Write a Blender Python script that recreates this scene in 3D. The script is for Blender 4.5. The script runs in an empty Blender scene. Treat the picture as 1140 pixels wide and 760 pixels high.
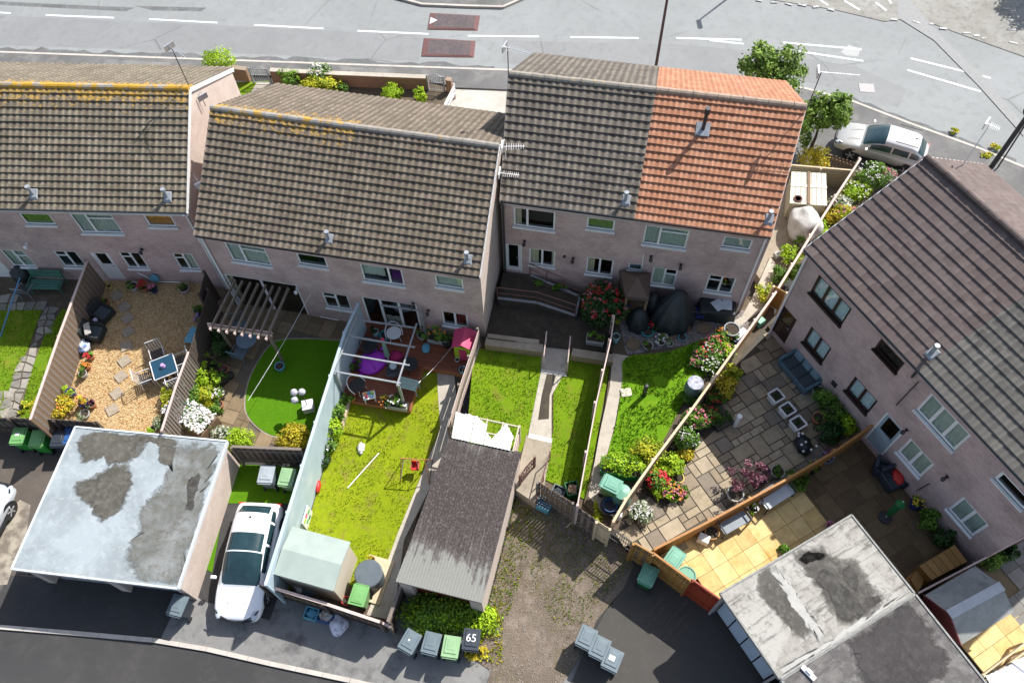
import bpy, math, random
from mathutils import Vector, Matrix, noise
RND = random.Random(11)
PI = math.pi
sc = bpy.context.scene
COL = sc.collection
# ---------------------------------------------------------------- camera geometry (drone, 28.6 m up, pitched down)
F_, TH, RO, H = 897.2144, 0.5404484, -0.0331824, 28.61942
_d = Vector((0, math.sin(TH), -math.cos(TH))); _r = Vector((1, 0, 0)); _u = _r.cross(_d)
_c, _s = math.cos(RO), math.sin(RO)
_r, _u = _r * _c + _u * _s, _u * _c - _r * _s
CAM = Vector((0, 0, H))
def ray(px, py): return _d + _r * ((px - 570) / F_) - _u * ((py - 380) / F_)
def P(px, py, z=0.0):
    "the point at height z seen at photo position px,py (1140 x 760)"
    v = ray(px, py); return CAM + v * ((z - H) / v.z)
TS, T0 = 0.02, -0.8
def T(x): return T0 + TS * x                       # street and lane rise gently to the right
def PT(px, py, h=0.0):
    "the point h above the street / lane surface seen at px,py"
    v = ray(px, py); k = (T0 + h - H) / (v.z - TS * v.x); return CAM + v * k
ZA, ZB, ZC, ZD = -0.4, -0.72, 0.0, 0.3
# ---------------------------------------------------------------- materials
MATS = {}
def lin(c):
    return tuple(c) + (1.0,) if len(c) == 3 else tuple(c)
class NT:
    def __init__(s, name):
        s.m = bpy.data.materials.new(name); s.m.use_nodes = True
        s.n = s.m.node_tree.nodes; s.l = s.m.node_tree.links
        s.b = s.n['Principled BSDF']; s.o = s.n['Material Output']
    def N(s, t, **k):
        n = s.n.new(t)
        for a, v in k.items():
            if a in n.inputs: n.inputs[a].default_value = v
            else: setattr(n, a, v)
        return n
    def L(s, a, b): s.l.new(a, b)
    def coord(s, which='Object'): return s.N('ShaderNodeTexCoord').outputs[which]
    def noise(s, vec, scale, detail=5, rough=.6, dist=0):
        n = s.N('ShaderNodeTexNoise'); n.inputs['Scale'].default_value = scale; n.inputs['Detail'].default_value = detail
        n.inputs['Roughness'].default_value = rough; n.inputs['Distortion'].default_value = dist
        s.L(vec, n.inputs['Vector']); return n.outputs['Fac']
    def ramp(s, fac, stops, interp='LINEAR'):
        r = s.N('ShaderNodeValToRGB'); e = r.color_ramp.elements; r.color_ramp.interpolation = interp
        while len(e) < len(stops): e.new(.5)
        for i, (p, c) in enumerate(stops):
            e[i].position = p; e[i].color = lin(c) if not isinstance(c, (int, float)) else (c, c, c, 1)
        s.L(fac, r.inputs['Fac']); return r.outputs['Color']
    def mix(s, fac, a, b, mode='MIX'):
        m = s.N('ShaderNodeMix'); m.data_type = 'RGBA'; m.blend_type = mode
        for v, i in ((fac, 0), (a, 6), (b, 7)):
            if hasattr(v, 'links'): s.L(v, m.inputs[i])
            else: m.inputs[i].default_value = v if i == 0 else lin(v)
        return m.outputs[2]
    def math(s, op, a, b=0.0, c=0.0):
        m = s.N('ShaderNodeMath'); m.operation = op
        for i, v in enumerate((a, b, c)):
            if hasattr(v, 'links'): s.L(v, m.inputs[i])
            else: m.inputs[i].default_value = v
        return m.outputs[0]
    def bump(s, h, strength=.4, dist=.02):
        b = s.N('ShaderNodeBump'); b.inputs['Strength'].default_value = strength; b.inputs['Distance'].default_value = dist
        s.L(h, b.inputs['Height']); s.L(b.outputs['Normal'], s.b.inputs['Normal']); return b
    def fin(s, col, rough=.8, metal=0.0, spec=None):
        if hasattr(col, 'links'): s.L(col, s.b.inputs['Base Color'])
        else: s.b.inputs['Base Color'].default_value = lin(col)
        if hasattr(rough, 'links'): s.L(rough, s.b.inputs['Roughness'])
        else: s.b.inputs['Roughness'].default_value = rough
        s.b.inputs['Metallic'].default_value = metal
        if spec is not None: s.b.inputs['Specular IOR Level'].default_value = spec
        return s.m
def mat(name, c, c2=None, scale=3.0, rough=.75, bump=0.0, bscale=None, metal=0.0, lo=.35, hi=.65, stain=None, sscale=.6, samt=(.55, .7), spec=None, coord='Object', stretch=None, bdist=.02):
    "a surface with two mottled tones, optional stains and relief"
    if name in MATS: return MATS[name]
    t = NT(name); v = t.coord(coord)
    if stretch:
        mp = t.N('ShaderNodeMapping'); mp.inputs['Scale'].default_value = stretch; t.L(v, mp.inputs['Vector']); v = mp.outputs['Vector']
    if c2 is None: c2 = tuple(x * .82 for x in c)
    f = t.noise(v, scale)
    col = t.ramp(f, [(lo, c), (hi, c2)])
    if stain:
        g = t.noise(v, sscale, 6, .65, .4)
        col = t.mix(t.ramp(g, [(samt[0], 0.0), (samt[1], 1.0)]), col, stain)
    if bump:
        t.bump(t.noise(v, bscale or scale * 8, 4), bump, bdist)
    MATS[name] = t.fin(col, rough, metal, spec); return MATS[name]
# ---------------------------------------------------------------- mesh builder
class MB:
    def __init__(s): s.v = []; s.f = []; s.m = []; s.uv = []
    def add(s, vs, fs, mi=0, uv=None):
        o = len(s.v); s.v += [tuple(p) for p in vs]
        for i, f in enumerate(fs):
            s.f.append(tuple(o + k for k in f)); s.m.append(mi if isinstance(mi, int) else mi[i])
            s.uv.append(uv[i] if uv else None)
        return s
    def box(s, cx, cy, cz, sx, sy, sz, rz=0.0, mi=0, taper=1.0, rx=0.0):
        vs = []
        M = Matrix.Rotation(rz, 3, 'Z') @ Matrix.Rotation(rx, 3, 'X')
        for k in (-1, 1):
            t = 1.0 if k < 0 else taper
            for a, b in ((-1, -1), (1, -1), (1, 1), (-1, 1)):
                q = M @ Vector((a * sx / 2 * t, b * sy / 2 * t, k * sz / 2)); vs.append((cx + q.x, cy + q.y, cz + q.z))
        return s.add(vs, [(3, 2, 1, 0), (4, 5, 6, 7), (0, 1, 5, 4), (1, 2, 6, 5), (2, 3, 7, 6), (3, 0, 4, 7)], mi)
    def bar(s, a, b, w=.05, h=None, mi=0, up=(0, 0, 1)):
        a = Vector(a); b = Vector(b); d = b - a
        if d.length < 1e-6: return s
        d.normalize(); u = Vector(up)
        if abs(d.dot(u)) > .98: u = Vector((0, 1, 0))
        x = d.cross(u).normalized() * (w / 2); y = x.cross(d).normalized() * ((h or w) / 2)
        vs = [a - x - y, a + x - y, a + x + y, a - x + y, b - x - y, b + x - y, b + x + y, b - x + y]
        return s.add(vs, [(3, 2, 1, 0), (4, 5, 6, 7), (0, 1, 5, 4), (1, 2, 6, 5), (2, 3, 7, 6), (3, 0, 4, 7)], mi)
    def tube(s, a, b, r=.03, r2=None, n=8, mi=0):
        a = Vector(a); b = Vector(b); d = (b - a)
        if d.length < 1e-6: return s
        d.normalize(); u = Vector((0, 0, 1)) if abs(d.z) < .95 else Vector((1, 0, 0))
        x = d.cross(u).normalized(); y = x.cross(d); r2 = r if r2 is None else r2
        vs = []
        for q, rr in ((a, r), (b, r2)):
            for i in range(n):
                t = 2 * PI * i / n; vs.append(q + (x * math.cos(t) + y * math.sin(t)) * rr)
        fs = [(i, (i + 1) % n, n + (i + 1) % n, n + i) for i in range(n)] + [tuple(range(n))[::-1], tuple(range(n, 2 * n))]
        return s.add(vs, fs, mi)
    def path(s, pts, r=.03, n=6, mi=0):
        for a, b in zip(pts, pts[1:]): s.tube(a, b, r, r, n, mi)
        return s
    def prism(s, poly, z0, z1, mi=0, side=None):
        "poly of (x,y); z1 / z0 constants or functions of x,y"
        n = len(poly); A = sum(poly[i][0] * poly[(i + 1) % n][1] - poly[(i + 1) % n][0] * poly[i][1] for i in range(n))
        if A < 0: poly = poly[::-1]
        f0 = z0 if callable(z0) else (lambda x, y: z0); f1 = z1 if callable(z1) else (lambda x, y: z1)
        vs = [(p[0], p[1], f0(p[0], p[1])) for p in poly] + [(p[0], p[1], f1(p[0], p[1])) for p in poly]
        fs = [tuple(range(n))[::-1], tuple(range(n, 2 * n))] + [(i, (i + 1) % n, n + (i + 1) % n, n + i) for i in range(n)]
        return s.add(vs, fs, [mi, mi] + [mi if side is None else side] * n)
    def lathe(s, prof, cx=0, cy=0, n=14, mi=0, cz=0, sx=1, sy=1):
        vs = []; k = len(prof)
        for r, z in prof:
            for i in range(n):
                t = 2 * PI * i / n; vs.append((cx + r * sx * math.cos(t), cy + r * sy * math.sin(t), cz + z))
        fs = []
        for j in range(k - 1):
            for i in range(n): fs.append((j * n + i, j * n + (i + 1) % n, (j + 1) * n + (i + 1) % n, (j + 1) * n + i))
        fs.append(tuple(range(n))[::-1]); fs.append(tuple((k - 1) * n + i for i in range(n)))
        return s.add(vs, fs, mi)
    def blob(s, c, r, nz=.15, fr=1.5, seed=0, n=16, m=10, mi=0, zmin=None):
        vs = []; c = Vector(c)
        for j in range(m + 1):
            th = PI * j / m
            for i in range(n):
                ph = 2 * PI * i / n; d = Vector((math.sin(th) * math.cos(ph), math.sin(th) * math.sin(ph), math.cos(th)))
                k = 1 + nz * noise.noise(d * fr + Vector((seed * 7.1, seed * 3.3, 0))) * 2
                q = c + Vector((d.x * r[0], d.y * r[1], d.z * r[2])) * k
                if zmin is not None: q.z = max(q.z, zmin)
                vs.append(q)
        fs = [(j * n + i, (j + 1) * n + i, (j + 1) * n + (i + 1) % n, j * n + (i + 1) % n) for j in range(m) for i in range(n)]
        return s.add(vs, fs, mi)
    def leaf(s, c, nrm, size, mi=0, ang=0.0, asp=.55):
        nrm = Vector(nrm); nrm = nrm.normalized() if nrm.length > 1e-6 else Vector((0, 0, 1))
        u = nrm.cross(Vector((0, 0, 1)) if abs(nrm.z) < .9 else Vector((1, 0, 0))).normalized(); w = nrm.cross(u)
        a = u * math.cos(ang) + w * math.sin(ang); b = nrm.cross(a) * asp; c = Vector(c)
        o = len(s.v); s.v += [tuple(c - a * size), tuple(c - b * size + nrm * size * .15), tuple(c + a * size), tuple(c + b * size + nrm * size * .15)]
        s.f.append((o, o + 1, o + 2, o + 3)); s.m.append(mi); s.uv.append(None)
    def leaves(s, c, r, n, size=.06, nm=3, seed=0, flat=.35, clump=.45, lowcut=-.9, hollow=.45):
        "n leaf faces in uneven clumps through an ellipsoid; nm material slots"
        R = random.Random(seed * 77 + 5); c = Vector(c)
        cl = []
        nc = max(4, int(n / 45))
        for _ in range(nc):
            while 1:
                d = Vector((R.uniform(-1, 1), R.uniform(-1, 1), R.uniform(-1, 1)))
                if hollow < d.length < 1 and d.z > lowcut: break
            cl.append((d, R.randrange(nm), R.uniform(.6, 1.25)))
        for i in range(n):
            d0, mi, k = cl[R.randrange(nc)]
            j = Vector((R.gauss(0, 1), R.gauss(0, 1), R.gauss(0, 1))) * clump * .42 * k
            d = d0 + j
            if d.length > 1.22: d *= 1.1 / d.length
            q = c + Vector((d.x * r[0], d.y * r[1], d.z * r[2]))
            nr = (d.normalized() * .8 + Vector((R.gauss(0, .5), R.gauss(0, .5), R.gauss(0, .5) + flat)))
            s.leaf(q, nr, size * R.uniform(.6, 1.3), mi if R.random() < .7 else R.randrange(nm), R.uniform(0, PI))
        return s
    def build(s, name, mats, parent=None, smooth=False, bevel=0.0, loc=None, subsurf=0, seg=2):
        me = bpy.data.meshes.new(name); me.from_pydata(s.v, [], s.f)
        if not isinstance(mats, (list, tuple)): mats = [mats]
        for m in mats: me.materials.append(m)
        if len(mats) > 1: me.polygons.foreach_set('material_index', s.m)
        if any(u is not None for u in s.uv):
            ul = me.uv_layers.new(name='UVMap'); k = 0
            for f, u in zip(s.f, s.uv):
                for q in range(len(f)):
                    ul.data[k].uv = u[q] if u else (0, 0); k += 1
        if smooth: me.polygons.foreach_set('use_smooth', [True] * len(me.polygons))
        me.validate(); me.update()
        o = bpy.data.objects.new(name, me); COL.objects.link(o)
        if parent: o.parent = parent
        if loc is not None: o.location = loc
        if bevel:
            b = o.modifiers.new('bevel', 'BEVEL'); b.width = bevel; b.segments = seg; b.limit_method = 'ANGLE'
        if subsurf:
            b = o.modifiers.new('sub', 'SUBSURF'); b.levels = subsurf; b.render_levels = subsurf
        return o
def tag(o, label=None, cat=None, group=None, kind=None):
    if label: o['label'] = label
    if cat: o['category'] = cat
    if group: o['group'] = group
    if kind: o['kind'] = kind
    return o
def thing(name, label, cat, loc=(0, 0, 0), rz=0.0, group=None):
    o = bpy.data.objects.new(name, None); o.empty_display_size = .2; COL.objects.link(o)
    o.location = loc; o.rotation_euler = (0, 0, rz); return tag(o, label, cat, group)
KIDS = {}
def kids(o): return [c for c in COL.objects if c.parent is o]
def copy_thing(o, loc, rz=None, label=None, group=None, scale=None):
    def cp(a, par):
        c = a.copy(); COL.objects.link(c)
        if par: c.parent = par
        for k in kids(a): cp(k, c)
        return c
    c = cp(o, None); c.location = loc
    if rz is not None: c.rotation_euler = (0, 0, rz)
    if scale is not None: c.scale = scale if isinstance(scale, (tuple, list)) else (scale,) * 3
    if label: c['label'] = label
    if group: c['group'] = group
    return c
def yaw(a, b): return math.atan2(b[1] - a[1], b[0] - a[0])
def pyaw(ax, ay, bx, by, z=0): return yaw(P(ax, ay, z), P(bx, by, z))
def mesh_thing(mb, name, mats, label, cat, loc=(0, 0, 0), group=None, **k):
    o = mb.build(name, mats, None, loc=loc, **k); return tag(o, label, cat, group)
# ---------------------------------------------------------------- the palette
def roof_mat(name, ca, cb, cc, roll, lichen=0.0, lich_v=4.2, lich_c=(.50, .28, .03), moss=0.0, gray=(.33, .30, .25), rough=.85, pans=.65):
    t = NT(name); uv = t.coord('UV')
    sp = t.N('ShaderNodeSeparateXYZ'); t.L(uv, sp.inputs[0]); u, v = sp.outputs[0], sp.outputs[1]
    cu = t.math('FLOOR', t.math('DIVIDE', u, roll)); cv = t.math('FLOOR', t.math('DIVIDE', v, .32))
    cb_ = t.N('ShaderNodeCombineXYZ'); t.L(cu, cb_.inputs[0]); t.L(cv, cb_.inputs[1])
    w = t.N('ShaderNodeTexWhiteNoise'); w.noise_dimensions = '2D'; t.L(cb_.outputs[0], w.inputs['Vector'])
    col = t.ramp(w.outputs['Value'], [(0, ca), (.5, cb), (1, cc)])
    n1 = t.noise(uv, 1.1, 6, .7, .3); n2 = t.noise(uv, 14, 4, .7)
    ph = t.math('FRACT', t.math('DIVIDE', u, roll)); pan = t.math('ABSOLUTE', t.math('SUBTRACT', ph, .5))      # colour darkens in the pans between the rolls
    g = t.math('ADD', pan, t.math('MULTIPLY', t.math('SUBTRACT', n2, .5), .35))
    col = t.mix(t.ramp(g, [(.14, pans), (.34, 0.0)]), col, tuple(x * .42 for x in ca))
    col = t.mix(t.ramp(n1, [(.38, 0.0), (.72, .55)]), col, tuple(x * .62 for x in cb))
    col = t.mix(t.ramp(n2, [(.55, 0.0), (.75, .4)]), col, gray)
    if lichen:
        n3 = t.noise(uv, 2.6, 6, .75, .2); n4 = t.noise(uv, 9, 5, .7)
        hv = t.math('MULTIPLY', t.math('SUBTRACT', v, lich_v), .25)          # thickest by the ridge
        k = t.math('ADD', t.math('ADD', t.math('MULTIPLY', n3, .9), t.math('MULTIPLY', n4, .7)), hv)
        col = t.mix(t.ramp(t.math('MULTIPLY', k, .5), [(.548, 0.0), (.598, .85)]), col, t.ramp(n4, [(.35, (.22, .16, .06)), (.6, lich_c)]))
    if moss:
        n5 = t.noise(uv, 5, 6, .8)
        col = t.mix(t.ramp(n5, [(.70 - moss * .1, 0.0), (.76 - moss * .1, .8)]), col, (.42, .30, .03))
    t.bump(n2, .35, .01)
    MATS[name] = t.fin(col, rough); return MATS[name]
R_A = roof_mat('roof_tiles_lichen', (0.143, 0.115, 0.080), (0.194, 0.160, 0.114), (0.240, 0.202, 0.150), .265, 1.0, 3.05, moss=.7)
R_B = roof_mat('roof_tiles_weathered', (0.125, 0.097, 0.069), (0.173, 0.136, 0.099), (0.222, 0.178, 0.135), .265, .9, 3.25, moss=.25)
R_B2 = roof_mat('roof_tiles_weathered_clean', (0.125, 0.097, 0.069), (0.173, 0.136, 0.099), (0.222, 0.178, 0.135), .265, .3, 3.9, moss=.15)
R_C = roof_mat('roof_tiles_grey', (0.107, 0.090, 0.072), (0.156, 0.133, 0.107), (0.204, 0.174, 0.141), .265, .6, 3.75, gray=(0.225, 0.206, 0.187))
R_O = roof_mat('roof_tiles_orange', (.37, .155, .082), (.43, .195, .108), (.50, .245, .145), .2, 0, gray=(.42, .27, .19), pans=.4)
R_D = roof_mat('roof_tiles_brown', (0.107, 0.075, 0.067), (0.128, 0.094, 0.085), (0.154, 0.116, 0.103), .225, 0, gray=(0.150, 0.132, 0.125), rough=.8, pans=.0)
R_E = roof_mat('roof_tiles_grey_plain', (0.093, 0.083, 0.074), (0.134, 0.123, 0.106), (0.176, 0.162, 0.139), .225, .0, 4.4, gray=(0.195, 0.190, 0.176), pans=.25)
def brick_mat(name, c1, c2, mortar, bw=.225, bh=.075, stain=(.15, .11, .10)):
    t = NT(name); uv = t.coord('UV')
    b = t.N('ShaderNodeTexBrick'); t.L(uv, b.inputs['Vector'])
    b.inputs['Color1'].default_value = lin(c1); b.inputs['Color2'].default_value = lin(c2); b.inputs['Mortar'].default_value = lin(mortar)
    b.inputs['Scale'].default_value = 1; b.inputs['Mortar Size'].default_value = .008; b.inputs['Mortar Smooth'].default_value = .2
    b.inputs['Brick Width'].default_value = bw; b.inputs['Row Height'].default_value = bh
    n = t.noise(uv, .8, 6, .65); n2 = t.noise(uv, 9, 5, .7)
    col = t.mix(t.ramp(n, [(.42, 0.0), (.70, .5)]), b.outputs['Color'], stain)
    col = t.mix(t.ramp(n2, [(.45, 0.0), (.7, .3)]), col, tuple(min(1, x * 1.35) for x in c1))
    t.bump(t.math('ADD', b.outputs['Fac'], t.math('MULTIPLY', n2, -.5)), -.35, .012)
    MATS[name] = t.fin(col, .9); return MATS[name]
BRICK = brick_mat('mauve_brick', (.52, .385, .355), (.44, .315, .295), (.49, .385, .36))
BRICKL = brick_mat('pink_block', (.60, .50, .43), (.53, .44, .375), (.54, .46, .405), .45, .2, (.40, .30, .26))
BROWNBRICK = brick_mat('brown_brick', (.30, .17, .09), (.22, .12, .07), (.30, .24, .18))
WHITE = mat('white_upvc', (.80, .80, .79), (.72, .72, .71), 2, .35)
BROWN_UPVC = mat('brown_upvc', (.035, .018, .014), (.028, .014, .011), 3, .4)
DARKGUT = mat('dark_gutter', (.05, .05, .055), rough=.4)
LEAD = mat('grey_lead', (.32, .34, .37), (.22, .24, .26), 6, .5)
def glass_mat():
    t = NT('window_glass'); n = t.n; n.remove(t.b)
    tr = t.N('ShaderNodeBsdfTransparent'); tr.inputs[0].default_value = (.95, .98, .97, 1)
    gl = t.N('ShaderNodeBsdfGlossy'); gl.inputs['Roughness'].default_value = .02; gl.inputs[0].default_value = (.9, 1, 1, 1)
    fr = t.N('ShaderNodeFresnel'); fr.inputs[0].default_value = 1.9
    mx = t.N('ShaderNodeMixShader'); t.L(fr.outputs[0], mx.inputs[0]); t.L(tr.outputs[0], mx.inputs[1]); t.L(gl.outputs[0], mx.inputs[2])
    t.L(mx.outputs[0], t.o.inputs['Surface']); return t.m
GLASS = glass_mat()
CARGLASS = mat('car_glass', (.012, .035, .042), (.02, .05, .058), 3, .06, spec=.8)
CURT = mat('net_curtain', (.78, .84, .80), (.52, .62, .58), 9, .9, stretch=(8, 8, .3))
CURTW = mat('cream_curtain', (.85, .80, .66), (.62, .58, .46), 9, .9, stretch=(8, 8, .3))
CURTO = mat('orange_blind', (.80, .42, .08), (.55, .25, .04), 14, .9)
BACKG = mat('green_backing', (.40, .58, .14), (.26, .42, .09), 8, .9)
CURTP = mat('purple_curtain', (.12, .03, .16), (.07, .02, .10), 6, .9)
BACKB = mat('pale_blue_backing', (.80, .92, 1.0), (.70, .83, .93), 3, .8)  # pale blue stands in for sky reflected in the glass
ROOMD = mat('dark_interior', (.05, .05, .045), rough=.9)
def ground_mat(name, base, c2, c3, s1=.5, s2=4, s3=60, rough=.92, b=.5, crack=0.0, lo3=.5):
    t = NT(name); v = t.coord('Object')
    n1 = t.noise(v, s1, 6, .65, .3); n2 = t.noise(v, s2, 6, .7); n3 = t.noise(v, s3, 3, .7)
    col = t.ramp(n1, [(.38, base), (.64, c2)])
    col = t.mix(t.ramp(n2, [(.5, 0.0), (.68, .75)]), col, c3)
    col = t.mix(t.ramp(n3, [(lo3, 0.0), (.72, .55)]), col, tuple(x * .55 for x in base))
    if crack:
        vo = t.N('ShaderNodeTexVoronoi'); vo.feature = 'DISTANCE_TO_EDGE'; vo.inputs['Scale'].default_value = crack
        nz = t.N('ShaderNodeTexNoise'); nz.inputs['Scale'].default_value = 1.3; nz.inputs['Detail'].default_value = 5; t.L(v, nz.inputs['Vector'])
        ad = t.mix(.16, v, nz.outputs['Color'], 'ADD'); t.L(ad, vo.inputs['Vector'])
        m2 = t.noise(v, .22, 3)
        k = t.math('MULTIPLY', t.ramp(vo.outputs['Distance'], [(0.0, 1.0), (.011, 0.0)]), t.ramp(m2, [(.5, 0.0), (.62, .5)]))
        col = t.mix(k, col, tuple(x * .3 for x in base))
    t.bump(n3, b, .01)
    MATS[name] = t.fin(col, rough); return MATS[name]
ROAD = ground_mat('worn_road_asphalt', (0.234, 0.244, 0.241), (0.270, 0.280, 0.278), (0.203, 0.211, 0.209), .18, 2.2, 70, .85, .3, .16)
PAVE = ground_mat('pavement_asphalt', (.115, .113, .11), (.16, .157, .152), (.215, .21, .20), .6, 1.1, 70, .88, .4)
LANE = ground_mat('lane_asphalt', (0.038, 0.037, 0.037), (0.047, 0.045, 0.045), (0.063, 0.059, 0.057), .35, 1.4, 80, .9, .5)
LANEP = ground_mat('lane_pavement_asphalt', (.225, .22, .21), (.18, .176, .17), (.062, .06, .06), .7, 1.5, 70, .9, .4)
LANEB = ground_mat('brownish_asphalt', (0.087, 0.072, 0.060), (0.108, 0.090, 0.075), (0.132, 0.108, 0.090), .5, 1.5, 70, .9, .5)
NEWASPH = ground_mat('newer_asphalt', (0.059, 0.054, 0.048), (0.067, 0.061, 0.054), (0.077, 0.069, 0.062), .4, 3, 90, .9, .4)
EARTH = ground_mat('dark_earth', (.085, .065, .045), (.12, .09, .06), (.16, .13, .085), .9, 3, 40, .95, .8)
YARD = ground_mat('mossy_concrete', (0.042, 0.034, 0.026), (0.064, 0.052, 0.036), (0.088, 0.071, 0.045), .7, 2.5, 30, .95, .7)
CONC = ground_mat('pale_concrete', (.40, .36, .30), (.48, .43, .36), (.30, .27, .22), .8, 3, 50, .9, .4)
CONCD = ground_mat('dull_concrete', (.27, .23, .17), (.36, .31, .24), (.20, .175, .14), .8, 3, 50, .9, .4)
DRIVE = ground_mat('pale_block_drive', (0.425, 0.408, 0.365), (0.484, 0.468, 0.416), (0.357, 0.323, 0.255), .5, 2, 30, .9, .3)
KERB = mat('kerb_stone', (.50, .46, .41), (.40, .37, .33), 2, .85, .3, 20)
ROADPAINT = mat('white_road_paint', (0.755, 0.780, 0.788), (0.645, 0.667, 0.674), 7, .6, stain=(0.387, 0.404, 0.409), sscale=5, samt=(.6, .72))
VERGE = ground_mat('stony_verge', (.245, .235, .21), (.32, .31, .285), (.15, .145, .125), .5, 3, 20, .95, .9)
def gravel_mat(name, cs, scale=38, big=(.42, .31, .17)):
    t = NT(name); v = t.coord('Object')
    vo = t.N('ShaderNodeTexVoronoi'); vo.inputs['Scale'].default_value = scale; t.L(v, vo.inputs['Vector'])
    sp = t.N('ShaderNodeSeparateColor'); t.L(vo.outputs['Color'], sp.inputs[0])
    col = t.ramp(sp.outputs[0], [(i / (len(cs) - 1), c) for i, c in enumerate(cs)])
    n = t.noise(v, .7, 5); col = t.mix(t.ramp(n, [(.45, 0.0), (.7, .4)]), col, big)
    vo2 = t.N('ShaderNodeTexVoronoi'); vo2.inputs['Scale'].default_value = scale * .45; t.L(v, vo2.inputs['Vector'])
    sp2 = t.N('ShaderNodeSeparateColor'); t.L(vo2.outputs['Color'], sp2.inputs[0])
    col = t.mix(t.ramp(sp2.outputs[1], [(.6, 0.0), (.9, .5)]), col, cs[-1])
    t.bump(t.math('SUBTRACT', 1.0, vo.outputs['Distance']), .9, .03)
    MATS[name] = t.fin(col, .9); return MATS[name]
GRAVEL = gravel_mat('golden_gravel', [(.27, .14, .05), (.40, .245, .10), (.52, .36, .17), (.64, .50, .29)])
GRAVELG = gravel_mat('grey_gravel', [(0.075, 0.064, 0.060), (0.150, 0.128, 0.120), (0.225, 0.195, 0.188), (0.315, 0.285, 0.277)], 26, (0.150, 0.120, 0.105))
def rough_ground():
    t = NT('weedy_gravel_ground'); v = t.coord('Object')
    n1 = t.noise(v, .35, 6, .7, .4); n2 = t.noise(v, 2.2, 6, .75); n3 = t.noise(v, 26, 4, .8); n4 = t.noise(v, .9, 6, .7, .5)
    col = t.ramp(n1, [(.35, (0.093, 0.070, 0.048)), (.6, (0.170, 0.132, 0.098))])
    col = t.mix(t.ramp(n2, [(.5, 0.0), (.66, .7)]), col, (.27, .22, .18))
    col = t.mix(t.ramp(n4, [(.55, 0.0), (.68, .75)]), col, (.125, .105, .03))
    col = t.mix(t.ramp(n3, [(.52, 0.0), (.66, .7)]), col, (.34, .295, .25))
    col = t.mix(t.ramp(n3, [(.30, .75), (.44, 0.0)]), col, (.05, .038, .025))
    t.bump(n3, .9, .04); MATS['rg'] = t.fin(col, .95); return t.m
ROUGH = rough_ground()
def grass_mat(name, a, b, c, bare=None, bscale=.8, fine=45):
    t = NT(name); v = t.coord('Object')
    n1 = t.noise(v, .6, 6, .7, .3); n2 = t.noise(v, 4.5, 6, .75); n3 = t.noise(v, fine, 3, .8)
    col = t.ramp(n1, [(.36, a), (.66, b)])
    col = t.mix(t.ramp(n2, [(.45, 0.0), (.66, .7)]), col, c)
    if bare:
        n4 = t.noise(v, bscale, 6, .75, .5); col = t.mix(t.ramp(n4, [(.52, 0.0), (.66, .8)]), col, bare)
    col = t.mix(t.ramp(n3, [(.34, .6), (.52, 0.0)]), col, tuple(x * .45 for x in a))
    t.bump(n3, .9, .05); MATS[name] = t.fin(col, .95, spec=.15); return MATS[name]
GR_A = grass_mat('lawn_green', (.14, .26, .010), (.19, .31, .014), (.23, .30, .02), (.34, .27, .05), .9)
GR_B = grass_mat('lawn_yellow_green', (.26, .34, .009), (.33, .39, .012), (.19, .27, .010), (.26, .21, .05), 1.3)
GR_C = grass_mat('lawn_bright', (.15, .28, .008), (.20, .33, .010), (.24, .31, .014), (.24, .22, .04), 1.1)
GR_D = grass_mat('lawn_lush', (.12, .29, .008), (.17, .34, .012), (.23, .36, .02), None)
ARTG = grass_mat('artificial_turf', (.10, .265, .006), (.125, .29, .008), (.09, .235, .006), None, fine=90)
def leafm(name, c, tr=.25):
    t = NT(name); v = t.coord('Object'); n = t.noise(v, 3.2, 3)
    col = t.ramp(n, [(.3, tuple(x * .7 for x in c)), (.7, tuple(x * 1.25 for x in c))])
    m = t.fin(col, .6, spec=.3)
    tl = t.N('ShaderNodeBsdfTranslucent'); t.L(col, tl.inputs[0])
    mx = t.N('ShaderNodeMixShader'); mx.inputs[0].default_value = tr
    t.L(t.b.outputs[0], mx.inputs[1]); t.L(tl.outputs[0], mx.inputs[2]); t.L(mx.outputs[0], t.o.inputs['Surface'])
    MATS[name] = m; return m
LG = [leafm('leaf_green_a', (0.123, 0.246, 0.026)), leafm('leaf_green_b', (0.174, 0.319, 0.036)), leafm('leaf_green_c', (0.080, 0.160, 0.023))]
LY = [leafm('leaf_yellow_a', (0.435, 0.493, 0.029)), leafm('leaf_yellow_b', (0.580, 0.551, 0.036)), leafm('leaf_yellow_c', (0.275, 0.362, 0.029))]
LL = [leafm('leaf_lime_a', (0.348, 0.522, 0.022)), leafm('leaf_lime_b', (0.450, 0.609, 0.029)), leafm('leaf_lime_c', (0.232, 0.392, 0.017))]
LD = [leafm('leaf_dark_a', (.035, .085, .02)), leafm('leaf_dark_b', (.055, .12, .025)), leafm('leaf_dark_c', (.025, .06, .015))]
LT = [leafm('leaf_tree_a', (0.169, 0.284, 0.039)), leafm('leaf_tree_b', (0.248, 0.362, 0.062)), leafm('leaf_tree_c', (0.101, 0.186, 0.027))]
LP = [leafm('leaf_pale_a', (.30, .36, .20)), leafm('leaf_pale_b', (.46, .50, .34)), leafm('leaf_pale_c', (.16, .24, .10))]
LR = [leafm('leaf_plum_a', (.23, .09, .12)), leafm('leaf_plum_b', (.34, .16, .19)), leafm('leaf_plum_c', (.13, .045, .065))]
LO = [leafm('leaf_gold_a', (0.551, 0.435, 0.029)), leafm('leaf_gold_b', (0.620, 0.551, 0.043)), leafm('leaf_gold_c', (0.377, 0.319, 0.029))]
def fm(n, c): return mat('petal_' + n, c, tuple(x * .7 for x in c), 9, .6)
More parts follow.
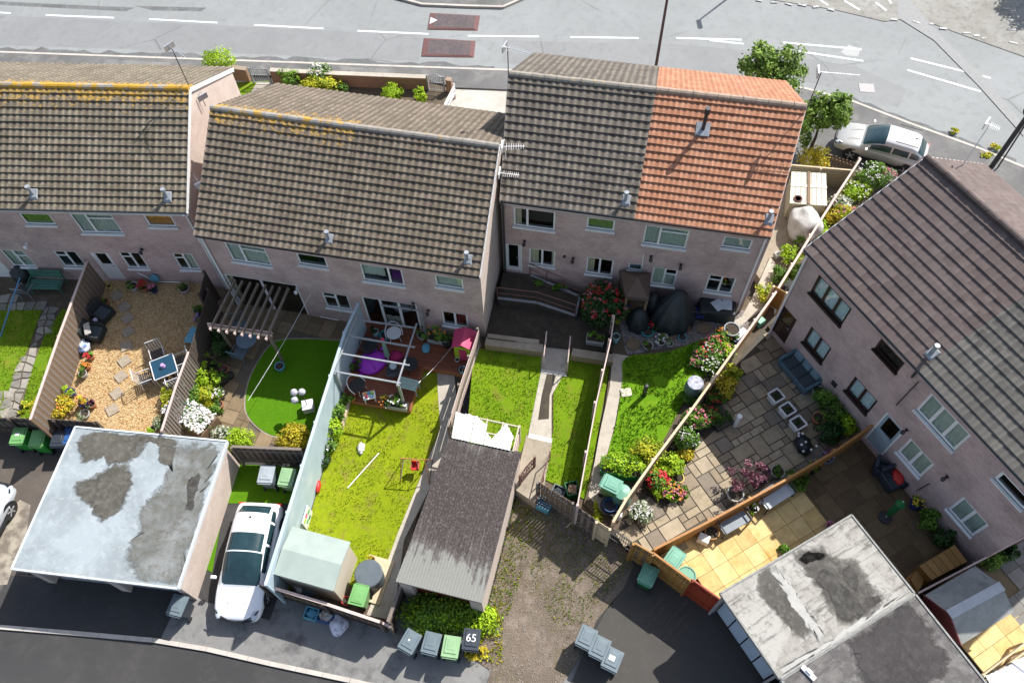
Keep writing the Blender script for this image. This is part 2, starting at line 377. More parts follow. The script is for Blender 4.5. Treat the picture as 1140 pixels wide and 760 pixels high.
F_RED, F_PINK, F_WHITE, F_ORANGE, F_YEL, F_LILAC = fm('red', (.62, .02, .03)), fm('pink', (.70, .20, .28)), fm('white', (.78, .76, .72)), fm('orange', (.72, .25, .03)), fm('yellow', (.75, .55, .04)), fm('lilac', (.45, .30, .55))
BARK = mat('bark', (.10, .07, .045), (.06, .04, .03), 12, .9, .6)
def wood(name, a, b, rough=.8, st=(3, 3, 3)):
    return mat(name, a, b, 5, rough, .35, 30, stretch=st, lo=.3, hi=.7)
W_GREY = wood('weathered_grey_wood', (.235, .195, .16), (.15, .12, .10))
W_DARK = wood('dark_weathered_wood', (.095, .07, .055), (.06, .045, .038))
W_BROWN = wood('brown_fence_wood', (.21, .14, .085), (.14, .09, .055))
W_ORANGE = wood('orange_stained_wood', (.42, .19, .045), (.30, .125, .03), .6)
W_RED = wood('red_stained_wood', (.36, .055, .018), (.26, .035, .012), .55)
W_PINK = wood('bleached_rail', (.62, .48, .44), (.50, .38, .34))
W_PALE = wood('pale_timber', (.52, .48, .35), (.42, .38, .27))
W_CREAM = wood('cream_timber', (.62, .50, .34), (.50, .39, .25))
W_DECK = wood('red_brown_decking', (0.262, 0.074, 0.030), (0.184, 0.051, 0.022), .5)
W_GOLD = wood('golden_timber', (.40, .22, .06), (.30, .15, .035), .6)
BLUEFENCE = mat('pale_blue_paint', (.43, .53, .575), (.37, .47, .515), 2, .6, stain=(.52, .58, .60), sscale=1.2)
METAL_G = mat('grey_metal', (.36, .38, .40), (.28, .30, .32), 6, .4, metal=.3)
METAL_W = mat('white_metal', (.74, .74, .74), rough=.4)
METAL_D = mat('dark_metal', (.035, .035, .04), rough=.45)
RUST = mat('rusty_rail', (.20, .10, .085), (.13, .06, .05), 8, .7)
ALU = mat('bare_aluminium', (.60, .62, .64), (.50, .52, .54), 6, .35, metal=.6)
PL_GREEN = mat('light_green_plastic', (.16, .36, .12), (.13, .31, .10), 2, .45)
PL_GREEN2 = mat('bright_green_plastic', (.05, .40, .06), (.04, .33, .05), 2, .4)
PL_DGREEN = mat('deep_green_plastic', (.012, .16, .045), rough=.45)
PL_SAGE = mat('sage_plastic', (.25, .40, .21), (.21, .35, .18), 2, .5)
PL_TEAL = mat('teal_green_plastic', (.13, .33, .23), (.10, .27, .19), 2, .45)
PL_GREY = mat('grey_bin_plastic', (.135, .175, .195), (.11, .145, .165), 3, .5)
PL_DARK = mat('dark_bin_plastic', (.03, .04, .055), (.022, .03, .042), 3, .5)
PL_BLACK = mat('black_plastic', (.018, .02, .023), rough=.5)
PL_BLUE = mat('blue_plastic', (.03, .10, .30), rough=.45)
PL_SKY = mat('sky_blue_plastic', (.12, .38, .50), rough=.5)
PL_WHITE = mat('white_plastic', (.76, .76, .75), (.68, .68, .67), 4, .5)
PL_PINK = mat('pink_plastic', (.62, .06, .16), (.55, .05, .14), 3, .5)
PL_LIME = mat('lime_plastic', (.42, .58, .03), rough=.5)
PL_PURPLE = mat('purple_plastic', (.42, .04, .58), (.36, .03, .50), 3, .5)
PL_RED = mat('red_plastic', (.60, .03, .02), rough=.45)
PL_ORANGE = mat('orange_plastic', (.70, .22, .03), rough=.5)
TERRA = mat('terracotta', (.42, .17, .08), (.34, .13, .06), 6, .8)
STONEP = mat('stone_pot', (.45, .44, .41), (.34, .33, .31), 8, .85)
BLUEPOT = mat('blue_glazed_pot', (.02, .03, .16), rough=.25)
SOIL = mat('soil', (.06, .045, .032), (.04, .03, .022), 20, .95, .6)
CLOTHD = mat('black_cover_cloth', (.012, .017, .019), (.022, .028, .031), 3, .55, .4, 9)
CLOTHG = mat('slate_cushion', (.055, .07, .08), (.04, .052, .06), 5, .9)
RATTAN = mat('dark_rattan', (.025, .028, .03), (.015, .017, .018), 40, .7, .5, 90)
TARP = mat('grey_white_tarpaulin', (.58, .58, .56), (.40, .40, .39), 3, .5, .5, 6)
RUBBER = mat('tyre_rubber', (.018, .018, .019), rough=.8)

GB_ = [leafm('blade_a', (.14, .29, .010), .2), leafm('blade_b', (.20, .35, .012), .2), leafm('blade_c', (.10, .21, .010), .2)]
GY_ = [leafm('blade_y', (.29, .37, .010), .2), leafm('blade_z', (.21, .31, .010), .2), leafm('blade_x', (.34, .38, .014), .2)]
# ---------------------------------------------------------------- the four house blocks
DD, RR, OV = 3.922, 2.53, .238
class Block:
    def __init__(s, bx, by, a, L, eave, zg):
        s.b = Vector((bx, by, 0)); s.a = a; s.L = L; s.eave = eave; s.zg = zg
        s.e = Vector((math.cos(a), math.sin(a), 0)); s.n = Vector((-math.sin(a), math.cos(a), 0))
    def loc(s, w):                      # world -> wall frame (along, into the house, up)
        q = Vector(w) - s.b; return Vector((q.dot(s.e), q.dot(s.n), q.z))
    def W(s, t, y, z): return s.b + s.e * t + s.n * y + Vector((0, 0, z))
    def fp(s, px, py):                  # photo position on the rear wall -> (along, up)
        v = ray(px, py); k = (s.b - CAM).dot(s.n) / v.dot(s.n); X = CAM + v * k
        return (X - s.b).dot(s.e), X.z
    def roof_px(s, e, r, f):            # three photo positions of a verge -> local points
        return [s.loc(P(e[0], e[1], s.eave)), s.loc(P(r[0], r[1], s.eave + RR)), s.loc(P(f[0], f[1], s.eave))]
    def roof_at(s, t): return [Vector((t, -OV, s.eave)), Vector((t, DD, s.eave + RR)), Vector((t, 2 * DD + OV, s.eave))]
def lerp(a, b, t): return a + (b - a) * t
def slope_patch(mb, A, B, C, D, roll, amp, step, u_off=0.0, seed=0, mi=0, gauge=.29):
    wd = (B - A).length; ln = ((C - A).length + (D - B).length) / 2; nc = max(4, round(ln / gauge))
    n = (B - A).cross(C - A).normalized()
    if n.z < 0: n = -n
    nu = max(8, int(wd / roll * 6)); R = random.Random(seed)
    rows = [(0.0, -.05, 0)]
    for k in range(nc): rows += [(k / nc, step, k), ((k + 1) / nc, 0.0, k)]
    jit = {}
    o = len(mb.v); vs = []; uvs = []
    for (v, h, k) in rows:
        for i in range(nu + 1):
            s = i / nu; um = s * wd + u_off
            ph = (um / roll) % 1.0
            w = (.5 + .5 * math.cos(2 * PI * ph)) ** 1.4
            key = (k, int(um / roll)); j = jit.setdefault(key, R.uniform(-.004, .004))
            q = lerp(lerp(A, B, s), lerp(C, D, s), v) + n * (h + amp * w + j)
            vs.append(q); uvs.append((um, v * ln))
    fs = []; fu = []
    for r in range(len(rows) - 1):
        for i in range(nu):
            a = r * (nu + 1) + i; f = (a, a + 1, a + nu + 2, a + nu + 1); fs.append(f); fu.append([uvs[x] for x in f])
    mb.add(vs, fs, mi, fu)
def ridge_mat(name, base, lich, amt):
    return mat(name, base, tuple(x * .75 for x in base), 4, .85, .4, 20, stain=lich, sscale=2.2, samt=(.62 - amt, .70 - amt))
RG_A = ridge_mat('ridge_lichen_thick', (.36, .33, .29), (.52, .29, .03), .19)
RG_B = ridge_mat('ridge_lichen_mid', (.33, .31, .28), (.48, .28, .05), .13)
RG_B2 = ridge_mat('ridge_lichen_thin', (.33, .30, .26), (.46, .28, .06), .0)
RG_C = ridge_mat('ridge_grey', (.33, .30, .25), (.48, .33, .08), .02)
RG_O = ridge_mat('ridge_tan', (.40, .30, .23), (.42, .33, .12), .02)
RG_D = ridge_mat('ridge_dark', (.075, .055, .05), (.09, .07, .065), .05)
def curtain_mb(x0, z0, x1, z1, y):
    m = MB(); n = max(4, int((x1 - x0) / .05)); vs = []
    for z in (z0, z1):
        for i in range(n + 1): vs.append((lerp(x0, x1, i / n), y - .03 + .015 * math.sin(i * 1.9) + .008 * math.sin(i * .7), z))
    m.add(vs, [(i, i + 1, n + 2 + i, n + 1 + i) for i in range(n)]); return m
def window(root, r, cols, fmat=None, curt=(), sill=True, fw=.065):
    "a framed window set in the opening r = (x0, z0, x1, z1); cols = [(width share, transom share)]"
    fmat = fmat or WHITE
    x0, z0, x1, z1 = r; m = MB(); y0, y1 = .03, .09; ym = (y0 + y1) / 2; dy = y1 - y0
    m.box((x0 + x1) / 2, ym, z0 + fw / 2, x1 - x0, dy, fw); m.box((x0 + x1) / 2, ym, z1 - fw / 2, x1 - x0, dy, fw)
    m.box(x0 + fw / 2, ym, (z0 + z1) / 2, fw, dy - .004, z1 - z0 - 2 * fw); m.box(x1 - fw / 2, ym, (z0 + z1) / 2, fw, dy - .004, z1 - z0 - 2 * fw)
    tot = sum(c[0] for c in cols); x = x0
    for i, (w, tr) in enumerate(cols):
        xe = x + (x1 - x0) * w / tot
        if i < len(cols) - 1: m.box(xe, ym, (z0 + z1) / 2, fw * 1.25, dy - .008, z1 - z0 - 2 * fw)
        if tr: m.box((x + xe) / 2, ym, z1 - (z1 - z0) * tr, xe - x - fw * 1.1, dy - .012, fw * .9)
        x = xe
    w = m.build('window', fmat, root)
    MB().add([(x0 + .03, ym, z0 + .03), (x1 - .03, ym, z0 + .03), (x1 - .03, ym, z1 - .03), (x0 + .03, ym, z1 - .03)], [(0, 1, 2, 3)]).build('pane', GLASS, w)
    if sill:
        MB().box((x0 + x1) / 2, -.03, z0 - .03, x1 - x0 + .08, .14, .06).build('sill', fmat, w, bevel=.008)
    for (a, b, za, zb, cm) in curt:
        curtain_mb(lerp(x0, x1, a), lerp(z0, z1, za), lerp(x0, x1, b), lerp(z0, z1, zb), .15).build('curtain', cm, w)
    return w
def door(root, r, fmat, pmat, glass=(.55, .95), dark=False):
    x0, z0, x1, z1 = r; m = MB(); fw = .07
    m.box(x0 + fw / 2, .06, (z0 + z1) / 2, fw, .07, z1 - z0); m.box(x1 - fw / 2, .06, (z0 + z1) / 2, fw, .07, z1 - z0)
    m.box((x0 + x1) / 2, .06, z1 - fw / 2, x1 - x0 - 2 * fw, .066, fw)
    h = z1 - z0; gz0, gz1 = z0 + h * glass[0], z0 + h * glass[1]
    d = m.build('door', fmat, root)
    q = MB(); xa, xb = x0 + fw, x1 - fw
    q.box((xa + xb) / 2, .07, (z0 + gz0) / 2, xb - xa, .045, gz0 - z0)
    for xx in (xa + .05, xb - .05): q.box(xx, .07, (gz0 + gz1) / 2, .1, .045, gz1 - gz0)
    q.box((xa + xb) / 2, .07, (gz1 + z1 - fw) / 2, xb - xa, .045, z1 - fw - gz1)
    q.build('door_leaf', pmat, d)
    MB().add([(xa + .1, .075, gz0), (xb - .1, .075, gz0), (xb - .1, .075, gz1), (xa + .1, .075, gz1)], [(0, 1, 2, 3)]).build('door_glass', GLASS, d)
    k = MB(); k.bar((xb - .07, .03, z0 + h * .5), (xb - .19, .03, z0 + h * .5), .025); k.bar((xb - .07, .05, z0 + h * .5), (xb - .07, .025, z0 + h * .5), .025)
    k.build('handle', METAL_G, d); return d
def wall_mesh(x0, x1, z0, z1, holes, depth=.12, mi=0):
    "a wall in the plane y = 0 with real openings and reveals"
    m = MB(); xs = sorted({x0, x1, *[h[0] for h in holes], *[h[2] for h in holes]}); zs = sorted({z0, z1, *[h[1] for h in holes], *[h[3] for h in holes]})
    xs = [x for x in xs if x0 <= x <= x1]; zs = [z for z in zs if z0 <= z <= z1]
    for a, b in zip(xs, xs[1:]):
        for c, d in zip(zs, zs[1:]):
            cx, cz = (a + b) / 2, (c + d) / 2
            if any(h[0] < cx < h[2] and h[1] < cz < h[3] for h in holes): continue
            p = [(a, 0, c), (b, 0, c), (b, 0, d), (a, 0, d)]; m.add(p, [(0, 1, 2, 3)], mi, [[(q[0], q[2]) for q in p]])
    for h in holes:
        a, c, b, d = h
        for p in ([(a, 0, c), (a, depth, c), (a, depth, d), (a, 0, d)], [(b, depth, c), (b, 0, c), (b, 0, d), (b, depth, d)],
                  [(a, 0, d), (a, depth, d), (b, depth, d), (b, 0, d)], [(a, depth, c), (a, 0, c), (b, 0, c), (b, depth, c)]):
            m.add(p, [(0, 1, 2, 3)], mi, [[(q[0] + q[1], q[2]) for q in p]])
    return m
def gable(m, t, y0, y1, z0, eave, ridge, mi=0, flip=False):
    ym = (y0 + y1) / 2
    p = [(t, y0, z0), (t, y1, z0), (t, y1, eave - .03), (t, ym, ridge - .05), (t, y0, eave - .03)]
    m.add(p, [(0, 1, 2, 3, 4) if not flip else (4, 3, 2, 1, 0)], mi, [[(q[1], q[2]) for q in (p if not flip else p[::-1])]])
def vent(parent, B, px, py, kind='cowl'):
    "a roof terminal standing on the rear slope where the photo shows it"
    # intersect the view ray with the rear roof plane
    nrm = Vector((0, -RR, DD + OV)).normalized(); nw = B.e * nrm.x + B.n * nrm.y + Vector((0, 0, nrm.z))
    p0 = B.W(0, -OV, B.eave); v = ray(px, py); k = (p0 - CAM).dot(nw) / v.dot(nw); X = B.loc(CAM + v * k)
    m = MB()
    if kind == 'cowl':
        m.add([(X.x - .16, X.y - .18, X.z - .08), (X.x + .16, X.y - .18, X.z - .08), (X.x + .16, X.y + .18, X.z + .15), (X.x - .16, X.y + .18, X.z + .15),
               (X.x - .13, X.y - .13, X.z + .02), (X.x + .13, X.y - .13, X.z + .02), (X.x + .13, X.y + .13, X.z + .17), (X.x - .13, X.y + .13, X.z + .17)],
              [(3, 2, 1, 0), (4, 5, 6, 7), (0, 1, 5, 4), (1, 2, 6, 5), (2, 3, 7, 6), (3, 0, 4, 7)])
        m.tube((X.x - .03, X.y, X.z + .1), (X.x - .03, X.y, X.z + .42), .065, .06, 10); m.tube((X.x - .03, X.y, X.z + .42), (X.x - .03, X.y, X.z + .50), .1, .09, 10)
        return m.build('roof_vent', LEAD, parent)
    if kind == 'flue':
        m.box(X.x, X.y, X.z + .1, .5, .5, .05, rx=math.atan2(RR, DD))
        o = m.build('flue_flashing', LEAD, parent)
        MB().tube((X.x, X.y, X.z), (X.x, X.y, X.z + .85), .07, n=12).tube((X.x, X.y, X.z + .85), (X.x, X.y, X.z + 1.1), .11, .10, n=12).build('flue', METAL_D, parent); return o
def wall_lamp(parent, t, z, c=None):
    m = MB(); m.box(t, -.03, z, .1, .06, .1); m.tube((t, -.05, z), (t, -.2, z + .05), .015); m.lathe([(.03, .06), (.08, 0), (.07, -.1), (.02, -.13)], t, -.2, 10, cz=z + .03)
    return m.build('wall_lamp', c or METAL_D, parent)
def dwelling(name, label, B, t0, t1, v0, v1, s0, s1, rmat, roll, amp, rgmat, wins, doors, zb=-1.7, ends=(0, 0), gut=None, step=.062, gmat=None, fasc=None, vents=(), group=None, gauge=.29):
    """one house: wall (rear, front, gables), windows, doors, roof (ridge tiles, vents), gutter, downpipe.
    v0, v1: verge points of the whole block; s0..s1 the share of the roof this house has."""
    root = thing(name, label, 'house', B.b, B.a, group)
    root.location.z = 0
    holes = [w[0] for w in wins] + [d[0] for d in doors]
    fz = B.eave - .02
    m = wall_mesh(t0, t1, zb, fz, holes)
    p = [(t1, 2 * DD, zb), (t0, 2 * DD, zb), (t0, 2 * DD, fz), (t1, 2 * DD, fz)]; m.add(p, [(0, 1, 2, 3)], 0, [[(q[0], q[2]) for q in p]])
    if ends[0]: gable(m, t0, 0, 2 * DD, zb, B.eave, B.eave + RR, 1, True)
    if ends[1]: gable(m, t1, 0, 2 * DD, zb, B.eave, B.eave + RR, 1)
    wall = m.build('wall', [BRICK, gmat or BRICKL], root)
    MB().add([(t0 + .02, .2, .9 + B.zg + 1.5), (t1 - .02, .2, .9 + B.zg + 1.5), (t1 - .02, 2 * DD - .2, .9 + B.zg + 1.5), (t0 + .02, 2 * DD - .2, .9 + B.zg + 1.5)], [(0, 1, 2, 3)]).build('upper_floor', ROOMD, root)
    E0, R0, F0 = [lerp(a, b, s0) for a, b in zip(v0, v1)]; E1, R1, F1 = [lerp(a, b, s1) for a, b in zip(v0, v1)]
    rm = MB(); sd = int(abs(t0) * 10) + int(B.eave * 10)
    slope_patch(rm, E0, E1, R0, R1, roll, amp, step, s0 * 12, sd, gauge=gauge); slope_patch(rm, F1, F0, R1, R0, roll, amp, step, 3.3, sd + 1, gauge=gauge)
    # underside
    dn = Vector((0, 0, -.09))
    for q in ([E0, R0, R1, E1], [F0, F1, R1, R0]): rm.add([x + dn for x in q], [(0, 1, 2, 3)], 0, [[(0, 0)] * 4])
    roof = rm.build('roof', rmat, root)
    g = MB(); n = max(3, round((R1 - R0).length / .45)); ax = (R1 - R0).normalized(); rr = random.Random(sd)
    for i in range(n):
        a = lerp(R0, R1, i / n) + Vector((0, 0, .005 + rr.uniform(-.008, .012))); b = lerp(R0, R1, (i + .97) / n) + Vector((0, 0, .005 + rr.uniform(-.008, .012)))
        g.tube(a, b, .125, .118, 10)
    g.build('ridge_tiles', rgmat, roof)
    for vx in vents: vent(roof, B, *vx)
    fm_ = fasc or WHITE; b = MB()
    for (A, C, on) in ((E0, R0, ends[0]), (R0, F0, ends[0]), (E1, R1, ends[1]), (R1, F1, ends[1])):
        if on: b.bar(A + Vector((0, 0, -.07)), C + Vector((0, 0, -.07)), .03, .17)
    fa, fb = E0 + Vector((0, .05, -.11)), E1 + Vector((0, .05, -.11)); b.bar(fa, fb, .025, .16)
    fa, fb = F0 + Vector((0, -.05, -.11)), F1 + Vector((0, -.05, -.11)); b.bar(fa, fb, .025, .16)
    sf = MB(); sf.bar(Vector((E0.x, -.09, B.eave - .17)), Vector((E1.x, -.09, B.eave - .17)), .17, .02)
    b.add(sf.v, sf.f); b.build('fascia', fm_, root)
    gt = MB(); k = 8; vs = []
    for q in (E0, E1):
        for i in range(k + 1):
            th = PI + PI * i / k; vs.append((q.x, q.y + .01 + .06 * math.cos(th), q.z - .06 + .06 * math.sin(th)))
    gt.add(vs, [(i, i + 1, k + 2 + i, k + 1 + i) for i in range(k)]); gt.build('gutter', gut or WHITE, root)
    for (r, cols, kw) in wins: window(root, r, cols, **kw)
    for (r, kw) in doors: door(root, r, **kw)
    return root
def downpipe(root, B, t, mat_=None, zb=-1.5):
    m = MB(); m.path([(t, -OV + .02, B.eave - .1), (t, -.06, B.eave - .32), (t, -.06, zb)], .045, 8); m.build('downpipe', mat_ or WHITE, root)
def wp(B, bl, tr):                       # window rectangle from photo positions of its bottom-left and top-right
    a, b = B.fp(*bl); c, d = B.fp(*tr); return (round(a, 3), round(b, 3), round(c, 3), round(d, 3))
A_ = Block(-26.4394, 21.8999, -.0741104, 14.0, 4.6087, ZA)
B_ = Block(-12.0207, 19.9727, -.2204124, 11.1957, 4.5014, ZB)
C_ = Block(-.2489, 20.3695, -.2120161, 10.1242, 5.3049, ZC)
D_ = Block(10.6589, 17.2049, -1.0907392, 11.15, 5.7322, ZD)
# ---- block A (far left): two houses
av1 = A_.roof_px((208, 236.6), (211, 98.7), (259.5, 76)); av0 = A_.roof_at(-6.0)
sp = (8.45 + 6) / (av1[0].x + 6)
COL2 = [(1, 0), (1, .36)]
a1 = dwelling('terraced_house', 'grey roofed house at the far left with a bench and crazy paving behind it', A_, -6, 8.45, av0, av1, 0, sp, R_A, .265, .027, RG_A,
    [(wp(A_, (29.5, 249.7), (54, 238.4)), [(1, 0)], dict(curt=[(0, 1, 0, 1, BACKG)])),  # green sheet paints the lawn's reflection into this pane
     (wp(A_, (15.3, 296.3), (25, 278.7)), [(1, 0), (1, .36)], dict(curt=[(0, 1, 0, 1, CURT)])),
     (wp(A_, (72.4, 297), (83.7, 280)), [(1, .3), (1, 0)], {})],
    [((round(A_.fp(18.4, 310)[0] - .95, 3), round(A_.fp(18.4, 310)[1], 3), round(A_.fp(18.4, 310)[0], 3), 1.75), dict(fmat=WHITE, pmat=PL_WHITE))], vents=[(38, 217)])
a2 = dwelling('terraced_house', 'lichen ridged house with the golden gravel garden behind it and a pink gable', A_, 8.45, 14.0, av0, av1, sp, 1, R_A, .265, .027, RG_A,
    [(wp(A_, (91.6, 259), (123.7, 239)), [(.36, 0), (.64, .25)], dict(curt=[(0, .3, 0, 1, CURT), (.36, 1, 0, .9, CURT)])),
     (wp(A_, (166.3, 252), (190, 240)), [(1, 0)], dict(curt=[(0, 1, 0, 1, CURTO)])),
     (wp(A_, (143.4, 298.4), (154.7, 281.3)), [(1, .3), (1, 0)], {}),
     (wp(A_, (201.3, 299.7), (213.2, 282.6)), [(1, .3), (1, 0)], dict(curt=[(.5, 1, 0, 1, CURT)]))],
    [(wp(A_, (121.5, 310.5), (119.7, 281.8)), dict(fmat=WHITE, pmat=PL_WHITE))], ends=(0, 1), vents=[(187, 220)])
downpipe(a2, A_, 13.9); wall_lamp(a1, *A_.fp(30, 271), WHITE); wall_lamp(a2, *A_.fp(158, 277))
def wpipe(root, B, pts, r=.025, m=None):
    MB().path([(B.fp(*p)[0], -.06, B.fp(*p)[1]) for p in pts], r).build('waste_pipe', m or WHITE, root)
wpipe(a2, A_, [(153, 302), (164, 307), (171, 312), (201, 313)])
# ---- block B (middle left)
bv0 = B_.roof_px((216, 261.6), (235, 120), (306, 94)); bv1 = B_.roof_px((534, 308), (556, 163), (560, 128)); bv1[2].x = bv1[1].x + .0; bv1[2].y = 2 * DD + OV
sp = 5.75 / 11.2
b1 = dwelling('terraced_house', 'house with wide white patio sliders under a timber pergola', B_, 0, 5.75, bv0, bv1, 0, sp, R_B, .265, .027, RG_B,
    [(wp(B_, (259, 290), (294.5, 276.8)), [(.36, 0), (.64, .25)], dict(curt=[(0, .34, 0, 1, CURT), (.36, 1, 0, .95, CURT)])),
     (wp(B_, (333.4, 293.7), (361.6, 286.6)), [(1, 0)], {}),
     (wp(B_, (363.7, 341.3), (386.6, 329.5)), [(1, .3), (1, 0)], {}),
     ((.12, -.82, 3.35, 1.6), [(1, 0), (1, 0)], dict(fw=.09, curt=[(0, .1, 0, 1, CURTW)]))], [], ends=(1, 0), gut=DARKGUT, gmat=BRICK, vents=[(367, 267)])
b2 = dwelling('terraced_house', 'house with patio doors opening on red decking and a pale pink gable end', B_, 5.75, 11.1957, bv0, bv1, sp, 1, R_B2, .265, .027, RG_B2,
    [(wp(B_, (405, 311.6), (447, 300.5)), [(.66, 0), (.34, 0)], dict(curt=[(0, .55, .3, 1, CURT), (.7, 1, 0, 1, CURTP)])),
     (wp(B_, (485.3, 318), (515, 310.8)), [(1, 0)], dict(curt=[(0, 1, 0, 1, CURT)])),
     ((6.05, -.85, 8.42, 1.5), [(1, 0), (1, 0), (1, 0)], dict(fw=.085, curt=[(.36, .64, 0, .45, CURT)])),
     (wp(B_, (493.7, 361), (520, 350.5)), [(1, 0), (1, 0)], dict(curt=[(.52, 1, 0, 1, mat('maroon_curtain', (.30, .03, .05)))]))], [], ends=(0, 1), gut=DARKGUT, vents=[(521, 290)])
downpipe(b1, B_, .1); wall_lamp(b1, *B_.fp(331, 321), WHITE); wall_lamp(b2, *B_.fp(460, 337)); wall_lamp(b2, *B_.fp(477, 345))
wpipe(b1, B_, [(357, 351), (378, 355)])
# ---- block C (middle right): grey roof and orange roof
cv0 = C_.roof_px((556.5, 223), (566, 82), (594, 60.5)); cv1 = C_.roof_px((858.7, 264), (898, 118.5), (875.5, 92))
sp = .505
c1 = dwelling('semi_detached_house', 'grey roofed half of the pair, beside the orange tiled half, with a railed ramp', C_, 0, 5.12, cv0, cv1, 0, sp, R_C, .265, .027, RG_C,
    [(wp(C_, (572, 251), (618.4, 236.6)), [(.33, 0), (.67, 0)], dict(curt=[(.02, .18, 0, 1, CURTW)])),
     (wp(C_, (652.6, 253.7), (685, 245.8)), [(1, 0)], dict(curt=[(0, 1, 0, 1, BACKG)])),
     (wp(C_, (589, 293.7), (618.4, 280)), [(1, 0), (1, 0)], dict(curt=[(.04, .36, 0, 1, CURTW), (.86, .97, 0, 1, CURTW)])),
     (wp(C_, (651.6, 303.7), (683.7, 290)), [(1, 0), (1, 0)], dict(curt=[(.04, .3, 0, 1, CURTW)]))],
    [((.06, round(C_.fp(561.3, 299.7)[1], 3), .80, 2.5), dict(fmat=WHITE, pmat=PL_WHITE, glass=(.12, .95)))], ends=(1, 0), gut=DARKGUT, vents=[(697, 224)])
c2 = dwelling('semi_detached_house', 'orange tiled half of the pair with a black flue on its roof', C_, 5.12, 10.1242, cv0, cv1, sp, 1, R_O, .2, .019, RG_O,
    [(wp(C_, (714.7, 270.8), (768.4, 257)), [(.36, 0), (.64, .25)], dict(curt=[(0, .34, 0, 1, CURT), (.38, 1, 0, 1, CURT)])),
     (wp(C_, (802.6, 274.7), (839, 267.4)), [(1, 0)], dict(curt=[(0, 1, 0, .8, CURT)])),
     (wp(C_, (723.7, 315.5), (755.3, 301)), [(1, 0), (1, .32)], dict(curt=[(0, .5, 0, 1, CURT), (.5, 1, 0, .6, CURT)])),
     (wp(C_, (783.7, 323.4), (820.5, 310)), [(1, .3), (1, 0)], {}),
     ((5.12 + .05, round(C_.fp(696, 300)[1], 3), 5.75, round(C_.fp(715, 294.5)[1], 3)), [(1, 0)], dict(curt=[(0, 1, 0, 1, BACKB)]))], [], ends=(0, 1), gut=DARKGUT, vents=[(782, 146, 'flue'), (856, 245)])
downpipe(c2, C_, 9.95); downpipe(c1, C_, .08, DARKGUT)
wall_lamp(c1, *C_.fp(584, 268)); wall_lamp(c1, *C_.fp(638, 287)); wall_lamp(c2, *C_.fp(725, 285)); wall_lamp(c2, *C_.fp(758, 294))
wpipe(c2, C_, [(717, 282), (715, 293)]); wpipe(c1, C_, [(628, 284), (629, 285)], .06, METAL_D)
# ---- block D (right, facing lower left): brown roof and grey roof
dv0 = D_.roof_px((895, 277), (1030.6, 175), (1095, 183)); dv1 = D_.roof_at(11.2)
def dq(*q):
    pts = [D_.fp(*c) for c in q]; xs = sorted(p[0] for p in pts); zs = sorted(p[1] for p in pts)
    return (round((xs[0] + xs[1]) / 2, 3), round((zs[0] + zs[1]) / 2, 3), round((xs[2] + xs[3]) / 2, 3), round((zs[2] + zs[3]) / 2, 3))
sp = 5.6 / 11.2
d1 = dwelling('semi_detached_house', 'brown roofed half of the right hand pair, with brown window frames', D_, 0, 5.42, dv0, dv1, 0, sp, R_D, .225, .010, RG_D,
    [(dq((912, 306), (949, 344.5), (936, 362), (901, 325)), [(1, 0)] * 3, dict(fmat=BROWN_UPVC, fw=.08, curt=[(0, 1, 0, 1, BACKB)])),
     (dq((904, 364), (926, 388), (915, 404), (893, 379)), [(1, 0)] * 2, dict(fmat=BROWN_UPVC, fw=.08, curt=[(0, 1, 0, 1, BACKB)])),
     (dq((982, 377), (1007, 404), (999, 415), (972, 387)), [(1, 0)], dict(fmat=BROWN_UPVC, fw=.08)),
     (dq((953, 419), (977, 447), (965, 461), (940.5, 433)), [(1, 0)] * 2, dict(fmat=BROWN_UPVC, fw=.08, curt=[(0, 1, 0, 1, BACKB)]))],
    [((.05, .25, .85, 2.1), dict(fmat=BROWN_UPVC, pmat=BROWN_UPVC, glass=(.5, .93)))], ends=(1, 0), gut=METAL_G, step=.038, vents=[(1037, 394)], gauge=.34, gmat=BRICK)
d2 = dwelling('semi_detached_house', 'grey roofed half of the right hand pair, with white window frames', D_, 5.42, 11.15, dv0, dv1, sp, 1, R_E, .225, .014, RG_D,
    [(dq((1037, 438), (1081.6, 484.5), (1062, 502), (1018, 455)), [(1, 0)] * 3, dict(fw=.09, curt=[(0, 1, 0, 1, CURT)])),
     (dq((1014.5, 488), (1041, 518), (1023, 531), (998, 501)), [(1, 0)] * 2, dict(fw=.09, curt=[(0, 1, 0, 1, CURT)])),
     (dq((1116, 524), (1149, 560), (1139, 568), (1106, 532)), [(1, 0)], dict(fw=.09)),
     (dq((1074, 553), (1100.5, 585), (1082, 597.6), (1053.7, 565)), [(1, 0)] * 2, dict(fw=.09, curt=[(0, 1, 0, 1, CURT)]))],
    [((5.6, .3, 6.5, 2.5), dict(fmat=WHITE, pmat=mat('blue_grey_door', (.30, .37, .42), (.26, .33, .38), 3, .5), glass=(.5, .92)))], ends=(0, 1), gmat=BRICK, gut=METAL_G, step=.038, gauge=.34)
downpipe(d1, D_, .06); downpipe(d2, D_, 5.5, METAL_D, 5.0)
wall_lamp(d2, *D_.fp(1010, 478)); wall_lamp(d2, *D_.fp(1055, 530)); wpipe(d2, D_, [(1024, 424), (999, 450)], .02, METAL_D)
wpipe(d2, D_, [(1022, 545), (1036, 537)], .02, METAL_D)
MB().box(D_.fp(929, 427)[0], -.02, D_.fp(929, 427)[1], .25, .05, .25).build('air_vent', METAL_D, d1)
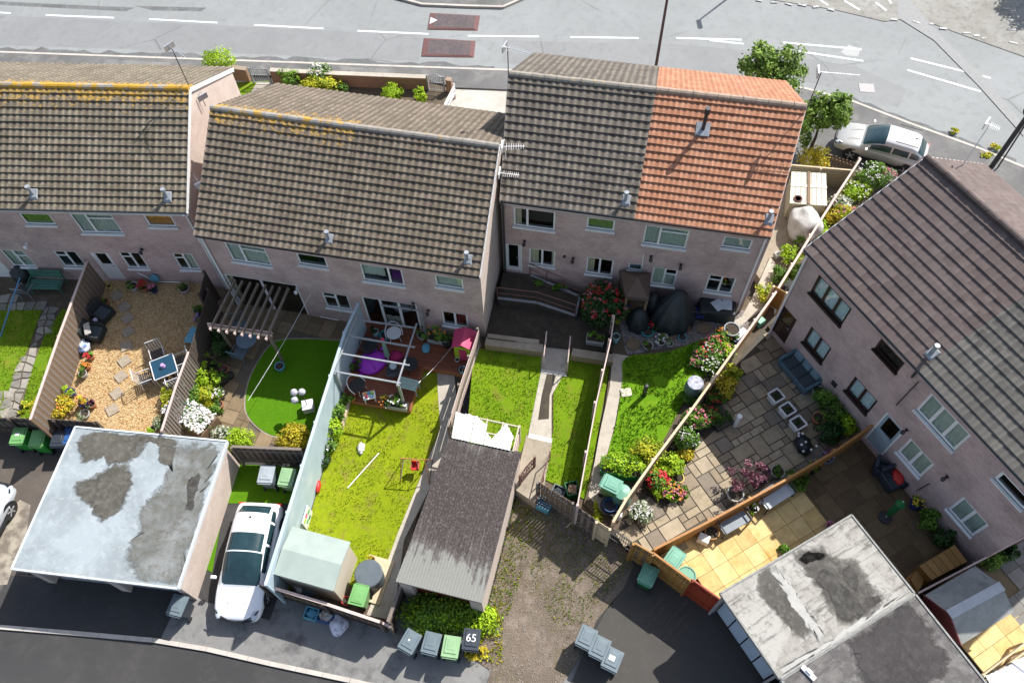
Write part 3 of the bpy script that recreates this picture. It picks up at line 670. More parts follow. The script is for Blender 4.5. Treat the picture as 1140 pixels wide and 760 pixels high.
# ---------------------------------------------------------------- ground
def pp(pts, z=None, h=0.0):
    return [tuple((PT(x, y, h) if z is None else P(x, y, z))[:2]) for x, y in pts]
def sheet(name, pts, m, h=0.0, z=None, kind='structure', thick=2.0, xy=False):
    "a slab: on the sloping street/lane plane (h above it), or level at height z"
    poly = pts if xy else pp(pts, z, h)
    top = (lambda x, y: T(x) + h) if z is None else z
    bot = (lambda x, y: T(x) + h - thick) if z is None else z - thick
    o = MB().prism(poly, bot, top).build(name, m); o['kind'] = kind; return o
def decal(name, pts, m, h=.012, z=None, kind='structure'):
    poly = pp(pts, z, h); mb = MB()
    vs = [(x, y, (T(x) + h) if z is None else z) for x, y in poly]
    A = sum(vs[i][0] * vs[(i + 1) % len(vs)][1] - vs[(i + 1) % len(vs)][0] * vs[i][1] for i in range(len(vs)))
    mb.add(vs if A > 0 else vs[::-1], [tuple(range(len(vs)))]); o = mb.build(name, m)
    if kind: o['kind'] = kind
    return o
g = MB(); S = 260
g.add([(-S, -S, T(-S) - .02), (S, -S, T(S) - .02), (S, S, T(S) - .02), (-S, S, T(-S) - .02)], [(0, 1, 2, 3)]).build('ground', LANE)['kind'] = 'structure'
# street at the top
KL = [(-90, 52), (0, 58), (140, 63), (280, 68), (420, 73), (565, 78), (640, 82), (760, 88), (895, 98), (950, 113), (1015, 138), (1090, 165), (1140, 186), (1260, 240)]
sheet('street', KL + [(1400, 240), (1400, -160), (-300, -160), (-300, 40)], ROAD, -.008, thick=.008 * .5)
INN = [(-90, 74), (0, 77), (333, 84.5), (475, 89), (508, 97.5), (570, 100), (640, 140), (760, 160), (905, 190), (940, 196), (1000, 260), (1100, 330), (1260, 420)]
sheet('pavement', KL + INN[::-1], PAVE, .1, thick=.3)
kb = MB(); kw = pp(KL, None, .1)
for a, b in zip(kw, kw[1:]):
    n = max(1, round(math.dist(a, b) / .9))
    for i in range(n):
        p, q = Vector(a).lerp(Vector(b), i / n), Vector(a).lerp(Vector(b), (i + .985) / n)
        kb.bar((p.x, p.y, T(p.x) + .0), (q.x, q.y, T(q.x) + .0), .14, .22)
kb.build('kerb', KERB)['kind'] = 'structure'
for i, q in enumerate([[(120, 66), (190, 70), (188, 76), (110, 74)], [(305, 72), (352, 74), (350, 84), (300, 80)], [(372, 74), (436, 77), (430, 84), (385, 82)], [(452, 77), (520, 79), (512, 92), (450, 86)]]):
    decal('pavement_patch', q, PAVE if i % 2 else LANEP, .106)
sheet('far_pavement', [(440, -2), (470, 4), (520, 6), (560, 7), (584, -3), (600, -60), (430, -60)], PAVE, .1, thick=.3)
fk = MB(); fw_ = pp([(438, -4), (470, 4.5), (520, 6.5), (560, 7.5), (584, -3)], None, .1)
for a, b in zip(fw_, fw_[1:]): fk.bar((*a, T(a[0]) + .01), (*b, T(b[0]) + .01), .14, .22)
fk.build('kerb', KERB)['kind'] = 'structure'
VG = [(840, -3), (880, 3), (930, 11), (985, 24), (1000, 22), (1018, 20), (1040, 27), (1075, 40), (1140, 63), (1290, 120), (1400, -120), (840, -120)]
sheet('stony_verge', VG, VERGE, .02, thick=.05)
decal('bitumen_strip', [(999, 0), (1013, 0), (1052, 45), (1100, 90), (1140, 140), (1140, 152), (1090, 96), (1040, 45), (1000, 20)], mat('bitumen_band', (.285, .285, .28), (.25, .25, .245), 6, .9), .024)
mk = MB()
def dash(a, b, w=.12, h=-.003, name='lane_marking'):
    p, q = PT(*a, h), PT(*b, h); d = (q - p); d.z = 0; n = Vector((-d.y, d.x, 0)).normalized() * w / 2
    vs = [p - n, q - n, q + n, p + n]
    o = MB().add([(v.x, v.y, T(v.x) + h) for v in vs], [(0, 1, 2, 3)]).build(name, ROADPAINT); o['kind'] = 'structure'
for a, b in [((-60, 10), (12, 15)), ((51, 17), (127, 20)), ((166, 21.5), (242, 25.5)), ((283, 28), (360, 32)), ((398, 34.5), (477, 38)), ((521, 40), (600, 41)), ((635, 41.5), (711, 42.5)),
             ((753, 42.5), (826, 44.5)), ((790, 45), (828, 49)), ((872, 47.5), (959, 55)), ((874, 55), (961, 68)), ((1014, 65), (1103, 87)), ((1010, 78), (1092, 102))]:
    dash(a, b)
for a, b in [((913, 0), (922, 6)), ((940, 1), (957, 11)), ((975, 3), (987, 12)), ((990, 0), (992, 4))]: dash(a, b, .12, .026)
st = MB(); R = random.Random(3)
for (x, y) in [(845, 1), (862, 3), (878, 5), (893, 6), (908, 8), (925, 11), (995, 22), (1020, 25), (1037, 27), (1050, 32), (1076, 37), (1087, 40), (1095, 43), (1128, 48), (1120, 10), (1124, 22), (1126, 33)]:
    p = PT(x, y, .02); a = R.uniform(-.6, .2)
    st.box(p.x, p.y, T(p.x) + .03, R.uniform(.2, .45), R.uniform(.08, .16), .03, a)
st.build('broken_edge_marking', mat('chipped_paint', (.50, .50, .48), (.30, .30, .29), 6, .8))['kind'] = 'structure'
# speed cushions
CUSH = mat('cushion_asphalt', (.12, .085, .085), (.07, .062, .066), 5, .85, .3, 60); CUSHR = mat('cushion_red_edge', (.15, .07, .065), (.11, .055, .052), 8, .85)
for q, tri, lab in (([(476, 33), (533, 35), (536, 17), (479, 15)], 0, 'dark red speed cushion on the far lane of the street'), ([(469, 63), (529, 65), (531, 45), (472, 43)], 1, 'dark red speed cushion on the near lane of the street')):
    w = [PT(*c, 0) for c in q]; c = sum(w, Vector()) / 4
    r = thing('speed_cushion', lab, 'speed cushion', (c.x, c.y, T(c.x)))
    lo = [v - c for v in w]; hi = [v * .78 + Vector((0, 0, .07)) for v in lo]
    for v in lo: v.z = 0
    MB().add(lo + hi, [(4, 5, 6, 7), (0, 1, 5, 4), (1, 2, 6, 5), (2, 3, 7, 6), (3, 0, 4, 7)], [0, 1, 1, 1, 1]).build('hump', [CUSH, CUSHR], r)
    i0, i1, tip = ((0, 3, 1) if tri == 0 else (1, 2, 0))
    a, b = lo[i0].lerp(lo[i1], .28), lo[i0].lerp(lo[i1], .72); ctr = (lo[0] + lo[1] + lo[2] + lo[3]) / 4
    m_ = (lo[i0] + lo[i1]) / 2; t_ = m_.lerp((lo[1 if tri == 0 else 0] + lo[2 if tri == 0 else 3]) / 2, .17)
    a = a.lerp(ctr, .05); b = b.lerp(ctr, .05)
    up = lambda v, f: Vector((v.x, v.y, .004 + .07 * f))
    MB().add([up(a, .25), up(b, .25), up(t_, 1.0)], [(0, 1, 2) if tri else (0, 2, 1)]).build('arrow_marking', ROADPAINT, r)
cv = PT(965, 98, 0); m = MB(); m.box(0, 0, 0, .75, .62, .012, -.12); mesh_thing(m, 'manhole_cover', mat('iron_cover', (.36, .33, .33), (.28, .26, .26), 8, .6), 'grey square manhole cover set in the road', 'manhole cover', (cv.x, cv.y, T(cv.x)))
RO2 = ground_mat('smoother_asphalt', (.205, .21, .21), (.24, .245, .245), (.185, .188, .188), .25, 2.5, 70, .8, .3, .22)
RO3 = ground_mat('gutter_grime', (.105, .108, .108), (.15, .152, .15), (.20, .203, .20), .9, 3.2, 60, .9, .4)
decal('road_patch', [(-80, 20), (12, 18), (190, 26), (360, 34), (470, 40), (466, 68), (300, 61), (150, 55), (-80, 48)], RO2, -.0065)
decal('road_patch', [(560, 45), (760, 50), (870, 60), (955, 75), (1010, 100), (1000, 120), (930, 98), (860, 84), (700, 78), (560, 70)], RO2, -.0065)
def wavy(pts, w0, w1, seed):
    up = []; R = random.Random(seed)
    for a, b in zip(pts, pts[1:]):
        n = max(2, int(math.dist(a, b) / 9))
        for i in range(n): up.append((a[0] + (b[0] - a[0]) * i / n, a[1] + (b[1] - a[1]) * i / n))
    return [(x, y - 1.2) for x, y in up] + [(x, y - R.uniform(w0, w1)) for x, y in up[::-1]]
decal('gutter_dirt', wavy([(-80, 53), (0, 58), (140, 63), (280, 68), (420, 73), (560, 78)], 2.5, 7.5, 4), RO3, -.0045)
decal('gutter_dirt', wavy([(950, 113), (1015, 138), (1090, 165), (1140, 186)], 2, 6, 6), RO3, -.0045)
for q in ([(0, 3), (60, 6), (150, 10), (140, 14), (60, 10), (0, 7)], [(150, 8), (230, 10), (224, 14), (170, 13)]): decal('road_patch', wavy(q + q[:1], 1.3, 3.5, 2)[:len(wavy(q + q[:1], 1.3, 3.5, 2)) // 2], RO3, -.0048)
decal('hatched_patch', [(936, 58), (945, 50), (958, 55), (955, 63), (942, 62)], mat('pale_patch', (.42, .42, .41), (.34, .345, .34), 9, .9), -.0055)
# front gardens
sheet('front_lawn', [(262, 92), (300, 90), (300, 130), (262, 130)], GR_A, z=-.75, thick=.6)
sheet('front_path', [(286, 92), (322, 92), (322, 112), (270, 118)], CONC, z=-.74, thick=.6)
sheet('front_bed', [(305, 88), (475, 92), (500, 98), (500, 140), (300, 120)], EARTH, z=-.73, thick=.6)
sheet('front_drive', [(500, 99), (568, 101), (570, 160), (490, 150)], DRIVE, h=.02, thick=.4)
sheet('front_yard', [(870, 186), (955, 190), (905, 262), (862, 330), (838, 300)], CONCD, z=-.1, thick=1.6)
sheet('side_bed', [(955, 186), (1030, 186), (900, 300), (880, 290), (905, 250)], EARTH, z=-.05, thick=1.6)
# lane at the bottom
LK = [(-60, 691), (0, 697.5), (80, 704), (170, 712), (230, 722), (300, 738), (390, 757), (470, 775)]
sheet('lane_pavement', LK + [(700, 790), (640, 700), (560, 690), (400, 640), (230, 640), (-60, 640)], LANEP, .02, thick=.1)
kb = MB(); kw = pp(LK, None, .05)
for a, b in zip(kw, kw[1:]):
    n = max(1, round(math.dist(a, b) / .9))
    for i in range(n):
        p, q = Vector(a).lerp(Vector(b), i / n), Vector(a).lerp(Vector(b), (i + .985) / n)
        kb.bar((p.x, p.y, T(p.x) + .0), (q.x, q.y, T(q.x) + .0), .15, .12)
kb.build('kerb', KERB)['kind'] = 'structure'
sheet('driveway', [(-60, 470), (75, 476), (80, 500), (10, 700), (-60, 695)], LANEB, .026, thick=.1)
decal('driveway_patch', [(8, 570), (22, 556), (34, 562), (30, 590), (18, 620), (8, 650), (-8, 652), (-12, 610)], mat('worn_sandy_patch', (.34, .30, .24), (.16, .135, .11), 2.5, .95, .5, 40, lo=.42, hi=.6), .031)
sheet('forecourt', [(10, 640), (205, 655), (178, 712), (80, 703), (-20, 694)], LANE, .028, thick=.1)
sheet('gravel_ground', [(540, 690), (575, 555), (590, 520), (640, 560), (690, 600), (706, 628), (694, 655), (664, 690), (652, 720), (640, 740), (600, 800), (530, 800), (555, 720)], ROUGH, .05, thick=.1)
sheet('gravel_edge', [(530, 690), (560, 680), (560, 730), (545, 745), (515, 725)], ROUGH, .045, thick=.1)
sheet('tarmac_yard', [(706, 628), (735, 620), (800, 665), (860, 760), (880, 800), (620, 800), (652, 720), (672, 684), (694, 655)], NEWASPH, .055, thick=.1)
# ---- rear gardens, each a slab at its own level
sheet('lawn', [(-60, 338), (48, 341), (32, 385), (12, 430), (4, 466), (-60, 466)], GR_A, z=ZA + .03)
sheet('lawn', [(70, 343), (84, 352), (60, 400), (38, 468), (22, 468), (32, 420), (50, 372)], GR_A, z=ZA + .03)
sheet('garden_ground', [(-80, 290), (104, 300), (118, 318), (30, 474), (-80, 470)], EARTH, z=ZA)
def crazy(name, m, px, z, size=.42, seed=0, gap=.03, jit=.35, h=.02, keep=None):
    "irregular flat stones laid over a polygon"
    poly = [Vector((*q, 0)) for q in pp(px, z)]; R = random.Random(seed); mb = MB()
    xs = [q.x for q in poly]; ys = [q.y for q in poly]
    def inside(x, y):
        c = False; n = len(poly)
        for i in range(n):
            a, b = poly[i], poly[(i + 1) % n]
            if (a.y > y) != (b.y > y) and x < (b.x - a.x) * (y - a.y) / (b.y - a.y) + a.x: c = not c
        return c
    nx = int((max(xs) - min(xs)) / size) + 2; ny = int((max(ys) - min(ys)) / size) + 2
    pt = {(i, j): (min(xs) + (i + R.uniform(-jit, jit)) * size, min(ys) + (j + R.uniform(-jit, jit)) * size) for i in range(nx + 1) for j in range(ny + 1)}
    for i in range(nx):
        for j in range(ny):
            q = [pt[i, j], pt[i + 1, j], pt[i + 1, j + 1], pt[i, j + 1]]; cx = sum(a[0] for a in q) / 4; cy = sum(a[1] for a in q) / 4
            if not inside(cx, cy): continue
            k = 1 - gap / size * 2; hh = h + R.uniform(-.006, .006)
            mb.prism([(cx + (a[0] - cx) * k, cy + (a[1] - cy) * k) for a in q], z - .05, z + hh, R.randrange(3))
    o = mb.build(name, m); o['kind'] = 'structure'; return o
STN = [mat('grey_stone_a', (.27, .25, .21), (.20, .185, .155), 6, .9, .3), mat('grey_stone_b', (.34, .31, .265), (.26, .24, .20), 6, .9, .3), mat('grey_stone_c', (.22, .205, .18), (.165, .15, .13), 6, .9, .3)]
crazy('stone_path', STN, [(54, 340), (72, 341), (52, 375), (34, 418), (24, 440), (20, 466), (2, 466), (10, 430), (30, 388)], ZA + .015, .36, 2)
crazy('stone_path', STN, [(-60, 432), (10, 434), (18, 466), (-60, 466)], ZA + .032, .42, 5)
crazy('stone_path', STN, [(-60, 326), (20, 332), (52, 336), (52, 344), (-60, 340)], ZA + .034, .42, 8, .03, .2)
sheet('gravel_garden', [(110, 296), (226, 306), (236, 325), (186, 492), (110, 486), (28, 474)], GRAVEL, z=ZA)
stp = MB()
SS = mat('stepping_stone', (.36, .30, .23), (.28, .23, .17), 5, .9, .4)
for (x, y) in [(130, 329), (138.5, 341.5), (142, 354), (142.5, 369), (140.5, 385), (138.5, 402), (134.5, 419), (130, 438), (125, 456)]:
    p = P(x, y, ZA + .03); mesh_thing(MB().box(0, 0, 0, .46, .46, .06, R.uniform(.3, .8)), 'stepping_stone', SS, 'square stone slab set in the golden gravel as a stepping stone', 'stepping stone', p, 'stepping stones across the gravel', bevel=.012)
sheet('patio_ground', [(222, 300), (412, 328), (408, 350), (346, 500), (258, 498), (186, 490)], mat('patio_joint', (.12, .10, .07)), z=ZB)
def paving(name, mats, px, z, ang, sizes, seed=0, gap=.012, h=.03, unit=.3):
    "rectangular slabs of mixed sizes laid on a grid turned by ang, kept to a polygon"
    poly = pp(px, z); R = random.Random(seed); mb = MB(); ca, sa = math.cos(ang), math.sin(ang)
    loc_ = [(x * ca + y * sa, -x * sa + y * ca) for x, y in poly]
    def inside(x, y):
        c = False; n = len(loc_)
        for i in range(n):
            a, b = loc_[i], loc_[(i + 1) % n]
            if (a[1] > y) != (b[1] > y) and x < (b[0] - a[0]) * (y - a[1]) / (b[1] - a[1]) + a[0]: c = not c
        return c
    x0 = min(q[0] for q in loc_); y0 = min(q[1] for q in loc_); nx = int((max(q[0] for q in loc_) - x0) / unit) + 1; ny = int((max(q[1] for q in loc_) - y0) / unit) + 1
    used = set()
    for j in range(ny):
        for i in range(nx):
            if (i, j) in used: continue
            sz = list(sizes); R.shuffle(sz)
            for (a, b) in sz + [(1, 1)]:
                if all((i + u_, j + w_) not in used and i + u_ < nx and j + w_ < ny for u_ in range(a) for w_ in range(b)): break
            for u_ in range(a):
                for w_ in range(b): used.add((i + u_, j + w_))
            if not inside(x0 + (i + a / 2) * unit, y0 + (j + b / 2) * unit): continue
            X0, X1, Y0, Y1 = x0 + i * unit + gap, x0 + (i + a) * unit - gap, y0 + j * unit + gap, y0 + (j + b) * unit - gap
            hh = h + R.uniform(-.004, .004)
            mb.prism([(x * ca - y * sa, x * sa + y * ca) for x, y in ((X0, Y0), (X1, Y0), (X1, Y1), (X0, Y1))], z - .05, z + hh, R.randrange(len(mats)))
    o = mb.build(name, mats); o['kind'] = 'structure'; return o
def slabm(n, c, st=None): return mat(n, c, tuple(x * .78 for x in c), 3, .85, .3, 20, stain=st or tuple(x * .55 for x in c), sscale=1.3, samt=(.55, .72))
PT1 = [slabm('patio_slab_a', (.22, .16, .09)), slabm('patio_slab_b', (.18, .13, .072)), slabm('patio_slab_c', (.26, .19, .112))]
paving('patio_paving', PT1, [(226, 318), (400, 335), (396, 372), (320, 372), (280, 400), (268, 440), (285, 475), (345, 494), (340, 500), (188, 486)], ZB, -.33, [(2, 3), (3, 2), (2, 2)], 4, .01, .03, .3)
import itertools
def curve(pts, n=8):
    "closed smooth curve through photo points"
    out = []; k = len(pts)
    for i in range(k):
        p0, p1, p2, p3 = pts[i - 1], pts[i], pts[(i + 1) % k], pts[(i + 2) % k]
        for j in range(n):
            t = j / n
            out.append(tuple(.5 * (2 * p1[q] + (p2[q] - p0[q]) * t + (2 * p0[q] - 5 * p1[q] + 4 * p2[q] - p3[q]) * t * t + (3 * p1[q] - p0[q] - 3 * p2[q] + p3[q]) * t ** 3) for q in (0, 1)))
    return out
AL = curve([(303, 383), (330, 377.5), (372, 379), (402, 383), (388, 425), (366, 490), (330, 487), (300, 483), (278, 465), (273.5, 445), (281, 415)])
sheet('artificial_lawn', AL, ARTG, z=ZB + .05)
sheet('lawn_edging', [( (x - 334) * 1.03 + 334, (y - 430) * 1.03 + 430) for x, y in AL], CONCD, z=ZB + .035)
sheet('garden_ground', [(404, 330), (540, 360), (548, 380), (490, 480), (430, 700), (316, 660), (340, 574)], EARTH, z=ZB - .01)
sheet('lawn', [(386, 435), (456, 452), (470, 405), (488, 409), (492, 470), (440, 600), (424, 650), (316, 655), (345, 575)], GR_B, z=ZB + .02)
sheet('concrete_path', [(486, 411), (505, 412), (508, 440), (500, 500), (450, 600), (437, 690), (408, 684), (424, 645), (442, 595), (490, 478)], CONC, z=ZB + .025)
sheet('garden_ground', [(538, 318), (700, 340), (694, 380), (660, 575), (575, 525), (520, 480), (525, 420)], EARTH, z=ZC - .16)
sheet('yard', [(541, 320), (690, 335), (682, 392), (540, 377)], YARD, z=ZC + .05)
sheet('lawn', [(528, 388), (606, 386), (600, 425), (592, 470), (574, 520), (518, 500)], GR_C, z=ZC - .12)
sheet('lawn', [(628, 392), (680, 402), (652, 556), (600, 530), (616, 480), (616, 440)], GR_C, z=ZC - .12)
sheet('concrete_path', [(604, 384), (634, 386), (630, 412), (614, 440), (614, 488), (602, 488), (588, 484), (602, 415)], CONC, z=ZC - .1)
sheet('concrete_path', [(586, 484), (615, 490), (606, 540), (596, 560), (574, 545), (578, 518)], CONCD, z=ZC - .09)
sheet('path_patch', [(609, 415), (620, 415), (612, 440), (611, 466), (599, 467), (603, 440)], YARD, z=ZC - .094)
for q in ([(602, 415), (631, 419), (630, 415), (603, 411)], [(588, 487), (614, 493), (615, 488), (589, 482)]): decal('step_edge', q, mat('white_edge', (.66, .63, .58), (.5, .48, .44), 7), z=ZC - .085)
sheet('garden_ground', [(690, 330), (862, 330), (862, 362), (832, 400), (720, 560), (690, 600), (650, 560), (670, 480)], EARTH, z=ZC - .02)
sheet('gravel_yard', [(684, 340), (838, 346), (830, 370), (775, 383), (735, 388), (698, 395)], GRAVELG, z=ZC)
sheet('concrete_path', [(868, 300), (848, 345), (812, 372), (793, 380), (780, 378), (826, 352), (838, 330), (858, 285)], CONC, z=ZC + .012)
sheet('concrete_path', [(682, 393), (700, 396), (693, 425), (684, 475), (672, 520), (690, 575), (672, 572), (655, 552), (668, 480), (679, 430)], CONC, z=ZC + .008)
sheet('lawn', curve([(697, 398), (745, 391), (796, 374), (800, 395), (760, 450), (735, 495), (700, 530), (677, 512), (686, 470), (693, 425)], 4), GR_D, z=ZC + .03)
# right hand gardens
sheet('patio_ground', [(862, 350), (900, 380), (1000, 480), (735, 622), (684, 596), (700, 570), (800, 430)], mat('paving_joint', (.06, .05, .035)), z=ZC + .0)
PT2 = [slabm('stone_slab_a', (.35, .28, .185)), slabm('stone_slab_b', (.27, .21, .14)), slabm('stone_slab_c', (.40, .325, .225)), slabm('stone_slab_d', (.22, .18, .135))]
AD = D_.a
paving('stone_paving', PT2, [(862, 366), (1000, 482), (730, 622), (686, 596), (726, 545), (760, 500), (800, 460), (830, 420), (845, 380)], ZC, AD, [(2, 2), (2, 3), (3, 2), (1, 2), (2, 1), (1, 1), (2, 2)], 9, .019, .03, .29)
sheet('patio_ground', [(990, 470), (1115, 620), (950, 720), (730, 618)], mat('paving_joint_b', (.15, .10, .045)), z=ZC - .0)
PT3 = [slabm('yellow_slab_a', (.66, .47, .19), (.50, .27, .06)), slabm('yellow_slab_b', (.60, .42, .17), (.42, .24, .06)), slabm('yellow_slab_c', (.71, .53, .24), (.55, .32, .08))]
PT4 = [slabm('brown_slab_a', (.15, .098, .048)), slabm('brown_slab_b', (.125, .08, .04)), slabm('brown_slab_c', (.17, .115, .058))]  # brown slabs in the yellow slabs' hue, only much darker
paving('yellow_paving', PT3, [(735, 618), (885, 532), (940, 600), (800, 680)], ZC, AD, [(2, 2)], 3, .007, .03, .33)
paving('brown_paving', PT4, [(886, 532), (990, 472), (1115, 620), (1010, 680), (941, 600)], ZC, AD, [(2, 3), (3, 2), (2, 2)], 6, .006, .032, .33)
sheet('patio_ground', [(1110, 600), (1300, 560), (1300, 780), (1120, 760), (1050, 680), (1060, 640)], mat('paving_joint_c', (.18, .13, .07)), z=ZC - .02)
paving('yellow_paving', PT3, [(1070, 715), (1118, 680), (1150, 700), (1100, 755)], ZC - .02, AD, [(2, 2), (2, 3)], 13, .008, .03, .3)
PT5 = [slabm('grey_slab_a', (.25, .24, .22)), slabm('grey_slab_b', (.21, .20, .18)), slabm('grey_slab_c', (.29, .275, .25))]
paving('grey_paving', PT5, [(1110, 625), (1200, 560), (1220, 700), (1130, 690)], ZC - .02, AD, [(2, 2), (2, 3)], 14, .01, .028, .3)
# drive of artificial grass beside the white car
sheet('drive_ground', [(240, 500), (330, 508), (340, 580), (300, 690), (225, 668), (205, 650)], LANE, .03, thick=.3)
sheet('artificial_lawn', [(262, 516), (334, 520), (330, 560), (250, 560), (236, 637), (228, 632), (248, 540)], ARTG, .045, thick=.3)
# ---------------------------------------------------------------- garages, sheds
def ragged(pts, amp=3.2, n=7):
    "break the outline of a stain into an uneven edge"
    out = []
    for a, b in zip(pts, pts[1:] + pts[:1]):
        k = max(1, int(math.dist(a, b) / 1.2))
        for i in range(k):
            x, y = a[0] + (b[0] - a[0]) * i / k, a[1] + (b[1] - a[1]) * i / k; dx = dy = 0
            for f, w in ((.09, 1), (.22, .6), (.6, .35)):
                dx += w * noise.noise(Vector((x * f, y * f, 3.1))); dy += w * noise.noise(Vector((x * f, y * f, 9.7)))
            out.append((x + dx * amp, y + dy * amp))
    return out
def flat(pts, z): return [P(x, y, z) for x, y in pts]
def garage(label, px, ztop, zb, wallm, roofm, name='garage', over=.12, roof_t=.14, doors=(), pillars=None, corr=None, trim=None, sub=None):
    "px: roof corners back-left, back-right, front-right, front-left"
    w = flat(px, ztop); c = sum(w, Vector()) / 4; c.z = zb; a = yaw(w[3], w[2])
    root = thing(name, label, 'garage' if name == 'garage' else name.replace('_', ' '), c, a)
    Mi = Matrix.Rotation(-a, 4, 'Z') @ Matrix.Translation(-c); L = [Mi @ q for q in w]
    cen = sum(L, Vector()) / 4
    In = [q + (cen - q).normalized() * over * 1.4 for q in L]; h = ztop - zb
    m = MB(); hw = h - roof_t
    hole = None
    for i in range(3):
        p, q = In[i], In[(i + 1) % 4]
        if i == 2: break
        ln = (Vector((q.x, q.y)) - Vector((p.x, p.y))).length
        m.add([(p.x, p.y, -.5), (q.x, q.y, -.5), (q.x, q.y, hw), (p.x, p.y, hw)], [(3, 2, 1, 0)], 0, [[(0, hw), (ln, hw), (ln, -.5), (0, -.5)]])
    p, q = In[3], In[0]; ln = math.dist((p.x, p.y), (q.x, q.y))
    m.add([(p.x, p.y, -.5), (q.x, q.y, -.5), (q.x, q.y, hw), (p.x, p.y, hw)], [(3, 2, 1, 0)], 0, [[(0, hw), (ln, hw), (ln, -.5), (0, -.5)]])
    fl, fr = In[3], In[2]; d = (fr - fl); d.z = 0; W = d.length; d.normalize(); nn = Vector((d.y, -d.x, 0))     # outwards
    for (s0, s1) in (pillars or [(0, .06), (.47, .53), (.94, 1)]):
        a_, b_ = fl + d * W * s0, fl + d * W * s1; k = .3
        vs = [a_, b_, b_ - nn * k, a_ - nn * k]
        m.prism([(v.x, v.y) for v in vs], -.5, hw)
    m.build('wall', wallm, root)
    for (s0, s1, dm) in doors:
        a_, b_ = fl + d * (W * s0) - nn * .22, fl + d * (W * s1) - nn * .22; dm_ = MB(); n = 4
        for i in range(n):
            p0, p1 = a_.lerp(b_, (i + .04) / n), a_.lerp(b_, (i + .96) / n); dm_.bar((p0.x, p0.y, (hw - .12) / 2 - .1), (p1.x, p1.y, (hw - .12) / 2 - .1), .04, hw - .1)
        dm_.build('garage_door', dm, root)
    r = MB()
    if corr:
        n = int(math.dist(L[0][:2], L[1][:2]) / corr * 4); vs = []; uv = []
        for j in range(13):
            for i in range(n + 1):
                s = i / n; t = j / 12; q = L[0].lerp(L[1], s).lerp(L[3].lerp(L[2], s), t); u_ = s * (L[1] - L[0]).length
                vs.append((q.x, q.y, h + .004 * math.cos(2 * PI * u_ / corr) + (.012 if j % 4 == 0 else 0)))
        r.add(vs, [(j * (n + 1) + i + n + 1, j * (n + 1) + i + n + 2, j * (n + 1) + i + 1, j * (n + 1) + i) for j in range(12) for i in range(n)])
        r.prism([(q.x, q.y) for q in L], h - roof_t, h - .05)
    else: r.prism([(q.x, q.y) for q in L], h - roof_t, h)
    roof = r.build('roof', roofm, root)
    if trim:
        t = MB()
        for i in range(4):
            p, q = L[i], L[(i + 1) % 4]; t.bar((p.x, p.y, h - .05), (q.x, q.y, h - .05), .06, .17)
        t.build('roof_trim', trim, roof)
    for nm, pts, mm in (sub or []):
        lp = [Mi @ P(x, y, ztop + .004) for x, y in ragged(pts)]; ar = sum(lp[i].x * lp[(i + 1) % len(lp)].y - lp[(i + 1) % len(lp)].x * lp[i].y for i in range(len(lp)))
        if ar < 0: lp = lp[::-1]
        n = len(lp); cn = sum(lp, Vector()) / n; st = MB(); rings = [(1.14, 0.0), (1.05, .3), (.95, .6), (.82, 1.0)]; vs = []; us = []
        for k, al in rings:
            for q in lp: vs.append((cn.x + (q.x - cn.x) * k, cn.y + (q.y - cn.y) * k, h + .004 + .0015 * (len(roof.children) % 7))); us.append((al, 0))
        vs = [(min(max(x, min(q.x for q in L) + .1), max(q.x for q in L) - .1), min(max(y, min(q.y for q in L) + .1), max(q.y for q in L) - .1), z) for x, y, z in vs]
        F = [(j * n + i, j * n + (i + 1) % n, (j + 1) * n + (i + 1) % n, (j + 1) * n + i) for j in range(3) for i in range(n)] + [tuple(3 * n + i for i in range(n))]
        st.add(vs, F, 0, [[us[x] for x in f] for f in F]); st.build(nm, mm, roof)
    return root
def stain(name, a, b, c, s=.9, op=1.0):
    "a water stain: uneven tones, its edge eaten away by noise"
    t = NT(name); v = t.coord('Object'); n1 = t.noise(v, s, 7, .7, .5); n2 = t.noise(v, 4.5, 6, .8, .3); n3 = t.noise(v, 2.2, 6, .75, .5)
    col = t.ramp(n1, [(.40, a), (.60, b)]); col = t.mix(t.ramp(n2, [(.48, 0.0), (.66, .8)]), col, c); t.fin(col, .85)
    uv = t.N('ShaderNodeSeparateXYZ'); t.L(t.coord('UV'), uv.inputs[0])
    k = t.math('ADD', uv.outputs[0], t.math('ADD', t.math('MULTIPLY', t.math('SUBTRACT', n3, .5), 2.2), t.math('MULTIPLY', t.math('SUBTRACT', n2, .5), 1.1)))
    al = t.ramp(k, [(.08, 0.0), (.72, op)]); tr = t.N('ShaderNodeBsdfTransparent'); mx = t.N('ShaderNodeMixShader')
    t.L(al, mx.inputs[0]); t.L(tr.outputs[0], mx.inputs[1]); t.L(t.b.outputs[0], mx.inputs[2]); t.L(mx.outputs[0], t.o.inputs['Surface']); MATS[name] = t.m; return t.m
def felt(name, a, b, c, s=.5, rough=.85, d=None):
    t = NT(name); v = t.coord('Object'); n1 = t.noise(v, s, 7, .7, .5); n2 = t.noise(v, 3.5, 6, .75, .3); n3 = t.noise(v, 40, 3, .7)
    col = t.ramp(n1, [(.40, a), (.56, b)]); col = t.mix(t.ramp(n2, [(.52, 0.0), (.66, .8)]), col, c)
    if d:
        mp = t.N('ShaderNodeMapping'); mp.inputs['Scale'].default_value = (5, .5, 1); t.L(v, mp.inputs['Vector']); n4 = t.noise(mp.outputs[0], 1.2, 6, .7)
        col = t.mix(t.ramp(n4, [(.52, 0.0), (.64, .7)]), col, d)
    t.bump(n3, .4, .01); MATS[name] = t.fin(col, rough); return MATS[name]
FELTW = felt('white_coated_felt', (.31, .35, .37), (.23, .262, .275), (.36, .395, .405), .5)
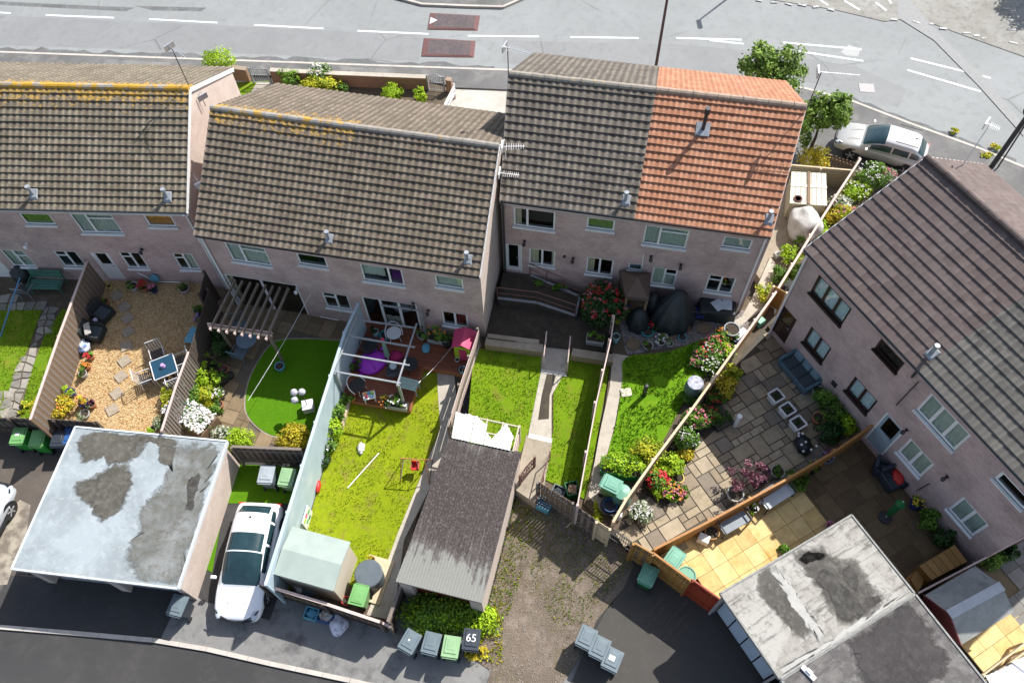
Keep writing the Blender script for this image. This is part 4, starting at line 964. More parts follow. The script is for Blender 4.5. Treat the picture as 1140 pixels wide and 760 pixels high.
FELTF = felt('stained_pale_felt', (.27, .29, .285), (.34, .36, .36), (.20, .205, .195), 1.2); FELTF2 = felt('stained_grey_felt', (.19, .18, .165), (.25, .24, .22), (.12, .112, .10), 1.5)
FELTG = stain('worn_grey_felt', (.12, .125, .115), (.20, .21, .205), (.085, .072, .052), .8)
FELTD = stain('bare_dark_felt', (.055, .05, .04), (.09, .083, .068), (.14, .135, .118), 1.1)
FELTL = felt('lichen_grey_felt', (.27, .255, .225), (.36, .345, .315), (.10, .09, .078), .7, d=(.075, .067, .058))
FELTK = stain('charcoal_felt', (.028, .024, .025), (.042, .037, .037), (.065, .058, .055), .7)
FELTK2 = felt('streaky_grey_felt', (0.153, 0.144, 0.135), (0.090, 0.083, 0.081), (0.216, 0.207, 0.194), 1.3, d=(0.054, 0.045, 0.048))
ASB0 = felt('mottled_cement_sheet', (.065, .052, .050), (.095, .075, .070), (.17, .18, .165), .8, d=(.27, .285, .26))
def asb():
    t = NT('lichen_cement_sheet'); v = t.coord('Object'); sp = t.N('ShaderNodeSeparateXYZ'); t.L(v, sp.inputs[0])
    mp = t.N('ShaderNodeMapping'); mp.inputs['Scale'].default_value = (4, .35, 1); t.L(v, mp.inputs['Vector']); st = t.noise(mp.outputs[0], 1.6, 6, .75); bl = t.noise(v, .75, 6, .7, .4); fi = t.noise(v, 18, 4, .75)
    y = t.math('MULTIPLY', t.math('SUBTRACT', sp.outputs[1], .75), .215)      # weathered most at both ends of the roof
    k = t.math('ADD', t.math('ADD', t.math('MULTIPLY', st, .75), t.math('MULTIPLY', bl, .6)), t.math('MULTIPLY', y, y))
    col = t.ramp(k, [(.80, (.040, .028, .027)), (.92, (.085, .074, .068)), (1.08, (.20, .20, .18))])
    col = t.mix(t.ramp(fi, [(.5, 0.0), (.7, .4)]), col, (.30, .30, .28)); t.bump(fi, .3, .01); MATS['asb'] = t.fin(col, .9); return t.m
ASB = asb()
BROAD = stain('broad_grey_stain', (.05, .046, .04), (.085, .078, .068), (.18, .17, .155), 1.1, .72); PALEB = stain('pale_band', (.50, .49, .455), (.44, .43, .40), (.36, .35, .325), 1.0, .8)
SCU = stain('black_scuff', (.028, .026, .022), (.05, .046, .04), (.10, .095, .085), 2.4)
Z3 = lambda zx, zy, ox, oy: (ox + zx / 3.8, oy + zy / 3.8)
q1 = curve([Z3(*p, 0, 370) for p in [(340, 450), (400, 422), (500, 430), (590, 432), (615, 460), (590, 500), (570, 525), (540, 540), (505, 545), (460, 552), (440, 520), (425, 535), (380, 545), (345, 530), (335, 490)]], 4); q5 = curve([Z3(*p, 0, 370) for p in [(600, 428), (715, 448), (740, 475), (700, 492), (640, 470), (610, 462)]], 4); q6 = curve([Z3(*p, 0, 370) for p in [(690, 480), (735, 490), (730, 540), (700, 562), (675, 545), (672, 505)]], 4)
q2 = curve([Z3(*p, 0, 370) for p in [(420, 592), (470, 570), (490, 555), (545, 575), (555, 605), (540, 680), (520, 735), (470, 765), (440, 790), (395, 765), (405, 735), (370, 720), (330, 690), (335, 640)]], 4)
q3 = curve([(193, 499), (215, 499), (241, 497), (238, 517), (229, 545), (222, 575), (210, 610), (199, 650), (185, 651), (168, 647), (150, 636), (143, 618), (150, 602), (158, 586), (156, 572), (165, 560), (180, 540), (191, 520), (186, 508)], 4)
q4 = curve([(209, 535), (216, 528), (222, 530), (220, 545), (214, 565), (207, 562)], 4)
gTL = T(-18)
garage('double garage with a white coated flat roof patched in dark felt', [(84, 475), (253, 491), (198, 655), (13, 633)], gTL + 2.25, gTL, [BRICKL], FELTW, roof_t=.16,
       doors=[(.08, .46, mat('garage_door_grey', (.30, .31, .33))), (.54, .92, mat('garage_door_slate', (.12, .125, .14)))], trim=mat('pale_trim', (.62, .66, .67), (.54, .58, .59), 3, .6), pillars=[(0, .05), (.5, .56), (.95, 1)],
       sub=[('felt_patch', q3, FELTG), ('felt_patch', q4, SCU), ('felt_patch', q1, FELTD), ('felt_patch', q5, FELTD), ('felt_patch', q6, FELTD), ('felt_patch', q2, FELTD)])
gM = T(-1)
garage('single garage with a dark mottled corrugated roof and red door', [(499, 488), (580, 503), (536.5, 671), (440.5, 647)], gM + 2.2, gM, [BRICKL], ASB, corr=.10, roof_t=.12, over=.05,
       doors=[(.16, .84, W_RED)], pillars=[(0, .15), (.85, 1)])
gR = T(10) + .55
garage('garage with a pale lichen streaked roof and blue grey doors', [(802, 660), (948, 573), (1018, 660), (868, 755)][1:] + [(802, 660)], gR + 2.35, gR, [mat('render_grey', (.30, .29, .30), (.24, .23, .24), 3, .9)], FELTL, over=.1,
       doors=[(.04, .96, mat('garage_door_blue_grey', (.42, .50, .60), (.38, .46, .56), 2, .5))], pillars=[(0, .03), (.97, 1)], trim=mat('weathered_trim', (.30, .30, .28), (.20, .20, .19), 6, .8),
       sub=[('felt_patch', curve([Z3(*p, 840, 560) for p in [(175, 215), (260, 190), (350, 240), (430, 250), (480, 330), (530, 400), (470, 480), (380, 500), (310, 430), (240, 320)]], 3), BROAD), ('felt_patch', curve([Z3(*p, 840, 560) for p in [(20, 300), (90, 280), (160, 380), (260, 500), (200, 560), (110, 480), (40, 400)]], 3), BROAD),
            ('felt_patch', [Z3(*p, 840, 560) for p in [(95, 705), (300, 590), (500, 460), (640, 375), (672, 385), (560, 455), (320, 600), (112, 735)]], PALEB), ('felt_patch', [Z3(*p, 840, 560) for p in [(70, 280), (110, 290), (300, 560), (280, 590), (170, 450)]], PALEB),
            ('felt_patch', curve([Z3(*p, 840, 560) for p in [(262, 330), (290, 290), (330, 300), (360, 340), (400, 380), (455, 430), (440, 480), (380, 490), (340, 440), (320, 390)]], 4), SCU),
            ('felt_patch', curve([Z3(*p, 840, 560) for p in [(370, 280), (410, 270), (440, 330), (430, 370), (395, 340)]], 4), SCU), ('felt_patch', curve([Z3(*p, 840, 560) for p in [(470, 400), (520, 390), (535, 415), (490, 435)]], 4), SCU),
            ('felt_patch', curve([Z3(*p, 840, 560) for p in [(190, 230), (235, 205), (280, 212), (285, 235), (240, 250), (205, 252)]], 3), SCU)])
garage('garage with a charcoal felt roof edged in grey, next to the pale roofed one', [(1019, 661.5), (1120, 788), (970, 885), (869.5, 756.5)], gR + 2.3, gR, [mat('render_grey', (.3, .3, .3))], FELTK2, over=.1,
       doors=[(.04, .96, MATS['garage_door_blue_grey'])], pillars=[(0, .03), (.97, 1)], trim=MATS['weathered_trim'],
       sub=[('felt_patch', [Z3(*p, 840, 560) for p in [(400, 590), (520, 510), (640, 440), (670, 450), (700, 490), (740, 540), (770, 600), (810, 660), (800, 690), (760, 740), (700, 780), (600, 900), (480, 760), (440, 680)]], FELTK)])
v = P(*Z3(230, 715, 840, 560), gR + 2.4); m = MB(); m.box(0, 0, .03, .5, .16, .07, -.9); m.box(.02, .03, .09, .2, .12, .06, -.9); mesh_thing(m, 'offcut', PL_WHITE, 'white offcut lying on the dark garage roof edge', 'offcut', (v.x, v.y, gR + 2.32), bevel=.01)
# broken lean-to behind the middle garage
def leanto():
    z = ZC + 1.45; q = flat([(508, 458), (578, 473), (571, 502), (503, 487)], z); c = sum(q, Vector()) / 4; a = yaw(q[3], q[2])
    root = thing('lean_to', 'lean-to with broken white corrugated sheets behind the dark roofed garage', 'lean-to', (c.x, c.y, ZC - .1), a)
    Mi = Matrix.Rotation(-a, 4, 'Z') @ Matrix.Translation(-Vector((c.x, c.y, ZC - .1))); L = [Mi @ x for x in q]
    WS = mat('white_corrugated_sheet', (.84, .84, .85), (.76, .76, .78), 3, .4)
    def sheetp(s0, s1, e0, e1, R):
        n = int((s1 - s0) * 60); m = MB(); vs = []; k = 6
        for j in range(k + 1):
            for i in range(n + 1):
                s = s0 + (s1 - s0) * i / n; f = e0 + (e1 - e0) * i / n + R.uniform(-.04, .03); t = f + (1 - f) * j / k if j else f
                p = L[0].lerp(L[1], s).lerp(L[3].lerp(L[2], s), t); vs.append((p.x, p.y, p.z + .025 * math.cos(i * 2 * PI / 3)))
        m.add(vs, [(j * (n + 1) + i + n + 1, j * (n + 1) + i + n + 2, j * (n + 1) + i + 1, j * (n + 1) + i) for j in range(k) for i in range(n)])
        m.build('roof_sheet', WS, root)
    R = random.Random(4); sheetp(.0, .30, .05, .0, R); sheetp(.31, .52, .0, .25, R); sheetp(.53, .62, .55, .7, R); sheetp(.63, .80, .75, .05, R); sheetp(.80, .95, .05, .45, R)
    m = MB()
    for s in (0, .25, .5, .75, 1):
        a_, b_ = L[0].lerp(L[1], s), L[3].lerp(L[2], s); m.bar((a_.x, a_.y, a_.z - .06), (b_.x, b_.y, b_.z - .06), .05, .08)
    for t in (0.02, .5): a_, b_ = L[0].lerp(L[3], t), L[1].lerp(L[2], t); m.bar((a_.x, a_.y, a_.z - .12), (b_.x, b_.y, b_.z - .12), .05, .07)
    m.build('rafters', W_PALE, root)
    for p in (L[0], L[1], L[2]): MB().bar((p.x, p.y, 0), (p.x, p.y, p.z - .1), .09).build('post', W_PALE, root)
    MB().bar((L[1].x, L[1].y, .5), (L[2].x, L[2].y, .5), .03, .95).build('side_panel', W_PINK, root)
leanto()
# pale sage shed at the foot of the decked garden
def shed(label, corners, ze, zb, rise, wm, rm, ridge_along, name='shed', doorm=None, gm=None):
    w = flat(corners, ze); c = sum(w, Vector()) / 4; c.z = zb; a = yaw(w[3], w[2]); root = thing(name, label, 'shed', c, a)
    Mi = Matrix.Rotation(-a, 4, 'Z') @ Matrix.Translation(-c); L = [Mi @ q for q in w]; cen = sum(L, Vector()) / 4
    In = [q + (cen - q).normalized() * .1 for q in L]; h = ze - zb; m = MB()
    if ridge_along: r0, r1 = (L[0] + L[3]) / 2, (L[1] + L[2]) / 2; i0, i1 = (In[0] + In[3]) / 2, (In[1] + In[2]) / 2; ends = ((0, 3), (1, 2))
    else: r0, r1 = (L[3] + L[2]) / 2, (L[0] + L[1]) / 2; i0, i1 = (In[3] + In[2]) / 2, (In[0] + In[1]) / 2; ends = ((2, 3), (0, 1))
    r0 = r0 + Vector((0, 0, rise)); r1 = r1 + Vector((0, 0, rise))
    for i in range(4):
        p, q = In[i], In[(i + 1) % 4]; m.add([(p.x, p.y, -.2), (q.x, q.y, -.2), (q.x, q.y, h - .02), (p.x, p.y, h - .02)], [(3, 2, 1, 0)])
    for (e, r) in zip(ends, (i0, i1)):
        p, q = In[e[0]], In[e[1]]; m.add([(p.x, p.y, h - .02), (q.x, q.y, h - .02), (r.x, r.y, h + rise - .04)], [(0, 1, 2)])
    m.build('wall', wm, root); r = MB()
    A, B, C, D = L
    for (p, q) in (((A, B), (D, C)) if ridge_along else ((A, D), (B, C))):
        lo = [p, q]; hi = [r0, r1] if ridge_along else [r1, r0]
        up = Vector((0, 0, .05)); r.add([lo[0], lo[1], hi[1], hi[0], lo[0] + up, lo[1] + up, hi[1] + up, hi[0] + up], [(0, 1, 2, 3), (4, 5, 6, 7), (0, 1, 5, 4), (1, 2, 6, 5), (2, 3, 7, 6), (3, 0, 4, 7)])
    r.build('roof', rm, root)
    if gm:
        e = ends[0]; p, q = L[e[0]], L[e[1]]; g_ = MB(); g_.bar(p + Vector((0, 0, 0)), r0, .03, .12); g_.bar(q, r0, .03, .12); g_.build('bargeboard', gm, root)
    return root, L
SAGE = mat('sage_roof_felt', (.33, .39, .35), (.29, .345, .315), 2, .8, .15, 30)
sroot, sL = shed('pale sage roofed garden shed with cream walls beside the blue fence', [(326, 586), (390.5, 603.5), (372, 658), (305, 639)], ZB + 1.85, ZB, .16, mat('cream_shed_board', (.62, .55, .44), (.54, .47, .37), 4, .8, stretch=(1, 1, 12)), SAGE, True)
FRED = mat('dark_red_board', (.16, .03, .03), (.11, .02, .02), 4, .7)
FELTS = felt('shed_felt_grey', (.24, .25, .235), (.31, .315, .30), (.18, .185, .175), .9)
shed('grey felted shed with dark red end wall behind the garages', [(1028, 662), (1085, 630), (1128, 682), (1069, 718)], ZC + 1.5, ZC, .55, FRED, FELTS, False) if 0 else None
def shed2():
    ze, zr, zb = ZC + 1.45, ZC + 2.0, ZC - .02
    p = [P(1028, 663, ze), P(1085, 630, ze), P(1115, 652, zr), P(1056, 684, zr), P(1128, 681, ze), P(1069, 718, ze)]
    c = sum(p, Vector()) / 6; c.z = zb; root = thing('shed', 'grey felted shed with dark red end wall behind the garages', 'shed', c); p = [q - c for q in p]
    m = MB(); up = Vector((0, 0, .04))
    for q in ((p[0], p[1], p[2], p[3]), (p[3], p[2], p[4], p[5])): m.add([*q, *[x + up for x in q]], [(3, 2, 1, 0), (4, 5, 6, 7), (0, 1, 5, 4), (1, 2, 6, 5), (2, 3, 7, 6), (3, 0, 4, 7)])
    m.build('roof', FELTS, root)
    k = lambda q: q * .93; W = MB(); f = lambda q, z: (k(q).x, k(q).y, z)
    for (a, b) in ((p[0], p[1]), (p[4], p[5])): W.add([f(a, 0), f(b, 0), f(b, b.z - .03), f(a, a.z - .03)], [(0, 1, 2, 3)])
    for (a, b, r) in ((p[0], p[5], p[3]), (p[1], p[4], p[2])): W.add([f(a, 0), f(b, 0), f(b, b.z - .03), f(r, r.z - .08), f(a, a.z - .03)], [(0, 1, 2, 3, 4)])
    W.build('wall', FRED, root)
    b = MB(); b.bar(p[3] + up, p[2] + up, .3, .03); b.build('ridge_cap', mat('bright_felt', (.46, .48, .50), (.4, .42, .44), 3), root)
    b = MB(); b.bar(p[0], p[3], .04, .12); b.bar(p[5], p[3], .04, .12); b.build('bargeboard', FRED, root)
shed2()
# corrugated white roof in the bottom right corner
v = flat([(1097, 752), (1128, 738), (1200, 790), (1140, 830)], ZC + 1.3); c = sum(v, Vector()) / 4; root = thing('lean_to', 'white corrugated lean-to roof in the bottom corner by the leaning boards', 'lean-to', (c.x, c.y, ZC))
m = MB(); n = 30; vs = []
for j in (0, 1):
    for i in range(n + 1):
        q = v[0].lerp(v[1], i / n).lerp(v[3].lerp(v[2], i / n), j) - c; vs.append((q.x, q.y, 1.3 + .025 * math.cos(i * 2 * PI / 5)))
m.add(vs, [(i, i + 1, n + 2 + i, n + 1 + i) for i in range(n)]); m.build('roof_sheet', MATS['white_corrugated_sheet'], root)
for q in v: MB().bar((q.x - c.x, q.y - c.y, 0), (q.x - c.x, q.y - c.y, 1.28), .08).build('post', W_PALE, root)
v = flat([(1128, 737), (1150, 728), (1220, 770), (1200, 790)], ZC + 1.34); c = sum(v, Vector()) / 4
root = thing('store_box', 'plain white lidded store beside the corrugated lean-to', 'store box', (c.x, c.y, ZC)); MB().prism([((q - c).x, (q - c).y) for q in v], 0, 1.28).build('body', PL_WHITE, root); MB().prism([((q - c).x * 1.03, (q - c).y * 1.03) for q in v], 1.28, 1.34).build('lid', PL_WHITE, root)
# plank roofed shed and tarpaulin between the right hand pairs
def plank_shed():
    z = .95; q = flat([(881, 191), (920, 193), (921, 229), (879, 226)], z); c = sum(q, Vector()) / 4; root = thing('shed', 'small shed with a pale plank roof at the end of the orange roofed house', 'shed', (c.x, c.y, -.1))
    L = [x - Vector((c.x, c.y, -.1)) for x in q]; m = MB(); n = 7
    for i in range(n):
        for (t0, t1) in ((0, .42), (.46, 1)):
            P4 = [L[0].lerp(L[1], (i + .05) / n).lerp(L[3].lerp(L[2], (i + .05) / n), t0), L[0].lerp(L[1], (i + .95) / n).lerp(L[3].lerp(L[2], (i + .95) / n), t0), L[0].lerp(L[1], (i + .95) / n).lerp(L[3].lerp(L[2], (i + .95) / n), t1), L[0].lerp(L[1], (i + .05) / n).lerp(L[3].lerp(L[2], (i + .05) / n), t1)]
            m.prism([(x.x, x.y) for x in P4], L[0].z - .03, L[0].z, i % 2)
    for t in (.44,): a, b = L[0].lerp(L[3], t), L[1].lerp(L[2], t); m.bar(a, b, .14, .05, 1)
    a, b = L[0].lerp(L[1], .5) , L[3].lerp(L[2], .5); m.bar(a + Vector((0, 0, .03)), b + Vector((0, 0, .03)), .12, .05, 2)
    m.build('roof', [mat('pale_plank', (.60, .57, .46), (.52, .49, .38), 4), mat('pale_plank_grey', (.66, .64, .55), (.56, .53, .43), 4), W_BROWN], root)
    MB().prism([(x.x * .95, x.y * .95) for x in L], 0, L[0].z - .035).build('wall', W_PALE, root)
    MB().lathe([(.16, 0), (.2, .03), (.2, .05), (.16, .08), (.13, .05), (.13, .03), (.16, 0)], (L[3].x * .6), L[3].y * .75, 14, cz=L[0].z).build('hoop', RUST, root)
plank_shed()
v = P(897, 249, .6); m = MB(); m.blob((0, 0, .55), (.68, .95, .75), .16, 1.7, 3, 26, 16, zmin=0)
mesh_thing(m, 'covered_heap', TARP, 'grey white tarpaulin covered heap by the end wall of the orange roofed house', 'tarpaulin', (v.x, v.y, -.1), smooth=True)
# ---------------------------------------------------------------- fences, gates, walls
def fence(label, pts, h, z, m, kind='v', bw=.12, gap=.003, posts=1.8, pm=None, rm=None, cap=False, top=True, name='fence', cat='fence', step=None):
    """pts: photo positions of the fence TOP (top=True) or FOOT; one run from first to last. Children: boards, rail, post."""
    w = [P(x, y, z + (h if top else 0)) for x, y in pts]
    for q in w: q.z = z
    c = w[0].copy(); root = thing(name, label, cat, c); w = [q - c for q in w]
    bm, rm_, cm = MB(), MB(), MB(); R = random.Random(len(COL.objects)); pm = pm or m; rm = rm or m; posts_at = []
    for a, b in zip(w, w[1:]):
        ln = (b - a).length; d = (b - a) / ln; nn = Vector((-d.y, d.x, 0))
        if kind in ('v', 'picket'):
            n = max(1, int(ln / (bw + gap)))
            for i in range(n):
                p = a + d * ((i + .5) * ln / n); hh = h + (R.uniform(-.015, .015) if kind == 'v' else R.uniform(-.04, .02))
                bm.box(p.x + nn.x * .02 * (1 if i % 2 else .6), p.y + nn.y * .02 * (1 if i % 2 else .6), hh / 2, ln / n - gap, .02, hh, yaw((0, 0), d) + R.uniform(-.03, .03), i % 2)
            for zz in (h * .22, h * .8): bm.bar(a + Vector((0, 0, zz)) - nn * .02, b + Vector((0, 0, zz)) - nn * .02, .035, .08)
        elif kind == 'h':
            n = max(1, int(h / (bw + gap)))
            for i in range(n):
                zz = (i + .5) * h / n; bm.bar(a + Vector((0, 0, zz)), b + Vector((0, 0, zz)), .022, h / n - gap, i % 2)
        elif kind == 'rails':
            for zz in (h * .35, h * .68, h - .05): bm.bar(a + Vector((0, 0, zz)), b + Vector((0, 0, zz)), .03, .13, 0)
        elif kind == 'solid':
            bm.bar(a + Vector((0, 0, h / 2)), b + Vector((0, 0, h / 2)), .05, h, 0)
        elif kind == 'trellis':
            n = int(ln / .16)
            for i in range(n + 1): p = a + d * (ln * i / n); bm.bar(p + Vector((0, 0, .02)), p + Vector((0, 0, h)), .02, .045, 0, up=nn)
            for i in range(int(h / .2) + 1): zz = i * .2 + .03; bm.bar(a + nn * .02 + Vector((0, 0, zz)), b + nn * .02 + Vector((0, 0, zz)), .02, .045, 0)
        elif kind == 'vt':
            n = max(1, int(ln / .13)); hb = h - .32
            for i in range(n): p = a + d * ((i + .5) * ln / n); bm.box(p.x, p.y, hb / 2, ln / n - .002, .02, hb, yaw((0, 0), d), i % 2)
            n = int(ln / .14)
            for i in range(n + 1): p = a + d * (ln * i / n); bm.bar(p + Vector((0, 0, hb)), p + Vector((0, 0, h)), .02, .03, 0, up=nn)
            for i in range(3): zz = hb + .08 + i * .1; bm.bar(a + Vector((0, 0, zz)), b + Vector((0, 0, zz)), .03, .02, 0)
        elif kind == 'wire':
            n = int(ln / .22)
            for i in range(n + 1): p = a + d * (ln * i / n); bm.bar(p + Vector((0, 0, .02)), p + Vector((0, 0, h)), .012, .012, 0)
            for zz in (.1, .3, .5, .7, h - .12): bm.bar(a + Vector((0, 0, zz)), b + Vector((0, 0, zz)), .012, .012, 0)
        if cap: cm.bar(a + Vector((0, 0, h + .02)), b + Vector((0, 0, h + .02)), cap, .04)
        k = max(1, round(ln / posts)); posts_at += [a + d * (ln * i / k) - nn * .05 for i in range(k)]
    posts_at.append(w[-1])
    bm.build('boards', [m, m if not isinstance(step, bpy.types.Material) else step], root)
    if rm_.v: rm_.build('rails', rm, root)
    if cm.v: cm.build('top_rail', rm, root)
    for p in posts_at: MB().box(p.x, p.y, h / 2 - .2, .09, .09, h + .46, 0).build('post', pm, root)
    return root
# garden A
fence('tall dark plank fence between the crazy paved lawn and the gravel garden', [(97, 291), (66, 374), (34, 467)], 1.75, ZA, W_BROWN, rm=W_PINK, cap=.09, step=W_GREY)
fence('low plank fence along the driveway, behind the bright green bins', [(-40, 464), (60, 467), (107, 470)], 1.15, ZA - .3, W_DARK, step=W_GREY)
fence('short plank return fence at the corner of the white roofed garage', [(107, 470), (118, 484)], 1.15, ZA - .3, W_DARK)
fence('plank and slat fence between the gravel garden and the round turf garden', [(232, 322), (210, 392)], 1.7, ZB + .25, W_DARK, rm=W_GREY)
fence('open slatted fence in bleached wood above the potted plants', [(210, 392), (196, 430), (180, 480)], 1.7, ZB + .25, W_GREY, gap=.05, bw=.09, rm=W_PINK, cap=.08)
fence('short dark fence panel against the wall between the two left houses', [(228, 302), (221, 328)], 1.8, ZA, W_DARK)
fence('weathered plank fence behind the parked white car', [(258, 497), (334, 500)], 1.5, ZB - .1, W_GREY, cap=.1, rm=W_GREY, step=W_DARK)
# the long blue fence
fence('long pale blue painted fence beside the decking and white car', [(399, 338), (384, 370), (352, 470), (321, 570), (296, 650)], 2.25, ZB, BLUEFENCE, kind='solid', posts=1.9, pm=BLUEFENCE, cap=.11, rm=BLUEFENCE)
fence('bleached post and rail fence between the decking and the stepped lawn', [(533, 366), (512, 428), (499, 474)], 1.5, ZB + .35, W_PINK, kind='h', bw=.3, gap=.09, posts=1.7, pm=W_GREY, step=W_GREY)
fence('dark plank fence with bleached top below the sage shed', [(291, 650), (360, 671), (423, 692)], 1.6, ZB - .25, W_DARK, cap=.1, rm=W_PINK, step=W_BROWN)
fence('closed plank gate at the end of the dark fence below the sage shed', [(423, 692), (434, 697)], 1.25, ZB - .25, W_GREY, rm=W_PINK, cap=.08, name='garden_gate', cat='gate')
fence('short dark fence panel beside the dark roofed garage', [(432, 692), (446, 652)], 1.4, ZB - .2, W_DARK, cap=.12, rm=W_GREY)
# garden C
fence('trellis topped fence with bleached rail between the stepped lawn and the rose garden', [(684, 352), (680, 378), (664, 448), (643, 562)], 1.5, ZC - .12, W_GREY, kind='vt', pm=W_PINK, rm=W_PINK, cap=.045, posts=1.75)
fence('uneven picket fence at the foot of the stepped lawn', [(599, 536), (638, 560)], 1.75, ZC - .6, W_GREY, kind='picket', gap=.02, bw=.09, step=W_BROWN)
fence('grey boarded gate at the foot of the rose garden path', [(641, 563), (665, 580)], 1.75, ZC - .6, W_GREY, rm=W_GREY, name='garden_gate', cat='gate', step=W_DARK)
fence('short bleached board panel between grey gate and brown post', [(665, 580), (679, 589)], 1.8, ZC - .6, W_CREAM)
# the long fence between the orange roofed house and the right hand house
fence('long brown fence with bleached pink top rail beside the flower border', [(958, 177), (931, 218), (903, 262), (862, 328), (820, 386)], 1.15, ZC, W_GOLD, kind='h', bw=.14, cap=.09, rm=W_PINK, pm=W_PINK, posts=2.0)
fence('brown fence with tan top rail between the rose garden and stone paving', [(820, 386), (770, 456), (728, 512), (697, 556), (683, 580)], 1.25, ZC, W_BROWN, kind='h', bw=.14, cap=.09, rm=W_CREAM, pm=W_CREAM, posts=2.0)
fence('orange stained fence between stone paving and yellow paving', [(979, 468), (930, 502), (880, 531), (790, 580), (729, 611)], 1.25, ZC, W_ORANGE, kind='h', bw=.15, cap=.08, rm=W_ORANGE, pm=W_GOLD, posts=1.9, step=W_GOLD)
fence('short plank panel with gold moss beside the wrought iron gate', [(706, 604), (727, 616)], 1.9, ZC - .6, W_GOLD, cap=.06, step=W_BROWN)
fence('golden plank fence behind the lone teal lidded bin', [(728, 616), (769, 646)], 1.9, ZC - .6, W_GOLD, cap=.07, rm=W_ORANGE, step=W_ORANGE)
fence('red stained plank gate beside the blue grey garage', [(771, 645), (802, 667)], 1.9, ZC - .6, W_RED, cap=.05, rm=W_RED, name='garden_gate', cat='gate')
fence('close boarded fence at the end of the small plank shed', [(880, 184), (948, 190)], 1.15, -.1, W_PALE, cap=.07, rm=W_CREAM)
fence('low slatted fence beside the golden shrub and silver car', [(925, 172), (953, 182)], .9, -.1, W_BROWN, kind='picket', gap=.08, bw=.08)
fence('dark garden fence running from the grey roofed house past the shed', [(1140, 598), (1085, 627), (1022, 660)], 1.2, ZC, W_DARK, cap=.06, rm=W_PINK)
fence('golden timber gate panel leaning by the dark garden fence', [(1008, 641), (1025, 631), (1064, 610)], 1.0, ZC, W_GOLD, cap=.07, rm=W_ORANGE, step=W_BROWN, top=False) if 0 else None
fence('short golden fence by the side of the brown framed house', [(862, 318), (876, 326)], 1.3, ZC, W_GOLD, kind='h', pm=W_CREAM)
fence('white rail fence beside the front block drive', [(506, 94), (493, 119)], .8, -.7, METAL_W, kind='rails', posts=1.2, pm=W_PINK)
for i, (a, b, lab) in enumerate([((1092, 752), (1140, 716), 'upper leaning timber board by the corrugated lean-to'), ((1094, 760), (1142, 724), 'lower leaning timber board by the corrugated lean-to')]):
    p, q = P(*a, ZC + .9), P(*b, ZC + .95); o = MB().bar((0, 0, 0), q - p, .05, .22).bar((0, 0, -.9), (0, 0, 0), .08).bar(q - p - Vector((0, 0, .9)), q - p, .08).build('board_fence', W_CREAM, None, loc=p); tag(o, lab, 'fence')
# brick front wall and gates
def lowwall(label, pts, h, z, m, w=.22, cap=None, name='brick_wall'):
    q = [P(x, y, z) for x, y in pts]; c = q[0].copy(); root = thing(name, label, 'wall', c); mb = MB()
    cp = MB()
    for a, b in zip(q, q[1:]):
        a, b = a - c, b - c; ln = (b - a).length; d = (b - a) / ln; n = Vector((-d.y, d.x, 0)) * w / 2
        for s in (-1, 1): mb.add([a + n * s, b + n * s, b + n * s + Vector((0, 0, h)), a + n * s + Vector((0, 0, h))], [(0, 1, 2, 3) if s < 0 else (3, 2, 1, 0)], 0, [[(0, 0), (ln, 0), (ln, h), (0, h)] if s < 0 else [(0, h), (ln, h), (ln, 0), (0, 0)]])
        mb.add([a - n + Vector((0, 0, h)), b - n + Vector((0, 0, h)), b + n + Vector((0, 0, h)), a + n + Vector((0, 0, h))], [(0, 1, 2, 3)], 0, [[(0, 0), (ln, 0), (ln, w), (0, w)]])
        for e in (a, b): mb.add([e - n, e + n, e + n + Vector((0, 0, h)), e - n + Vector((0, 0, h))], [(0, 1, 2, 3)], 0, [[(0, 0), (w, 0), (w, h), (0, h)]])
        cp.bar(a + Vector((0, 0, h + .03)), b + Vector((0, 0, h + .03)), w + .06, .05)
    mb.build('brickwork', m, root); cp.build('coping', cap or BROWNBRICK, root); return root
lowwall('low brown brick front wall behind the round shrubs', [(305, 91), (380, 95), (478, 99)], .75, -.72, BROWNBRICK, cap=CONC)
lowwall('stub of brown brick front wall beside the lime bush', [(262, 88), (279, 90)], .75, -.72, BROWNBRICK)
lowwall('short brown brick wall stub beside the block drive', [(498, 101), (504, 102)], .75, -.72, BROWNBRICK)
def gate(label, a, b, h, z, m, n=9, name='iron_gate'):
    p, q = P(*a, z), P(*b, z); root = thing(name, label, 'gate', p, yaw(p, q)); L = (Vector(q) - Vector(p)).length; mb = MB()
    for zz in (.1, h * .6, h): mb.bar((0, 0, zz), (L, 0, zz), .03)
    for i in range(n + 1): mb.bar((L * i / n, 0, .08), (L * i / n, 0, h + (.12 * math.sin(PI * i / n))), .018)
    mb.path([(L * i / 12, 0, h + .14 * math.sin(PI * i / 12)) for i in range(13)], .014, 6)
    for i in range(3):
        cx = L * (i + .5) / 3; mb.path([(cx + .09 * math.cos(t * PI / 5), 0, h * .8 + .09 * math.sin(t * PI / 5)) for t in range(11)], .009, 5)
    mb.build('gate_frame', m, root)
    for x in (0, L): MB().box(x, 0, h / 2, .07, .07, h + .15).build('post', m, root)
    return root
gate('wrought iron front gate beside the lime bush', (283, 93), (302, 93.5), .95, -.74, METAL_G)
gate('wrought iron front gate beside the block drive', (477, 101), (495, 102.5), .95, -.74, METAL_G)
gate('open wrought iron gate beside the dark roofed garage', (579, 540), (595, 520), .95, ZC - .15, RUST)
gate('open wrought iron gate casting a barred shadow, at the end of the stone paving', (676, 597), (704, 616), 1.0, ZC - .2, METAL_D, 12)
tt = T(3)
fence('dark trellis panel standing on the gravel beside the iron gate', [(702, 606), (666, 644)], 1.15, tt + .1, METAL_D, kind='trellis', pm=METAL_D) if 0 else None
